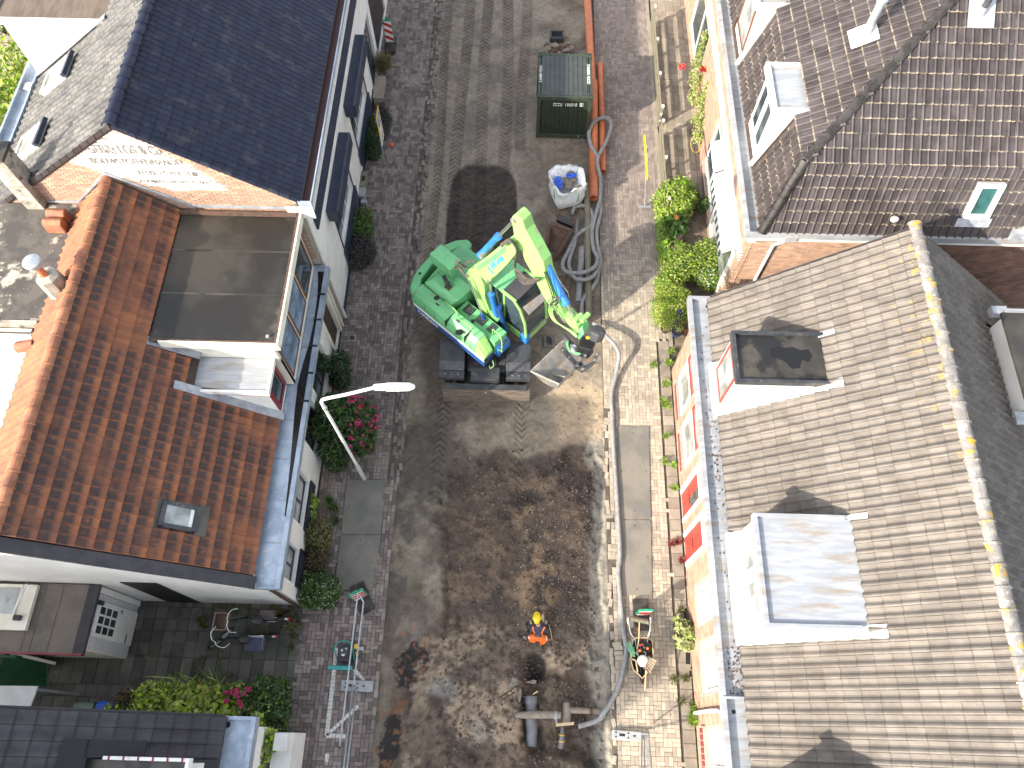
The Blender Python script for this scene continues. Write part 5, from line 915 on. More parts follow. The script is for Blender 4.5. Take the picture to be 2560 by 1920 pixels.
# undercarriage, aligned with the street
uc = MB(); uc.box((-1.5, 9.6, .45), (-.4, 12.9, .85)); uc.box((-2.1, 9.8, .42), (.15, 10.05, .62)); uc.box((-2.1, 12.1, .42), (.15, 12.4, .62)); uc.box((-1.35, 10.2, .85), (-.55, 12.0, 1.0)); un_c = obj('undercarriage', uc, 'black_steel', EX, bevel=.02)
for wx_ in (-2.08, -1.72, -.26, .10):
    for wy_ in (9.93, 12.25):
        w_ = obj('wheel', MB().lathe((wx_-.14, wy_, .50), [(.40, 0), (.50, .04), (.52, .10), (.52, .20), (.50, .26), (.40, .29)], 28, (1, 0, 0)), 'tyre', EX, smooth=True, ang=30)
        obj('rim', MB().lathe((wx_-.15, wy_, .50), [(.05, 0), (.28, .01), (.3, .03)], 20, (1, 0, 0)), 'xlime_sunlit', w_)
for a_, b_ in ((-2.30, -1.57), (-.38, .32)):
    f_ = MB(); f_.prism([(a_, 9.52, .98), (a_, 9.52, 1.03), (a_, 9.75, 1.13), (a_, 10.42, 1.15), (a_, 10.42, 1.09), (a_, 9.75, 1.07)], (b_-a_, 0, 0)); f_.box((a_+.0, 9.30, .80), (b_, 9.52, .99)); f_ = obj('fender', f_, 'black_steel', EX, bevel=.012)
    obj('bolt', MB().ball((a_+.18, 9.40, .995), .018, 8, 4).ball((a_+.37, 9.40, .995), .018, 8, 4).ball((a_+.56, 9.40, .995), .018, 8, 4), 'galv', f_); obj('fender', MB().box((a_, 11.7, 1.0), (b_, 12.9, 1.06)), 'black_steel', EX, bevel=.012)
obj('blade_housing', MB().box((-1.38, 9.24, .72), (-.56, 9.66, .98)).box((-1.28, 9.66, .6), (-.66, 10.1, .9)), 'black_steel', EX, bevel=.015); obj('blade_arm', MB().box((-1.5, 9.1, .35), (-1.36, 10.2, .62)).box((-.56, 9.1, .35), (-.42, 10.2, .62)), 'black', EX)
bl = MB(); bl.prism([(-2.2, 8.97, .04), (-2.2, 9.03, .04), (-2.2, 9.12, .40), (-2.2, 9.17, .74), (-2.2, 9.03, .76), (-2.2, 8.98, .40)], (2.52, 0, 0)); bl = obj('dozer_blade', bl, 'blade_mud', EX, bevel=.008)
obj('blade_top', MB().box((-2.1, 9.04, .762), (.22, 9.2, .80)), 'black_steel', bl); obj('blade_knob', MB().ball((-.95, 9.0, .66), .035, 8, 6), 'galv', bl)
obj('slew_ring', MB().lathe(tuple(XO+UZ*.98), [(.55, 0), (.55, .14)], 32), 'black', EX)
# upper body
arc = [(-2.28+.0, -.35), (-2.33, .1), (-2.30, .6), (-2.15, .98), (-1.92, 1.24)]
low_o = [(1.0, -1.20), (-1.72, -1.20), (-2.0, -1.0), (-2.2, -.65)]+arc+[(-1.2, 1.2), (.0, 1.15), (1.25, 1.1), (1.25, .18), (.75, .15), (.35, -.1), (1.0, -.42)]
obj('deck', xpr([(0.95, -1.15), (-1.7, -1.15), (-1.95, -.95)]+arc+[(-1.2, 1.1), (1.2, 1.05), (1.2, .2), (.55, .2), (.55, -.5), (.95, -.5)], 1.12, 1.30), 'black', EX)
skm = xpr([(1.02, -1.22), (-1.74, -1.22), (-2.03, -1.02), (-2.1, -.9), (-1.7, -.7), (.95, -.7)], 1.30, 1.62); sk = obj('skirt', skm, 'xblue', EX, bevel=.03)
obj('skirt_stripe', xpr([(1.025, -1.225), (-1.745, -1.225), (-2.035, -1.025), (-2.0, -.98), (-1.70, -1.17), (1.02, -1.17)], 1.621, 1.655), 'sign_white', EX)
P = xp(-1.62, -1.225, 1.40); text_on(sk, 'lettering', 'TAKEUCHI', P, XF, UZ, .17, 'letter_white', .004, shear=.2)
# right engine hood: rounded section extruded along the machine
prof = [(-1.2, 1.66), (-1.19, 1.85), (-1.12, 2.02), (-.98, 2.12), (-.80, 2.15), (-.74, 2.15), (-.74, 1.66)]
hd = MB().prism([xp(-1.78, a, z) for a, z in prof], XF*2.42); hd = obj('engine_hood', hd, 'xgreen_shaded', EX, bevel=.02)
nz_ = MB(); pts0 = [xp(.645, a, z) for a, z in prof]; pts1 = [xp(1.0, -1.12+(a+1.12)*.8, 1.64+(z-1.66)*.28) for a, z in prof]; n_ = len(prof); nz_.add(pts0+pts1, [tuple(range(n_)), tuple(range(n_, 2*n_))[::-1]]+[(i, n_+i, n_+(i+1) % n_, (i+1) % n_) for i in range(n_)]); obj('hood_nose', nz_, 'xlime_sunlit', EX, bevel=.03)
for xx in (-1.3, -.9, -.1, .5): obj('panel_seam', MB().obox(xp(xx, -1.196, 1.85), XF*.004, XL*.004, UZ*.15), 'black', EX)
for k in range(10): obj('bolt', MB().ball(xp(-1.6+k*.25, -1.215, 1.36), .014, 6, 4), 'galv', EX)
obj('hood_latch', MB().obox(xp(-1.0, -.95, 2.135), XF*.06, XL*.02, UZ*.012).obox(xp(-.2, -.95, 2.135), XF*.06, XL*.02, UZ*.012), 'black_steel', EX); obj('fuel_cap', MB().lathe(xp(.05, -.62, 1.985), [(.05, 0), (.05, .03), (.03, .035)], 14), 'black', EX)
obj('cover_seam', MB().obox(xp(-1.2, .3, 2.146), XF*.004, XL*.5, UZ*.003).obox(xp(-1.3, -.3, 2.424), XF*.4, XL*.004, UZ*.003), 'black', EX)
obj('hood_gap', MB().obox(xp(-.45, -.98, 2.0), XF*.006, XL*.24, UZ*.155).obox(xp(.28, -.98, 2.0), XF*.006, XL*.24, UZ*.155), 'black', EX)
tank = xbox(-.55, .98, -.73, -.22, 1.3, 1.98); obj('step_deck', tank, 'xgreen_shaded', EX, bevel=.03)
obj('front_step', MB().prism([xp(.98, -.72, 1.3), xp(.98, -.72, 1.75), xp(1.1, -.72, 1.62), xp(1.1, -.72, 1.3)], XL*.5), 'xcyl', EX, bevel=.02)
for xx, w_, zz in ((-.28, .30, 1.985), (.2, .3, 1.985), (.60, .22, 1.985), (1.03, .12, 1.70)):
    g_ = obj('step_plate', MB().obox(xp(xx, -.42, zz), XF*w_*.5, XL*.14, UZ*.006), 'grille', EX)
    sd_ = MB()
    for i in range(4):
        for j in range(4): sd_.obox(xp(xx+(i-1.5)*w_*.22, -.42+(j-1.5)*.065, zz+.008), XF*.009, XL*.009, UZ*.004)
    obj('stud', sd_, 'galv', g_)
# rear engine cover and counterweight
obj('engine_cover', xpr([(-1.75, -.72), (-1.9, .3), (-1.2, .95), (-.55, .95), (-.55, -.2), (-.7, -.72)], 1.3, 2.2), 'xgreen_shaded', EX, bevel=.05)
obj('engine_bonnet', MB().prism([xp(-1.72, -.74, 2.2), xp(-1.72, -.74, 2.30), xp(-1.55, -.6, 2.42), xp(-1.55, 0, 2.42), xp(-1.55, .05, 2.2)], XF*1.05), 'xgreen_shaded', EX, bevel=.04)
obj('rear_cover', xpr([(-1.95, .35), (-1.9, 1.0), (-.4, 1.05), (-.4, .2), (-1.2, .15)], 1.9, 2.14), 'xgreen_shaded', EX, bevel=.03)
cwp = [(-1.80, -1.19), (-2.0, -1.05), (-2.2, -.7)]+arc+[(-1.72, 1.22), (-1.62, 1.02), (-1.9, .85), (-2.05, .4), (-2.06, -.1), (-1.95, -.62), (-1.74, -.88)]
obj('counterweight', xpr(cwp, 1.14, 2.12), 'xgreen_shaded', EX, bevel=.05); obj('counterweight_hole', MB().lathe(xp(-2.10, -.55, 2.125), [(.045, 0), (.045, .003)], 12).lathe(xp(-2.2, .55, 2.125), [(.03, 0), (.03, .003)], 12), 'black', EX)
tb = [un(*ez(x, y), 2.95) for x, y in ((300, 428), (392, 350), (552, 482), (466, 562))]; tb = obj('tool_box', MB().prism(tb, (0, 0, -.42)), 'xgreen_shaded', EX, bevel=.012)
obj('exhaust', MB().tube([xp(-1.02, -.45, 2.40), xp(-1.02, -.45, 2.52), xp(-1.12, -.43, 2.66), xp(-1.24, -.40, 2.74)], [.06, .06, .06, .055], 12), 'tyre', EX, smooth=True, ang=40); obj('exhaust_base', MB().obox(xp(-1.02, -.45, 2.43), XF*.09, XL*.08, UZ*.02), 'rust', EX)
vn = MB()
for k in range(5): vn.obox(xp(-1.42+k*.07, .62, 2.145), XF*.014, XL*.1, UZ*.004)
obj('vent_slot', vn, 'black', EX)
def rail(pts, zs, name='handrail', m_='xlime_sunlit', r=.018, f=i1): return obj(name, MB().tube([un(*f(*p), z) for p, z in zip(pts, zs)], r, 8), m_, EX, smooth=True)
rail([(540, 990), (590, 1030), (700, 1110), (755, 1170), (765, 1240)], [2.2, 2.45, 2.45, 2.42, 2.05]); rail([(785, 1270), (840, 1310), (965, 1400), (1000, 1460), (1010, 1580)], [2.1, 2.42, 2.42, 2.38, 1.9])
rail([(1040, 440), (1050, 300), (1160, 380), (1205, 490), (1210, 690), (1120, 620)], [1.8, 2.35, 2.4, 2.3, 1.8, 1.6], f=i4); rail([(1045, 830), (1070, 930), (1010, 980), (990, 930)], [1.6, 1.5, 1.4, 1.5], r=.012, f=i4)
for (px, z_, rr, nm) in ((i1(440, 955), 2.5, .085, 'mirror'), (i4(475, 355), 2.1, .11, 'mirror'), (i4(940, 850), 1.65, .07, 'mirror')):
    c = un(*px, z_); obj(nm, MB().lathe(c, [(rr, 0), (rr, .02)], 18, (0, .3, .9)) if nm else None, 'black', EX)
obj('mirror_arm', MB().tube([un(*i1(465, 935), 2.5), un(*i1(510, 1060), 2.1)], .01), 'galv', EX)
# cab
cb = lambda pts, z: [xp(a, b_, z) for a, b_ in pts]
cabf = MB(); cx0, cx1, cy0, cy1, cz0, cz1 = -.12, 1.22, .17, 1.10, 1.3, 3.02
fx = lambda z: 1.36 if z < 1.6 else 1.36-(z-1.6)*.22
obj('cab_base', xbox(cx0, 1.34, cy0, cy1, 1.2, 1.52), 'xlime_sunlit', EX, bevel=.03); obj('cab_corner', xbox(1.12, 1.37, cy0-.02, cy0+.16, 1.18, 1.56), 'xcyl', EX, bevel=.03)
pil = MB()
for yy in (cy0+.03, cy1-.03):
    pil.tube([xp(cx0+.03, yy, 1.5), xp(cx0+.05, yy, 3.0)], .045, 8); pil.tube([xp(1.33, yy, 1.5), xp(1.27, yy, 2.2), xp(1.08, yy, 2.75), xp(.85, yy, 3.0)], [.04, .045, .045, .045], 8); pil.tube([xp(.5, yy, 1.5), xp(.5, yy, 3.0)], .03, 8)
obj('cab_pillar', pil, 'xlime_sunlit', EX, smooth=True, ang=50)
gl_ = MB()
for yy in (cy0+.03, cy1-.03): gl_.prism([xp(cx0, yy, 1.5), xp(1.30, yy, 1.5), xp(1.24, yy, 2.2), xp(1.05, yy, 2.75), xp(.85, yy, 2.98), xp(cx0, yy, 2.98)], XL*.006)
gl_.prism([xp(1.31, cy0+.05, 1.5), xp(1.25, cy0+.05, 2.2), xp(1.06, cy0+.05, 2.75), xp(.86, cy0+.05, 2.99), xp(.855, cy0+.05, 2.985), xp(1.055, cy0+.05, 2.74), xp(1.243, cy0+.05, 2.19), xp(1.303, cy0+.05, 1.5)], XL*.83); obj('cab_glass', gl_, 'glass', EX)
obj('cab_roof', xbox(cx0-.02, .46, cy0-.02, cy1+.02, 3.0, 3.09), 'xgreen_shaded', EX, bevel=.03); obj('roof_hatch', xbox(.46, .95, cy0+.05, cy1-.05, 3.0, 3.07), 'slate_tile', EX, bevel=.01)
obj('roof_rail', xbox(.44, .95, cy0-.02, cy0+.05, 3.0, 3.10).add([], []), 'xlime_sunlit', EX, bevel=.015); obj('roof_rail', xbox(.44, .95, cy1-.05, cy1+.02, 3.0, 3.10), 'xlime_sunlit', EX, bevel=.015)
vs_ = [un(*ez(*p), z) for p, z in (((1045, 855), 3.02), ((1190, 745), 3.02), ((1225, 790), 2.92), ((1095, 915), 2.92))]; obj('sun_visor', MB().prism(vs_, (0, 0, -.03)), 'steel_worn', EX)
obj('seat', xbox(.1, .6, .4, .85, 1.5, 2.0), 'black', EX, bevel=.05); obj('cab_interior', xbox(.9, 1.2, .3, .95, 1.5, 1.75), 'black', EX, bevel=.03)
obj('beacon', MB().lathe(xp(cx0+.02, cy0+.0, 3.02), [(.05, 0), (.05, .1), (.02, .13)], 12), 'orange', EX)
obj('left_step', MB().obox(xp(.9, 1.25, .95), XF*.28, XL*.1, UZ*.05), 'xblue', EX); obj('side_guard', MB().tube([un(*ez(1085, 1085), 1.5), un(*ez(1250, 925), 1.5)], .025, 6), 'steel_worn', EX)
# boom, side outlines placed on planes along the machine
HWb = .15
def plate(name, f, pts, off, w, m_, par=EX, bev=.012): return obj(name, MB().prism([pl_(f(*p), off) for p in pts], XL*w), m_, par, bevel=bev)
plate('lower_boom', ez, [(596, 606), (612, 578), (650, 566), (705, 610), (735, 690), (742, 790), (780, 890), (845, 965), (815, 1000), (750, 945), (690, 845), (635, 730)], -.14, .30, 'xlime_sunlit')
bm = plate('upper_boom', i2, [(40, 1000), (70, 945), (130, 905), (300, 790), (560, 590), (700, 475), (770, 520), (800, 700), (650, 880), (500, 1030), (425, 1080), (395, 1150), (350, 1150), (265, 1060), (200, 1065), (110, 1080)], -.17, .32, 'xlime_sunlit')
P0, P1 = pl_(i2(455, 945), -.178), pl_(i2(600, 800), -.178); d_ = (P1-P0); L_ = np.linalg.norm(d_); d_ /= L_; vv_ = np.cross(-XL, d_); vv_ = vv_ if vv_[2] > 0 else -vv_
t_ = text_on(bm, 'lettering', 'AW Groep', P0, d_, np.cross(-XL, d_) if np.cross(-XL, d_)[2] > 0 else np.cross(-XL, d_), .23, 'letter_blue', .003); wd_ = max(v.co.x for v in t_.data.vertices)
for v in t_.data.vertices: v.co.x *= L_/wd_*1.1
lgm = MB(); lc = pl_(i2(410, 955), -.176)
for k in range(4): lgm.obox(lc+d_*(-.02+k*.0)+vv_*(k*.055-.08), d_*.06+vv_*.03, vv_*.014, XL*.002)
obj('logo', lgm, 'letter_blue', bm)
P_ = [pl_(i2(*p), -.18) for p in ((210, 920), (420, 790), (640, 620))]; obj('hydraulic_pipe', MB().tube(P_, .014, 6).tube([p-UZ*.07 for p in P_], .014, 6).tube([p+UZ*.09 for p in P_], .02, 6), 'xgreen_shaded', bm)
for p in ((250, 755), (360, 1130), (30, 1050), (740, 200)): c = pl_(i2(*p), -.20); obj('pin', MB().lathe(c, [(.06, 0), (.06, .42)], 14, XL), 'steel_worn', bm)
st = [(716, 165), (745, 125), (790, 95), (830, 120), (900, 200), (948, 345), (1060, 545), (1215, 830), (1250, 1000), (1330, 1200), (1420, 1400), (1530, 1640)]
tip = [(1085, 730), (1130, 790)]
sp = [pl_(i2(*p), -.15) for p in st]+[pl_(i3(*p), -.15) for p in ((1030, 640), (1130, 720), (1150, 800), (1100, 830), (1000, 700), (860, 560), (720, 420), (640, 310))]+[pl_(i2(*p), -.15) for p in ((1180, 1280), (1100, 1120), (1020, 960), (930, 800), (850, 560), (770, 440), (750, 300))]
sk_ = obj('stick', MB().prism(sp, XL*.28), 'xlime_sunlit', EX, bevel=.012)
obj('stick_top_plate', MB().prism([pl_(i2(*p), -.12) for p in ((948, 340), (1060, 540), (1216, 826), (1222, 812), (1070, 525), (956, 325))], XL*.22), 'xgreen_shaded', sk_)
def cyl(name, a, b_, r, m_='xcyl', rod=None, par=EX):
    o = obj(name, MB().lathe(a, [(r*.8, 0), (r, .02), (r, np.linalg.norm(b_-a)-.12), (r*1.15, np.linalg.norm(b_-a)-.10), (r*1.15, np.linalg.norm(b_-a))], 18, b_-a), m_, par, smooth=True, ang=35)
    if rod is not None: obj('rod', MB().lathe(b_, [(r*.5, 0), (r*.5, np.linalg.norm(rod-b_))], 12, rod-b_), 'chrome', o, smooth=True, ang=40)
    obj('end_eye', MB().lathe(a-XL*.06, [(r*1.1, 0), (r*1.1, .12)], 14, XL), m_, o); return o
cyl('arm_cylinder', pl_(i2(250, 720), 0), pl_(i2(530, 430), 0), .085, rod=pl_(i2(745, 215), 0))
cyl('bucket_cylinder', pl_(i2(1240, 810), 0), pl_(i2(1570, 1470), 0), .085, rod=pl_(i3(1120, 660), 0))
cyl('boom_cylinder', pl_(ez(840, 950), -.05), pl_(ez(790, 745), -.05), .085, rod=pl_(ez(785, 660), -.05)); cyl('boom_cylinder', pl_(ez(790, 1060), -.34), pl_(ez(715, 905), -.34), .055, 'xblue', rod=pl_(ez(620, 640), -.24))
cyl('boom_cylinder', pl_(ez(905, 1040), .0), pl_(ez(850, 850), .0), .08, 'xblue')
def hose(f, pts, off, r=.018, m_='rubber_hose', name='hydraulic_hose', par=EX):
    offs = off if hasattr(off, '__len__') else [off]*len(pts); P = [pl_(f(*p), o_) for p, o_ in zip(pts, offs)]; Q = []
    for i in range(len(P)-1):
        p0, p1, p2, p3 = P[max(i-1, 0)], P[i], P[i+1], P[min(i+2, len(P)-1)]
        for k in range(5): t = k/5; Q.append(.5*((2*p1)+(-p0+p2)*t+(2*p0-5*p1+4*p2-p3)*t*t+(-p0+3*p1-3*p2+p3)*t**3))
    Q.append(P[-1]); return obj(name, MB().tube(Q, r, 6, caps=False), m_, par, smooth=True)
for k in range(4):
    hose(i2, [(560+k*6, 560+k*12), (690, 478+k*14), (790-k*8, 540+k*10), (840-k*12, 680), (790-k*6, 860+k*10), (800+k*20, 1020-k*12), (900+k*15, 1150-k*25), (1000+k*5, 1165-k*25), (1150+k*5, 1110-k*6)], -.24-.03*k, .020)
for k in range(3): hose(i2, [(30, 1060), (-60, 960-k*20), (-140, 900+k*20), (-100, 820+k*15), (0, 900+k*10), (90, 930)], -.26-.03*k, .014)
for k in range(3): hose(i2, [(1230+k*20, 980), (1300+k*25, 1180), (1350+k*30, 1330), (1350+k*40, 1440)], -.19, .013, 'black')
for k in range(3): hose(i1, [(780+k*20, 480), (870, 420+k*25), (960, 370+k*10), (1040, 390+k*12)], -.2, .014)
for k in range(4): hose(i3, [(690+k*18, 420), (700+k*18, 520+k*6), (760+k*18, 620+k*8), (880+k*12, 700+k*6), (1000+k*10, 780), (1120, 880-k*8)], -.2-.02*k, .017, 'xlime_sunlit')
for k in range(3): hose(i3, [(1050, 500+k*14), (1180, 545+k*8), (1260-k*12, 620), (1280-k*14, 740), (1240, 780)], .12, .015, 'xlime_sunlit')
for k in range(4): hose(i3, [(690+k*40, 330), (770+k*30, 440), (840+k*25, 560), (930+k*10, 660)], -.18, .009, 'chrome' if k % 2 else 'rubber_hose')
for k in range(14):
    x_, y_ = 650+rng.random()*190, 240+rng.random()*170; c = pl_(i3(x_, y_), -.19); obj('hose_fitting', MB().obox(c, XF*.022, XL*.03, UZ*.016), ('black_steel', 'galv', 'rust', 'xlime_sunlit')[k % 4], sk_)
hose(i2, [(1330, 860), (1420, 1030), (1500, 1170), (1590, 1290), (1610, 1370)], .16, .012, 'chrome')
for p in ((1090, 720), (1190, 630), (1080, 640)): obj('link_boss', MB().lathe(pl_(i3(*p), -.12), [(.065, 0), (.065, .26)], 14, XL), 'xlime_sunlit', sk_, smooth=True, ang=40)
# tiltrotator
TR = obj('quick_hitch', MB().prism([pl_(i3(*p), -.13) for p in ((1140, 760), (1200, 700), (1225, 830), (1150, 920), (1130, 880))], XL*.22), 'xgreen_shaded', EX, bevel=.01)
bx0 = pl_(i3(1270, 1010), -.05); obj('tilt_rotator', MB().obox(bx0, XF*.16+XL*.08, XL*.17-XF*.06, UZ*.14).obox(bx0-UZ*.16-XL*.06, XF*.2, XL*.14, UZ*.05), 'black', EX, bevel=.04)
obj('rotator_hood', MB().lathe(pl_(i3(1400, 870), .05)-UZ*.1, [(.14, 0), (.21, .06), (.2, .28), (.12, .32)], 8, (.2, .3, .9)), 'black_steel', EX, bevel=.02)
for a, b_, w_ in (((880, 1050), (1110, 1300), .05), ((1110, 1300), (1240, 1370), .085), ((1240, 1370), (1350, 1290), .07), ((1350, 1290), (1430, 1150), .05)):
    A_, B_ = pl_(i3(*a), -.13), pl_(i3(*b_), -.13); d_ = (B_-A_)/2; obj('rotator_frame', MB().obox((A_+B_)/2, d_, XL*w_*1.3, np.cross(d_/np.linalg.norm(d_), XL)*w_*.6), 'black_steel', EX, bevel=.012)
for p in ((905, 1080), (1000, 1190), (1120, 1320), (1200, 1370), (1235, 1290), (1380, 1230), (1420, 1150), (1165, 1180), (1240, 1165)): obj('rotator_pin', MB().lathe(pl_(i3(*p), -.22), [(.03, 0), (.03, .08)], 10, (.1, -.3, .9)), 'chrome' if p[0] % 3 else 'steel_worn', EX)
obj('tilt_cylinder', MB().tube([pl_(i3(910, 850), -.15), pl_(i3(1040, 1000), -.16), pl_(i3(1210, 1170), -.15)], [.06, .075, .05], 12), 'black_steel', EX, smooth=True)
obj('rotor_cover', MB().ball(pl_(i3(1070, 1050), -.22), (.09, .12, .05), 12, 8), 'chrome', EX, smooth=True)
for k in range(3): hose(i3, [(985-k*14, 940), (985-k*10, 1010), (1030-k*8, 1100), (1120, 1145-k*14), (1180, 1130)], -.26, .014, 'xgreen_shaded')
hose(i3, [(1300, 860), (1355, 880), (1350, 810), (1310, 800), (1290, 860)], .02, .018, 'xlime_sunlit')
for p in ((940, 915), (1275, 885)): obj('hose_cap', MB().lathe(pl_(i3(*p), -.1), [(.035, 0), (.035, .09)], 12, (.3, -.5, .8)), 'sign_yellow', EX)
# bucket
BA, BB, BD_, BC = (un(*i3(*p), z) for p, z in (((410, 1402), 3.05), ((905, 930), 3.05), ((848, 1598), 3.1), ((1150, 1330), 3.1)))
def bsec(P, Q, s=1.): # lip P -> back Q
    v = Q-P; return [P, P+v*.10-UZ*.06*s, P+v*.45-UZ*.30*s, P+v*.75-UZ*.36*s, P+v*.98-UZ*.26*s, Q-UZ*.02]
L0 = bsec(BA, BD_); L1 = bsec(BB, BB+(BD_-BA)*.95); bk = MB(); n_ = 6
inn = [p+UZ*.02 for p in L0]+[p+UZ*.02 for p in L1]; out_ = [p-UZ*.012 for p in L0]+[p-UZ*.012 for p in L1]
bk.add(inn+out_, [(i, i+1, n_+i+1, n_+i) for i in range(n_-1)]+[(2*n_+i, 3*n_+i, 3*n_+i+1, 2*n_+i+1) for i in range(n_-1)]+[(0, n_, 3*n_, 2*n_), (n_-1, 3*n_-1, 4*n_-1, 2*n_-1)][:2]+[(i, 2*n_+i, 2*n_+i+1, i+1) for i in range(n_-1)]+[(n_+i, n_+i+1, 3*n_+i+1, 3*n_+i) for i in range(n_-1)])
bk = obj('bucket', bk, 'steel_worn', EX)
W_ = (BB-BA)/np.linalg.norm(BB-BA)
for P in (L0, L1): obj('side_plate', MB().prism([P[0]+UZ*.01, P[1], P[2]+UZ*.02, P[3], P[4], P[5], (P[5]*.55+P[0]*.45)+UZ*.01], W_*.018), 'steel_worn', bk)
obj('bucket_rim', MB().tube([BA, BA*.5+BB*.5, BB], .018, 6).tube([BA, BD_], .02, 6), 'plaster_old', bk); obj('bucket_rib', MB().prism([L0[2]+W_*.30+UZ*.03, L0[3]+W_*.30+UZ*.03, L0[4]+W_*.3+UZ*.2, (L0[2]+L0[3])/2+W_*.3+UZ*.12], W_*.015), 'plaster_old', bk)
obj('bucket_bracket', MB().tube([BB+(BD_-BA)*.1-UZ*.05, BB+(BD_-BA)*.6-UZ*.02, BB+(BD_-BA)*1.0], [.04, .05, .05], 6), 'black', bk)
# ================================================================== CONTAINER
CO = thing('storage_container', 'small dark green steel container with white numbers beside the orange pipes', 'container', (1.27, 20.2, 0))
c0, c1, d0, d1, hz_ = .37, 2.19, 19.18, 21.2, 1.88
obj('body', MB().box((c0+.06, d0+.07, .12), (c1-.06, d1-.06, hz_-.1)), 'olive_dark', CO)
fr = MB()
for xx in (c0, c1-.12):
    for yy in (d0, d1-.12): fr.box((xx, yy, 0), (xx+.12, yy+.12, hz_-.12))
fr.box((c0+.12, d0+.01, hz_-.17), (c1-.12, d0+.10, hz_-.02)); fr.box((c0+.12, d0+.01, .02), (c1-.12, d0+.1, .15)); fr.box((c0+.12, d1-.1, hz_-.17), (c1-.12, d1-.01, hz_-.02)); fr.box((c0+.01, d0+.12, hz_-.15), (c0+.1, d1-.12, hz_-.02)); fr.box((c1-.1, d0+.12, hz_-.15), (c1-.01, d1-.12, hz_-.02))
obj('frame', fr, 'olive_edge', CO, bevel=.006)
for xx in (c0-.005, c1-.165):
    for yy in (d0-.005, d1-.165):
        cn = obj('corner_casting', MB().box((xx, yy, hz_-.13), (xx+.17, yy+.17, hz_+.01)), 'olive_edge', CO, bevel=.008); obj('slot', MB().box((xx+.03, yy+.06, hz_+.0101), (xx+.14, yy+.11, hz_+.012)).box((xx+.06, yy-.002, hz_-.09), (xx+.11, yy, hz_-.04)), 'black', cn)
tp = MB()
for k in range(10): a = c0+.13+k*.156; tp.box((a, d0+.11, hz_-.06), (a+.105, d1-.11, hz_-.015)); tp.box((a+.105, d0+.11, hz_-.06), (a+.156, d1-.11, hz_-.03))
obj('roof', tp, 'olive_top', CO); fp = MB()
for k in range(9): a = c0+.2+k*.155; fp.box((a, d0+.045, .16), (a+.08, d0+.07, hz_-.2))
obj('front_corrugation', fp, 'olive_dark', CO); obj('door_bar', MB().box((1.83, d0+.0, .03), (1.87, d0+.035, .14)), 'galv', CO)
text_on(CO, 'lettering', 'CCCU', (.90, d0+.004, 1.48), (1, 0, 0), (0, 0, 1), .19, 'letter_white', .002, spacing=1.25, bold=.012, fit=.30); text_on(CO, 'lettering', '106010', (1.29, d0+.004, 1.48), (1, 0, 0), (0, 0, 1), .19, 'letter_white', .002, spacing=1.25, bold=.012, fit=.40); 
t_ = text_on(CO, 'check_digit', '2', (1.80, d0+.004, 1.50), (1, 0, 0), (0, 0, 1), .14, 'letter_white', .002); obj('digit_box', MB().box((1.78, d0+.003, 1.485), (1.90, d0+.006, 1.495)).box((1.78, d0+.003, 1.61), (1.90, d0+.006, 1.62)).box((1.78, d0+.003, 1.495), (1.788, d0+.006, 1.61)).box((1.892, d0+.003, 1.495), (1.90, d0+.006, 1.61)), 'letter_white', CO)
text_on(CO, 'lettering', 'CCCU 106010 2', (2.11, d0+.62, hz_-.012), (0, 1, 0), (-1, 0, 0), .13, 'letter_white', .002, bold=.03); text_on(CO, 'lettering', 'CCCU 106010 2', (.43, d0+1.42, hz_-.012), (0, -1, 0), (1, 0, 0), .11, 'letter_white', .002)
# ================================================================== PIPES AND HOSES
def pipe(name, label, cat, pts, r, m_, group=None, wall=True):
    P = [np.array(p, float) for p in pts]; t = thing(name, label, cat, tuple(P[0]), group); obj('pipe_wall', MB().tube(P, r, 20, caps=False).tube(P, r*.88, 20, caps=False), m_, t, smooth=True)
    d = P[-1]-P[-2]; d /= np.linalg.norm(d); e = P[0]-P[1]; e /= np.linalg.norm(e)
    for c, a in ((P[-1], d), (P[0], e)): obj('rim', MB().tube_raw([c, c+a*.012, c+a*.012, c], [r, r, r*.86, r*.86], a, 20, False, .5), 'clay_ridge' if 'orange' in m_ else m_, t)
    return t
zc = zm(1320, 120, 4.366); zd = zm(1320, 380, 4.1475)
A_, B_ = un(*zd(680, 478), .17), un(*zc(715, 375), .17); pipe('sewer_pipe', 'thick orange sewer pipe with open end beside the white bulk bag', 'pipe', [A_, (A_+B_)/2, B_], .155, 'pvc_orange', 'orange sewer pipes')
A2 = un(*zc(700, 372), .16); B2 = A2+(un(1465, -60, .16)-A2)*1.0; pipe('sewer_pipe', 'thick orange sewer pipe running off the top of the street behind the container', 'pipe', [A2, B2], .145, 'pvc_orange', 'orange sewer pipes')
A3, B3 = un(*zc(820, 1350), .12), un(*zc(790, 175), .12); pipe('sewer_pipe', 'thinner orange pipe lying along the right pavement edge', 'pipe', [A3, B3], .105, 'pvc_orange', 'orange sewer pipes')
A4, B4 = un(*zd(628, 1700), .1), un(*zd(612, 330), .12); pipe('grey_pipe', 'long greenish grey pipe lying under the coiled drain hose', 'pipe', [A4, B4], .10, 'wood_pole')
A5, B5 = un(*zd(520, 1555), .1), un(*zd(560, 995), .1); pipe('grey_pipe', 'short ribbed grey pipe lying left of the long one', 'pipe', [A5, B5], .095, 'drain_coil')
def spline(P, k=6):
    P = [np.array(p, float) for p in P]; Q = []
    for i in range(len(P)-1):
        p0, p1, p2, p3 = P[max(i-1, 0)], P[i], P[i+1], P[min(i+2, len(P)-1)]
        for j in range(k): t = j/k; Q.append(.5*((2*p1)+(-p0+p2)*t+(2*p0-5*p1+4*p2-p3)*t*t+(-p0+3*p1-3*p2+p3)*t**3))
    return Q+[P[-1]]
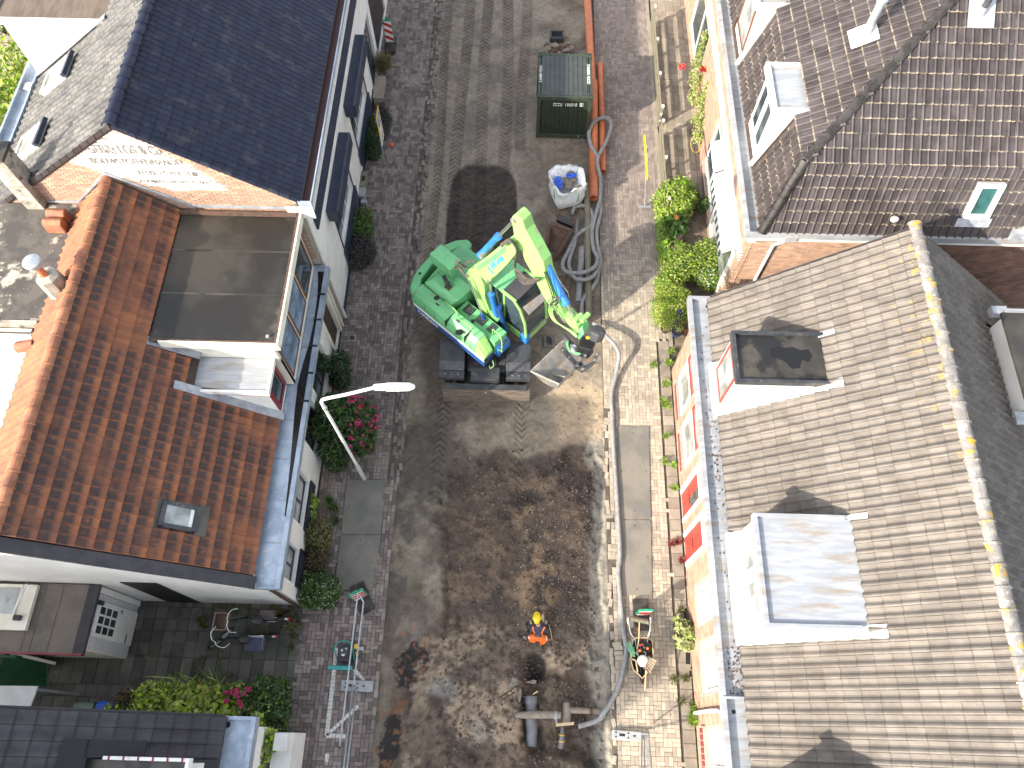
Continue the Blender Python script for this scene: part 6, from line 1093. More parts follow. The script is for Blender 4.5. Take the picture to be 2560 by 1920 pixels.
def ribbed(mb, pts, r, n=12):
    Q = spline(pts, 10); mb.tube(Q, [r*(1+.035*math.sin(i*2.1)) for i in range(len(Q))], n); return mb
zq = zm(1500, 1460, 3.606); zg = zm(1380, 660, 3.7719); zp = zm(1240, 1640, 5.927)
hp = [(zc, 762, 1180, .28), (zc, 700, 1090, .34), (zc, 665, 960, .36), (zc, 690, 850, .38), (zc, 770, 775, .36), (zc, 860, 760, .3), (zc, 905, 810, .25), (zc, 890, 930, .25), (zc, 835, 1060, .3), (zc, 770, 1180, .42), (zc, 760, 1280, .42), (zc, 790, 1420, .25), (zd, 750, 420, .2), (zd, 745, 500, .18), (zd, 700, 660, .16), (zd, 665, 830, .16), (zd, 680, 1000, .16), (zd, 720, 1090, .2), (zd, 700, 1180, .28), (zd, 600, 1240, .34), (zd, 480, 1255, .32), (zd, 380, 1230, .26), (zd, 360, 1150, .16), (zd, 410, 1040, .14), (zd, 480, 900, .14), (zd, 560, 820, .16), (zd, 640, 780, .14), (zd, 670, 680, .1), (zd, 640, 590, .1), (zd, 560, 555, .12), (zd, 480, 580, .12), (zd, 460, 650, .12)]
dh = thing('drain_hose', 'grey coiled corrugated drain hose looped over the pipes and bag', 'hose', tuple(un(1500, 600, 0))); m_ = MB(); ribbed(m_, [un(*f(x, y), z) for f, x, y, z in hp], .066)
hp2 = [(zd, 745, 500, .1), (zd, 752, 640, .1), (zd, 715, 800, .12), (zd, 720, 950, .12), (zd, 745, 1100, .14), (zd, 720, 1230, .2), (zd, 640, 1310, .3), (zd, 540, 1320, .32), (zd, 470, 1290, .3), (zd, 425, 1180, .12), (zd, 440, 1080, .1), (zd, 480, 960, .1), (zd, 500, 800, .1), (zd, 500, 700, .1)]; ribbed(m_, [un(*f(x, y), z) for f, x, y, z in hp2], .062)
hp3 = [(zd, 735, 1180, .08), (zd, 715, 1320, .08), (zd, 650, 1430, .08), (zd, 580, 1510, .08), (zd, 555, 1600, .08), (zd, 565, 1700, .08)]; ribbed(m_, [un(*f(x, y), z) for f, x, y, z in hp3], .068)
obj('hose_coil', m_, 'drain_coil', dh, smooth=True)
hl = [(zg, 395, 560, .1), (zg, 450, 600, .25), (zg, 520, 690, .42), (zg, 590, 760, .46), (zg, 632, 850, .40), (zg, 622, 940, .26), (zg, 600, 1060, .14), (zg, 570, 1180, .09), (zg, 560, 1290, .08), (zg, 570, 1420, .08), (zg, 575, 1620, .08), (zq, 178, -350, .08), (zq, 165, -120, .08), (zq, 185, 150, .08), (zq, 205, 380, .08), (zq, 235, 580, .08), (zq, 215, 740, .08), (zq, 165, 930, .08), (zq, 90, 1080, .06), (zq, 10, 1190, 0.0), (zp, 1600, 880, -.12), (zp, 1480, 965, -.25), (zp, 1340, 1010, -.36), (zp, 1225, 1045, -.42)]
lh = thing('suction_hose', 'long grey hose running along the right pavement down into the pit', 'hose', (2.7, 6, 0)); obj('hose_body', ribbed(MB(), [un(*f(x, y), z) for f, x, y, z in hl], .062), 'drain_coil', lh, smooth=True)
# pipes in the pit
def P_(x, y, z): return un(*zp(x, y), z)
t = thing('buried_pipe', 'wide grey plastic pipe with socket lying exposed in the pit', 'pipe', tuple(P_(520, 900, -.6))); obj('pipe_body', MB().tube([P_(515, 1330, -.66), P_(530, 1100, -.60), P_(520, 950, -.58), P_(518, 700, -.58)], .145, 20), 'pvc_grey', t, smooth=True, ang=50); obj('socket', MB().tube([P_(518, 720, -.58), P_(517, 690, -.58), P_(517, 640, -.58), P_(515, 610, -.58), P_(515, 595, -.58)], [.15, .175, .165, .175, .165], 20), 'pvc_grey', t, smooth=True, ang=40)
t = thing('buried_pipe', 'old mud covered cement pipe crossing over the grey pipe', 'pipe', tuple(P_(600, 870, -.4))); obj('pipe_body', MB().tube([P_(280, 880, -.38), P_(560, 868, -.36), P_(850, 875, -.36), P_(955, 878, -.36)], [.075, .095, .085, .085], 14), 'asbestos', t, smooth=True, ang=50); obj('clamp', MB().tube([P_(860, 876, -.36), P_(905, 877, -.36)], .1, 14).tube([P_(885, 900, -.36), P_(900, 990, -.5)], .03, 8), 'block_grey', t)
t = thing('buried_pipe', 'rusty brown iron pipe tee at the right of the pit', 'pipe', tuple(P_(1050, 850, -.5))); obj('pipe_body', MB().tube([P_(1045, 700, -.5), P_(1050, 850, -.46), P_(1045, 990, -.5)], [.09, .11, .1], 14).tube([P_(1060, 800, -.45), P_(1400, 815, -.42), P_(1580, 830, -.42)], .075, 14), 'asbestos', t, smooth=True, ang=50); obj('flange', MB().tube([P_(1385, 815, -.42), P_(1425, 817, -.42)], .10, 14), 'rust', t)
t = thing('buried_pipe', 'short pale pipe stub with two yellow ties below the plank', 'pipe', tuple(P_(975, 1240, -.5))); obj('pipe_body', MB().tube([P_(960, 1350, -.62), P_(975, 1240, -.5), P_(985, 1050, -.45)], [.08, .08, .03], 14), 'pvc_grey', t, smooth=True, ang=50)
for yy in (1160, 1255): obj('tie', MB().tube([P_(975, yy, -.495), P_(974, yy+14, -.50)], .083, 14), 'sign_yellow', t)
t = thing('plank', 'short pale plank resting across the pit', 'plank', tuple(P_(1020, 1010, -.35))); obj('board', MB().obox(P_(1020, 1012, -.30), (P_(1155, 1000, -.28)-P_(885, 1025, -.3))/2, (0, .035, 0), (0, 0, .012)), 'wood_new', t)
t = thing('broken_slab', 'broken tan slabs at the edge of the round hole in the soil', 'rubble', tuple(P_(300, 450, -.2)))
for a, b_, c_, z_ in (((170, 510), (240, 310), (335, 420), -.2), ((300, 560), (370, 480), (350, 700), -.25), ((430, 390), (560, 350), (590, 420), -.2), ((525, 580), (600, 520), (612, 545), -.3)):
    A_, B_, C_ = P_(*a, z_), P_(*b_, z_), P_(*c_, z_); obj('slab', MB().prism([A_, C_, C_*.5+B_*.5+np.array([.04, .02, 0]), B_], (0, 0, .05)), 'stone' if z_ > -.3 else 'wood_new', t, bevel=.008)
rod = thing('rusty_bracket', 'dark rusted ladder shaped bracket half buried left of the hole', 'bracket', tuple(P_(180, 560, -.2)))
for a, b_ in (((60, 610), (330, 430)), ((100, 650), (280, 540)), ((70, 600), (110, 650)), ((150, 560), (190, 600)), ((215, 510), (250, 555))): obj('bar', MB().tube([P_(*a, -.16), P_(*b_, -.14)], .012, 6), 'black', rod)
# ================================================================== BULK BAG, BUCKETS, STONES, DRAIN BOX
B0 = un(*zd(395, 430), .4); bc = np.array([B0[0]+.02, B0[1]+.12]); BG = thing('bulk_bag', 'white bulk bag filled with stones and blue plastic beside the orange pipe', 'bag', (bc[0], bc[1], 0))
mb = MB(); ringn = 32; lv = [(0, .40), (.06, .46), (.25, .52), (.45, .53), (.62, .50), (.76, .52), (.88, .56), (.93, .55), (.80, .47), (.62, .42)]; V = []
for li, (h_, r_) in enumerate(lv):
    r_ *= 1.14; h_ *= 1.12
    for k in range(ringn):
        a = 2*math.pi*k/ringn; sq = 1/max(abs(math.cos(a)), abs(math.sin(a)))**.62*.86; w_ = 1+.05*math.sin(a*5+li*1.3)+.03*math.sin(a*11+li*2.1); w_ *= 1+.03*math.sin(a*17+li*2.7); V.append((bc[0]+r_*sq*w_*math.cos(a+.35), bc[1]+r_*sq*w_*math.sin(a+.35), h_+((.10*math.sin(a*4+.6)+.04*math.sin(a*7)) if li > 4 else .0)))
fs = [(i*ringn+k, i*ringn+(k+1) % ringn, (i+1)*ringn+(k+1) % ringn, (i+1)*ringn+k) for i in range(len(lv)-1) for k in range(ringn)]; mb.add(V, fs+[tuple(range(ringn))[::-1], tuple(range((len(lv)-1)*ringn, len(lv)*ringn))]); obj('sack', mb, 'bag_white', BG, smooth=True)
def blobmesh(c, r, n=10, m_=6, jag=.22): 
    b = MB().ball(c, r, n, m_); b.v = [tuple(np.array(c)+(np.array(v)-np.array(c))*(1+jag*(rng.random()-.5)*2)) for v in b.v]; return b
for k in range(9): a = k*.7; q_ = .28*(k % 3)/2; obj('rubble', blobmesh((bc[0]+.05+q_*1.2*math.cos(a), bc[1]+q_*1.2*math.sin(a), .80), (.14, .13, .09)), 'stone', BG)
obj('blue_foil', blobmesh((bc[0]-.32, bc[1]-.08, .86), (.14, .24, .1), 12, 8, .35), 'blue_plastic', BG); obj('blue_foil', blobmesh((bc[0]+.12, bc[1]+.24, .86), (.17, .08, .08), 12, 8, .35), 'blue_plastic', BG)
for a in (-.9, .9, 2.3, 3.9): c, s_ = math.cos(a), math.sin(a); obj('lifting_loop', MB().tube([(bc[0]+.46*c, bc[1]+.46*s_, .1), (bc[0]+.57*c, bc[1]+.57*s_, .5), (bc[0]+.62*c, bc[1]+.62*s_, .92), (bc[0]+.56*c, bc[1]+.56*s_, .99), (bc[0]+.45*c, bc[1]+.45*s_, .85)], .017, 6), 'bag_green', BG)
tb_ = thing('trench_bucket', 'rusty excavator bucket lying open beside the drain hose', 'excavator bucket', tuple(un(*zd(330, 800), 0)))
P1_, P2_ = un(*zd(235, 745), .45), un(*zd(445, 815), .45); obj('pivot_tube', MB().tube([P1_, P2_], .07, 14), 'rust', tb_, smooth=True, ang=40)
bb_ = [un(*zd(310, 640), .5), un(*zd(480, 700), .5), un(*zd(465, 770), .4), un(*zd(295, 700), .4)]; obj('cross_beam', MB().prism(bb_, (0, 0, -.16)), 'black', tb_, bevel=.02)
for f0, f1, f2, f3 in (((215, 740), (240, 760), (215, 960), (165, 1010)), ((440, 800), (465, 815), (330, 1040), (255, 1130))): obj('side_plate', MB().prism([un(*zd(*f0), .48), un(*zd(*f1), .48), un(*zd(*f2), .30), un(*zd(*f3), .12)], (.012, 0, -.16)), 'rust', tb_)
for p in ((330, 600), (500, 680)): obj('ear', MB().tube([un(*zd(*p), .55), un(*zd(p[0]-25, p[1]+65), .45)], [.03, .06], 8), 'rust', tb_)
sh_ = MB(); rows = [[un(*zd(x, y), z) for x, y in r_] for r_, z in (([(240, 780), (420, 840)], .40), ([(225, 870), (390, 930)], .16), ([(200, 960), (330, 1050)], .06), ([(165, 1020), (250, 1130)], .05))]
for a, b_ in zip(rows[:-1], rows[1:]): sh_.prism([a[0], a[1], b_[1], b_[0]], (0, 0, -.02))
obj('shell', sh_, 'rust', tb_)
cr = thing('steel_crate', 'rusty open steel frame lying behind the excavator cab', 'frame', tuple(un(*zd(400, 1340), 0)))
for a, b_ in (((330, 1285), (470, 1320)), ((320, 1350), (440, 1390)), ((410, 1270), (380, 1350)), ((465, 1320), (425, 1480)), ((330, 1285), (300, 1350)), ((425, 1480), (350, 1440))): obj('bar', MB().tube([un(*zd(*a), .12), un(*zd(*b_), .12)], .025, 6), 'rust', cr)
zt4 = zm(780, 0, 2.572); ds = thing('gully_box', 'black open drain gully box standing among rubble behind the container', 'gully', tuple(un(*zt4(1575, 240), 0)))
c = un(*zt4(1575, 225), .16); obj('box', MB().box((c[0]-.26, c[1]-.22, .0), (c[0]+.26, c[1]-.16, .2)).box((c[0]-.26, c[1]+.16, 0), (c[0]+.26, c[1]+.22, .2)).box((c[0]-.26, c[1]-.16, 0), (c[0]-.2, c[1]+.16, .2)).box((c[0]+.2, c[1]-.16, 0), (c[0]+.26, c[1]+.16, .2)).box((c[0]-.2, c[1]-.16, .02), (c[0]+.2, c[1]+.16, .06)), 'black_steel', ds, bevel=.01)
RP_ = [a+' '+b for a in ('nearest the container', 'mid heap', 'nearest the gully') for b in ('at its left end', 'left of centre', 'at its centre', 'right of centre', 'at its right end')]
for k in range(15):
    p = un(*zt4(1500+(k % 5)*40+rng.random()*30, 330-(k//5)*18+rng.random()*14), .02); s_ = .05+.09*rng.random(); o = obj('rubble_stone', blobmesh(tuple(p+np.array([0, 0, s_*.3])), (s_*1.2, s_, s_*.6), 8, 5, .3), ('stone', 'rust', 'asbestos')[k % 3]); tag(o, '%s %s rubble chunk behind the container, %s' % (('small', 'middling', 'large')[min(2, int((s_-.05)/.03))], ('grey', 'rusty brown', 'tan')[k % 3], RP_[k]), 'rubble', 'broken paving rubble behind the container')
grn = thing('drain_grate', 'square slotted drain grate in the soil beside the excavator', 'drain', tuple(un(*i3(700, 930), 0))); c = un(*i3(697, 930), .0); zr = road_z(c[0], c[1])
gm = obj('plate', MB().box((c[0]-.17, c[1]-.20, -.1), (c[0]+.17, c[1]+.16, -.005)), 'stone', grn)
for k in range(5): obj('slot', MB().obox((c[0]-.0, c[1]-.1+k*.05, .0), (.085, -.05, 0), (.006, .012, 0), (0, 0, .004)), 'black', gm)
# ================================================================== STREET LAMP
LP = thing('street_lamp', 'street lamp with pale green pole and white head reaching over the street', 'street lamp', (-4.28, 6.54, 0))
obj('base_section', MB().tube([(-4.28, 6.54, 0), (-4.28, 6.54, 1.1), (-4.28, 6.54, 1.2)], [.065, .062, .045], 16), 'lamp_pole', LP, smooth=True, ang=40)
hd0, hd1 = un(933, 968, 5.62), un(1038, 967, 5.62)
obj('pole', MB().tube(spline([(-4.28, 6.54, 1.15), (-4.28, 6.54, 3.2), (-4.285, 6.54, 5.1), (-4.27, 6.545, 5.38), (-4.17, 6.56, 5.50), (-3.7, 6.66, 5.55), tuple(hd0+np.array([.05, 0, 0]))], 5), .038, 14), 'lamp_white', LP, smooth=True)
obj('bracket', MB().tube([(-4.28, 6.54, 5.0), (-4.28, 6.54, 5.08)], .055, 12), 'galv', LP)
dh_ = hd1-hd0; Lh = np.linalg.norm(dh_); dh_ /= Lh; lh_ = MB(); V = []
for i, (t, w_, h_) in enumerate(((0, .045, .045), (.04, .075, .06), (.3, .085, .075), (.32, .10, .085), (.6, .105, .09), (.85, .10, .08), (.97, .06, .05), (1., .02, .02))):
    for k in range(14): a = 2*math.pi*k/14; V.append(hd0+dh_*Lh*t+np.array([-dh_[1], dh_[0], 0])*w_*math.cos(a)+UZ*(h_*math.sin(a)*(1 if math.sin(a) > 0 else .55)))
lh_.add(V, [(i*14+k, i*14+(k+1) % 14, (i+1)*14+(k+1) % 14, (i+1)*14+k) for i in range(7) for k in range(14)]+[tuple(range(14))[::-1], tuple(range(98, 112))]); obj('lamp_head', lh_, 'lamp_white', LP, smooth=True)
# ================================================================== STEEL ROAD PLATES
z4 = zm(680, 960, 2.764)
def roadplate(label, corners, z=.03):
    t = thing('road_plate', label, 'road plate', tuple(un(*corners[0], 0)), 'flat road plates laid on the pavements'); P = [un(*c, z) for c in corners]; o = obj('plate', MB().prism(P, (0, 0, -.028)), 'plate_steel', t, bevel=.006)
    for a, b_ in ((.12, .5), (.88, .5), (.5, .08), (.5, .92)):
        q_ = P[0]*(1-a)*(1-b_)+P[1]*a*(1-b_)+P[2]*a*b_+P[3]*(1-a)*b_; obj('lift_hole', MB().lathe(q_+UZ*.001, [(.018, 0), (.018, .002)], 10), 'black', t)
roadplate('grey road plate on the left pavement at the foot of the street lamp', [z4(518, 660), z4(775, 660), z4(752, 1040), z4(478, 1040)]); roadplate('grey road plate on the left pavement ending at the green barrier', [z4(477, 1044), z4(751, 1044), z4(692, 1425), z4(427, 1420)])
kk = 2560/2212
roadplate('tan road plate on the right pavement, nearer the excavator', [(1333*kk, 920*kk), (1402*kk, 921*kk), (1406*kk, 1120*kk), (1337*kk, 1120*kk)]); roadplate('tan road plate on the right pavement, nearer the wheelbarrow', [(1337*kk, 1123*kk), (1406*kk, 1123*kk), (1409*kk, 1286*kk), (1344*kk, 1285*kk)])
# ================================================================== TEMPORARY FENCE, BARRIER BOARDS, COMPACTOR, MARKING
zl = zm(760, 1440, 3.458)
def foot(label, c, rot=0, L=.72, w=.22, slots=True):
    t = thing('fence_foot', label, 'fence foot', (c[0], c[1], 0)); u = np.array([math.cos(rot), math.sin(rot), 0]); v = np.array([-u[1], u[0], 0]); C_ = np.array([c[0], c[1], .065]); obj('block', MB().obox(C_, u*L/2, v*w/2, UZ*.06), 'block_grey', t, bevel=.02)
    for a, b_, s_ in ((-.28, .05, .022), (-.28, -.05, .022), (.02, .05, .022), (.02, -.05, .022)): obj('hole', MB().lathe(C_+u*a+v*b_+UZ*.0605, [(s_, 0), (s_, .002)], 12), 'black', t)
    obj('hole', MB().obox(C_+u*(-.13)+UZ*.0615, u*.07, v*.03, UZ*.001).obox(C_+u*.17+UZ*.0615, u*.03, v*.02, UZ*.001), 'black', t); return t
foot('grey fence foot under the leaning steel tubes on the left pavement', un(*zl(460, 950), .06), -.01, .8, .26); foot('grey fence foot under the mesh fence at the bottom right', un(*zq(245, 1365), .06), -.05, .74, .21)
def frame_fence(label, tubes, extra=None):
    t = thing('site_fence', label, 'fence', tuple(un(*tubes[0][0], 0)[:2])+(0,))
    for k, (a, za, b_, zb_, r) in enumerate((x[0], x[1], x[2], x[3], x[4]) for x in tubes): obj('tube', MB().tube([un(*a, za), un(*b_, zb_)], r, 10), 'galv', t, smooth=True, ang=40)
    return t
sf_ = frame_fence('galvanised site fence seen from above along the left pavement edge', [(zl(425, 945), .1, zl(343, 1659), 2.0-.35, .021), (zl(455, 965), .1, zl(372, 1659), 1.65, .021), (zl(420, 940), .15, zl(392, 1250), .9, .017)])
fb = thing('scaffold_tube', 'two long thin steel tubes leaning over the compactor', 'tube', tuple(un(*zl(465, 160), 0)[:2])+(0,), None); obj('tube', MB().tube([un(*zl(465, 155), 1.05), un(*zl(308, 1480), 1.15)], .02, 10), 'galv', fb, smooth=True, ang=40); obj('tube', MB().tube([un(*zl(515, 225), 1.0), un(*zl(430, 940), 1.0)], .02, 10), 'galv', fb, smooth=True, ang=40); obj('tube', MB().tube([un(*zl(480, 165), 1.0), un(*zl(515, 225), 1.0)], .02, 8), 'galv', fb); obj('end_cap', MB().ball(un(*zl(307, 1483), 1.15), .03, 10, 6), 'black', fb)
mf = frame_fence('galvanised mesh fence standing at the bottom right corner of the street', [(zq(375, 1350), .12, zq(375, 1700), 1.1, .02), (zq(400, 1350), .12, zq(402, 1700), 1.1, .02), (zq(440, 1350), 1.0, zq(468, 1700), 1.9, .02), (zq(370, 1350), .2, zq(440, 1352), 1.0, .018)])
ms = MB()
for k in range(7): a = k/6; p = un(*zq(405+a*33, 1360), .15+.85*a); q_ = un(*zq(405+a*60, 1700), 1.1+.8*a); ms.tube([p, q_], .004, 4)
for k in range(10): ms.tube([un(*zq(402, 1380+k*36), .3+k*.08), un(*zq(445+k*2.5, 1380+k*36), 1.05+k*.08)], .004, 4)
obj('mesh_wires', ms, 'galv', mf)
def barrier(label, px, z_, rot, w=.32, h=.85, tilt=0., base=True, marks=4, basepx=None):
    c = un(*px, z_); t = thing('barrier_board', label, 'barrier', (c[0], c[1], 0), 'red and white barrier boards'); u = np.array([math.cos(rot), math.sin(rot), 0]); n = np.array([-u[1], u[0], 0]); up = UZ*math.cos(tilt)+n*math.sin(tilt); nn = np.cross(u, up)
    b0 = np.array([c[0], c[1], .12]); C_ = b0+up*(h/2+.1); obj('frame', MB().obox(C_, u*w/2, up*h/2, nn*.03), 'traffic_green', t, bevel=.012); obj('handle', MB().obox(C_+up*(h/2+.05), u*.06, up*.05, nn*.02), 'traffic_green', t, bevel=.01)
    for s_ in (-1, 1):
        pb = MB().obox(C_+nn*.032*s_, u*(w/2-.03), up*(h/2-.03), nn*.003); obj('panel', pb, 'sign_white', t)
        for k in range(3):
            y0 = -h/2+.05+k*(h-.1)/3; a = w/2-.031; sk2 = .18; q_ = [C_+nn*.036*s_+u*(-a)+up*(y0+sk2), C_+nn*.036*s_+u*a+up*(y0), C_+nn*.036*s_+u*a+up*(min(y0+.14, h/2-.03)), C_+nn*.036*s_+u*(-a)+up*min(y0+sk2+.12, h/2-.03)]
            obj('stripe', MB().prism(q_, nn*.002*s_), 'traffic_red', t)
    if base: obj('base', MB().obox((c[0], c[1], .06), u*.2, n*.40, UZ*.055), 'tyre', t, bevel=.02)
    return t
zs6 = zm(820, 0, 3.95)
barrier('red and white striped board in green frame standing by the white house wall', (zs6(620, 440)[0], zs6(620, 440)[1]), .1, 0.05, .36, .95); barrier('green framed striped board at the end of the left road plate', zl(500, 190), .1, .5, .38, .75); barrier('green framed striped board behind the loaded wheelbarrow', zq(375, 275), .1, .05, .36, .62)
pc = thing('plate_compactor', 'teal plate compactor with black engine under the steel tubes', 'compactor', tuple(un(*zl(360, 680), 0)[:2])+(0,)); c = un(*zl(360, 690), .3)
obj('base_plate', MB().box((c[0]-.26, c[1]-.30, .02), (c[0]+.22, c[1]+.30, .08)), 'black_steel', pc, bevel=.01); obj('engine', MB().box((c[0]-.17, c[1]-.16, .15), (c[0]+.17, c[1]+.2, .52)), 'black', pc, bevel=.05); obj('fuel_tank', MB().box((c[0]-.12, c[1]+.02, .52), (c[0]+.12, c[1]+.2, .6)), 'black_steel', pc, bevel=.03); obj('cap', MB().lathe((c[0]-.04, c[1]+.1, .6), [(.03, 0), (.03, .03)], 10).lathe((c[0]+.06, c[1]+.14, .6), [(.025, 0), (.025, .02)], 10), 'galv', pc)
obj('guard', MB().tube(spline([(c[0]-.22, c[1]-.1, .2), (c[0]-.22, c[1]+.14, .66), (c[0]-.1, c[1]+.3, .68), (c[0]+.12, c[1]+.3, .68), (c[0]+.22, c[1]+.14, .66), (c[0]+.22, c[1]-.1, .2)], 4), .015, 8), 'teal', pc); obj('water_bar', MB().box((c[0]-.38, c[1]-.34, .34), (c[0]+.22, c[1]-.24, .44)), 'teal', pc, bevel=.02); obj('belt_cover', MB().box((c[0]+.2, c[1]+.16, .3), (c[0]+.32, c[1]+.28, .42)), 'sign_yellow', pc, bevel=.03); obj('yellow_hose', MB().tube(spline([(c[0]+.24, c[1]+.1, .3), (c[0]+.3, c[1]-.1, .25), (c[0]+.24, c[1]-.3, .15)], 4), .014, 6), 'sign_yellow', pc)
obj('label', MB().lathe((c[0]-.02, c[1]+.02, .525), [(.05, 0), (.05, .002)], 14), 'sign_white', pc)
# painted parking bay marking on the left pavement: short blocks of paint on the clinkers
pm = MB()
def dashes(a, b_, w, n, gap=.012):
    A, B = un(*a, .004), un(*b_, .004); d = (B-A)/n; s = np.array([-d[1], d[0], 0]); s = s/np.linalg.norm(s)*w/2
    for i in range(n):
        p, q_ = A+d*i+d*.04, A+d*(i+.95); j_ = s*random.uniform(.82, 1.06); pm.prism([p-j_, q_-j_, q_+j_, p+j_], (0, 0, .003), random.random())
dashes(zl(283, 620), zl(197, 1380), .11, 24); dashes(zl(190, 1380), zl(360, 1385), .10, 6); dashes(zl(225, 1350), zl(470, 1120), .09, 9); dashes(zl(300, 615), zl(515, 628), .08, 8); dashes(zl(420, 790), zl(520, 905), .09, 5); dashes(zl(203, 1535), zl(192, 1610), .10, 2)
tag(obj('bay_marking', pm, 'paint_mark'), 'white painted parking bay line on the left pavement', None, kind='structure')
# ================================================================== SIGNS
sg = thing('parking_sign', 'yellow framed temporary parking sign with blue P standing by the hedge', 'sign', (-4.76, 17.8, 0)); sx_, sy0, sy1 = -4.77, 17.78, 18.34
obj('board', MB().box((sx_, sy0, 1.32), (sx_+.02, sy1, 2.2)), 'sign_yellow', sg, bevel=.004); obj('white_field', MB().box((sx_+.021, sy0+.08, 1.40), (sx_+.024, sy1-.08, 2.1)), 'sign_white', sg); obj('blue_field', MB().box((sx_+.025, sy0+.11, 1.62), (sx_+.027, sy1-.11, 2.07)), 'sign_blue', sg)
text_on(sg, 'lettering', 'P', (sx_+.029, sy0+.2, 1.69), (0, 1, 0), (0, 0, 1), .40, 'sign_white', .002)
obj('lower_board', MB().box((sx_, sy0+.02, .88), (sx_+.018, sy1-.02, 1.315)), 'sign_white', sg)
for k in range(3): obj('tow_mark', MB().prism([(sx_+.02, sy0+.08+k*.14, 1.0+.08*(k % 2)), (sx_+.02, sy0+.19+k*.13, 1.0+.06*k), (sx_+.02, sy0+.19+k*.13, 1.10+.06*k), (sx_+.02, sy0+.10+k*.14, 1.07+.09*(k % 2))], (.003, 0, 0)), 'black', sg)
obj('post', MB().tube([(sx_-.03, sy0+.28, 2.1), (sx_-.03, sy0+.02, 0)], .022, 8), 'galv', sg); obj('clamp', MB().box((sx_-.06, sy0+.1, 1.9), (sx_-.005, sy0+.3, 1.95)), 'galv', sg)
zs5 = zm(1560, 0, 2.182); s2 = thing('yellow_sign', 'narrow yellow sign seen edge on at the right pavement', 'sign', tuple(un(*zs5(112, 1130), 0)[:2])+(0,)); c = un(*zs5(112, 1130), 0)
obj('post', MB().tube([(c[0], c[1], 0), tuple(un(*zs5(131, 800), 2.3))], .022, 8), 'galv', s2); tA, tB = un(*zs5(122, 740), 2.25), un(*zs5(121, 880), 2.25)
obj('board', MB().box((tB[0]-.02, min(tA[1], un(*zs5(120, 980), 2.2)[1]), 2.18), (tB[0]+.02, tA[1], 2.30)), 'sign_yellow', s2); obj('foot', MB().box((c[0]-.22, c[1]-.03, 0), (c[0]+.22, c[1]+.03, .05)), 'galv', s2)
ob = thing('orange_block', 'small orange plastic block on the left pavement', 'block', tuple(un(*zs6(633, 1428), 0))); c = un(*zs6(633, 1428), .06); obj('body', MB().box((c[0]-.055, c[1]-.05, 0), (c[0]+.055, c[1]+.05, .09)), 'orange', ob, bevel=.01); obj('stud', MB().lathe((c[0], c[1], .09), [(.02, 0), (.02, .012)], 10), 'hivis', ob)
# ================================================================== WORKER (kneeling, bent forward, seen from behind)
wz = zm(1260, 1500, 10.367)
gx_, gy_ = un(*wz(880, 900), 0)[:2]; zg_ = road_z(gx_, gy_)
PW = thing('person', 'kneeling worker in orange hi-vis trousers, navy shirt and yellow helmet with ear muffs', 'person', (gx_, gy_, zg_))
def W(x, y, h): return un(*wz(x, y), zg_+h)
def skin(name, verts, edges, radii, m_, par, lv=2):
    me = bpy.data.meshes.new(name); me.from_pydata([tuple(v) for v in verts], edges, []); o = bpy.data.objects.new(name, me); COL.objects.link(o); sk = o.modifiers.new('skin', 'SKIN')
    for i, r in enumerate(radii): me.skin_vertices[0].data[i].radius = (r, r) if not hasattr(r, '__len__') else r
    me.skin_vertices[0].data[0].use_root = True; ss = o.modifiers.new('sub', 'SUBSURF'); ss.levels = ss.render_levels = lv; me.materials.append(MATS[m_]); setp(o, par); sk.use_smooth_shade = True; return o
# torso and arms
tv = [W(880, 930, .30), W(885, 830, .42), W(888, 730, .56), W(890, 660, .66), W(888, 600, .70), W(770, 700, .60), W(715, 800, .42), W(700, 640, .22), W(1010, 690, .60), W(1130, 830, .40), W(1090, 640, .24)]
skin('body', tv, [(0, 1), (1, 2), (2, 3), (3, 4), (2, 5), (5, 6), (6, 7), (2, 8), (8, 9), (9, 10)], [.13, .135, .14, .08, .06, .08, .058, .045, .08, .062, .045], 'navy_cloth', PW)
obj('neck', MB().tube([W(890, 680, .64), W(880, 600, .72)], [.075, .06], 14), 'skin', PW, smooth=True); hc = W(850, 500, .80)
obj('head', MB().ball(hc, (.085, .10, .11), 20, 14), 'skin', PW, smooth=True); hm = obj('helmet', MB().ball(hc+np.array([0, .01, .035]), (.115, .135, .105), 24, 14, zmin=-.25), 'helmet', PW, smooth=True); obj('helmet_peak', MB().lathe(hc+np.array([0, .10, .02]), [(.09, 0), (.085, .012)], 18, (0, .15, 1)), 'helmet', hm)
obj('helmet_ridge', MB().tube([hc+np.array([0, -.10, .09]), hc+np.array([0, 0, .142]), hc+np.array([0, .1, .10])], .014, 8), 'helmet', hm)
for s_ in (-1, 1): obj('ear_muff', MB().lathe(hc+np.array([s_*.085, -.06, .035]), [(.035, 0), (.052, .01), (.052, .03), (.03, .045)], 16, (s_*.7, -.35, .6)), 'tyre', hm, smooth=True, ang=50)
obj('hair', MB().ball(hc+np.array([0, -.045, -.04]), (.07, .06, .06), 14, 10), 'rubber_hose', PW, smooth=True)
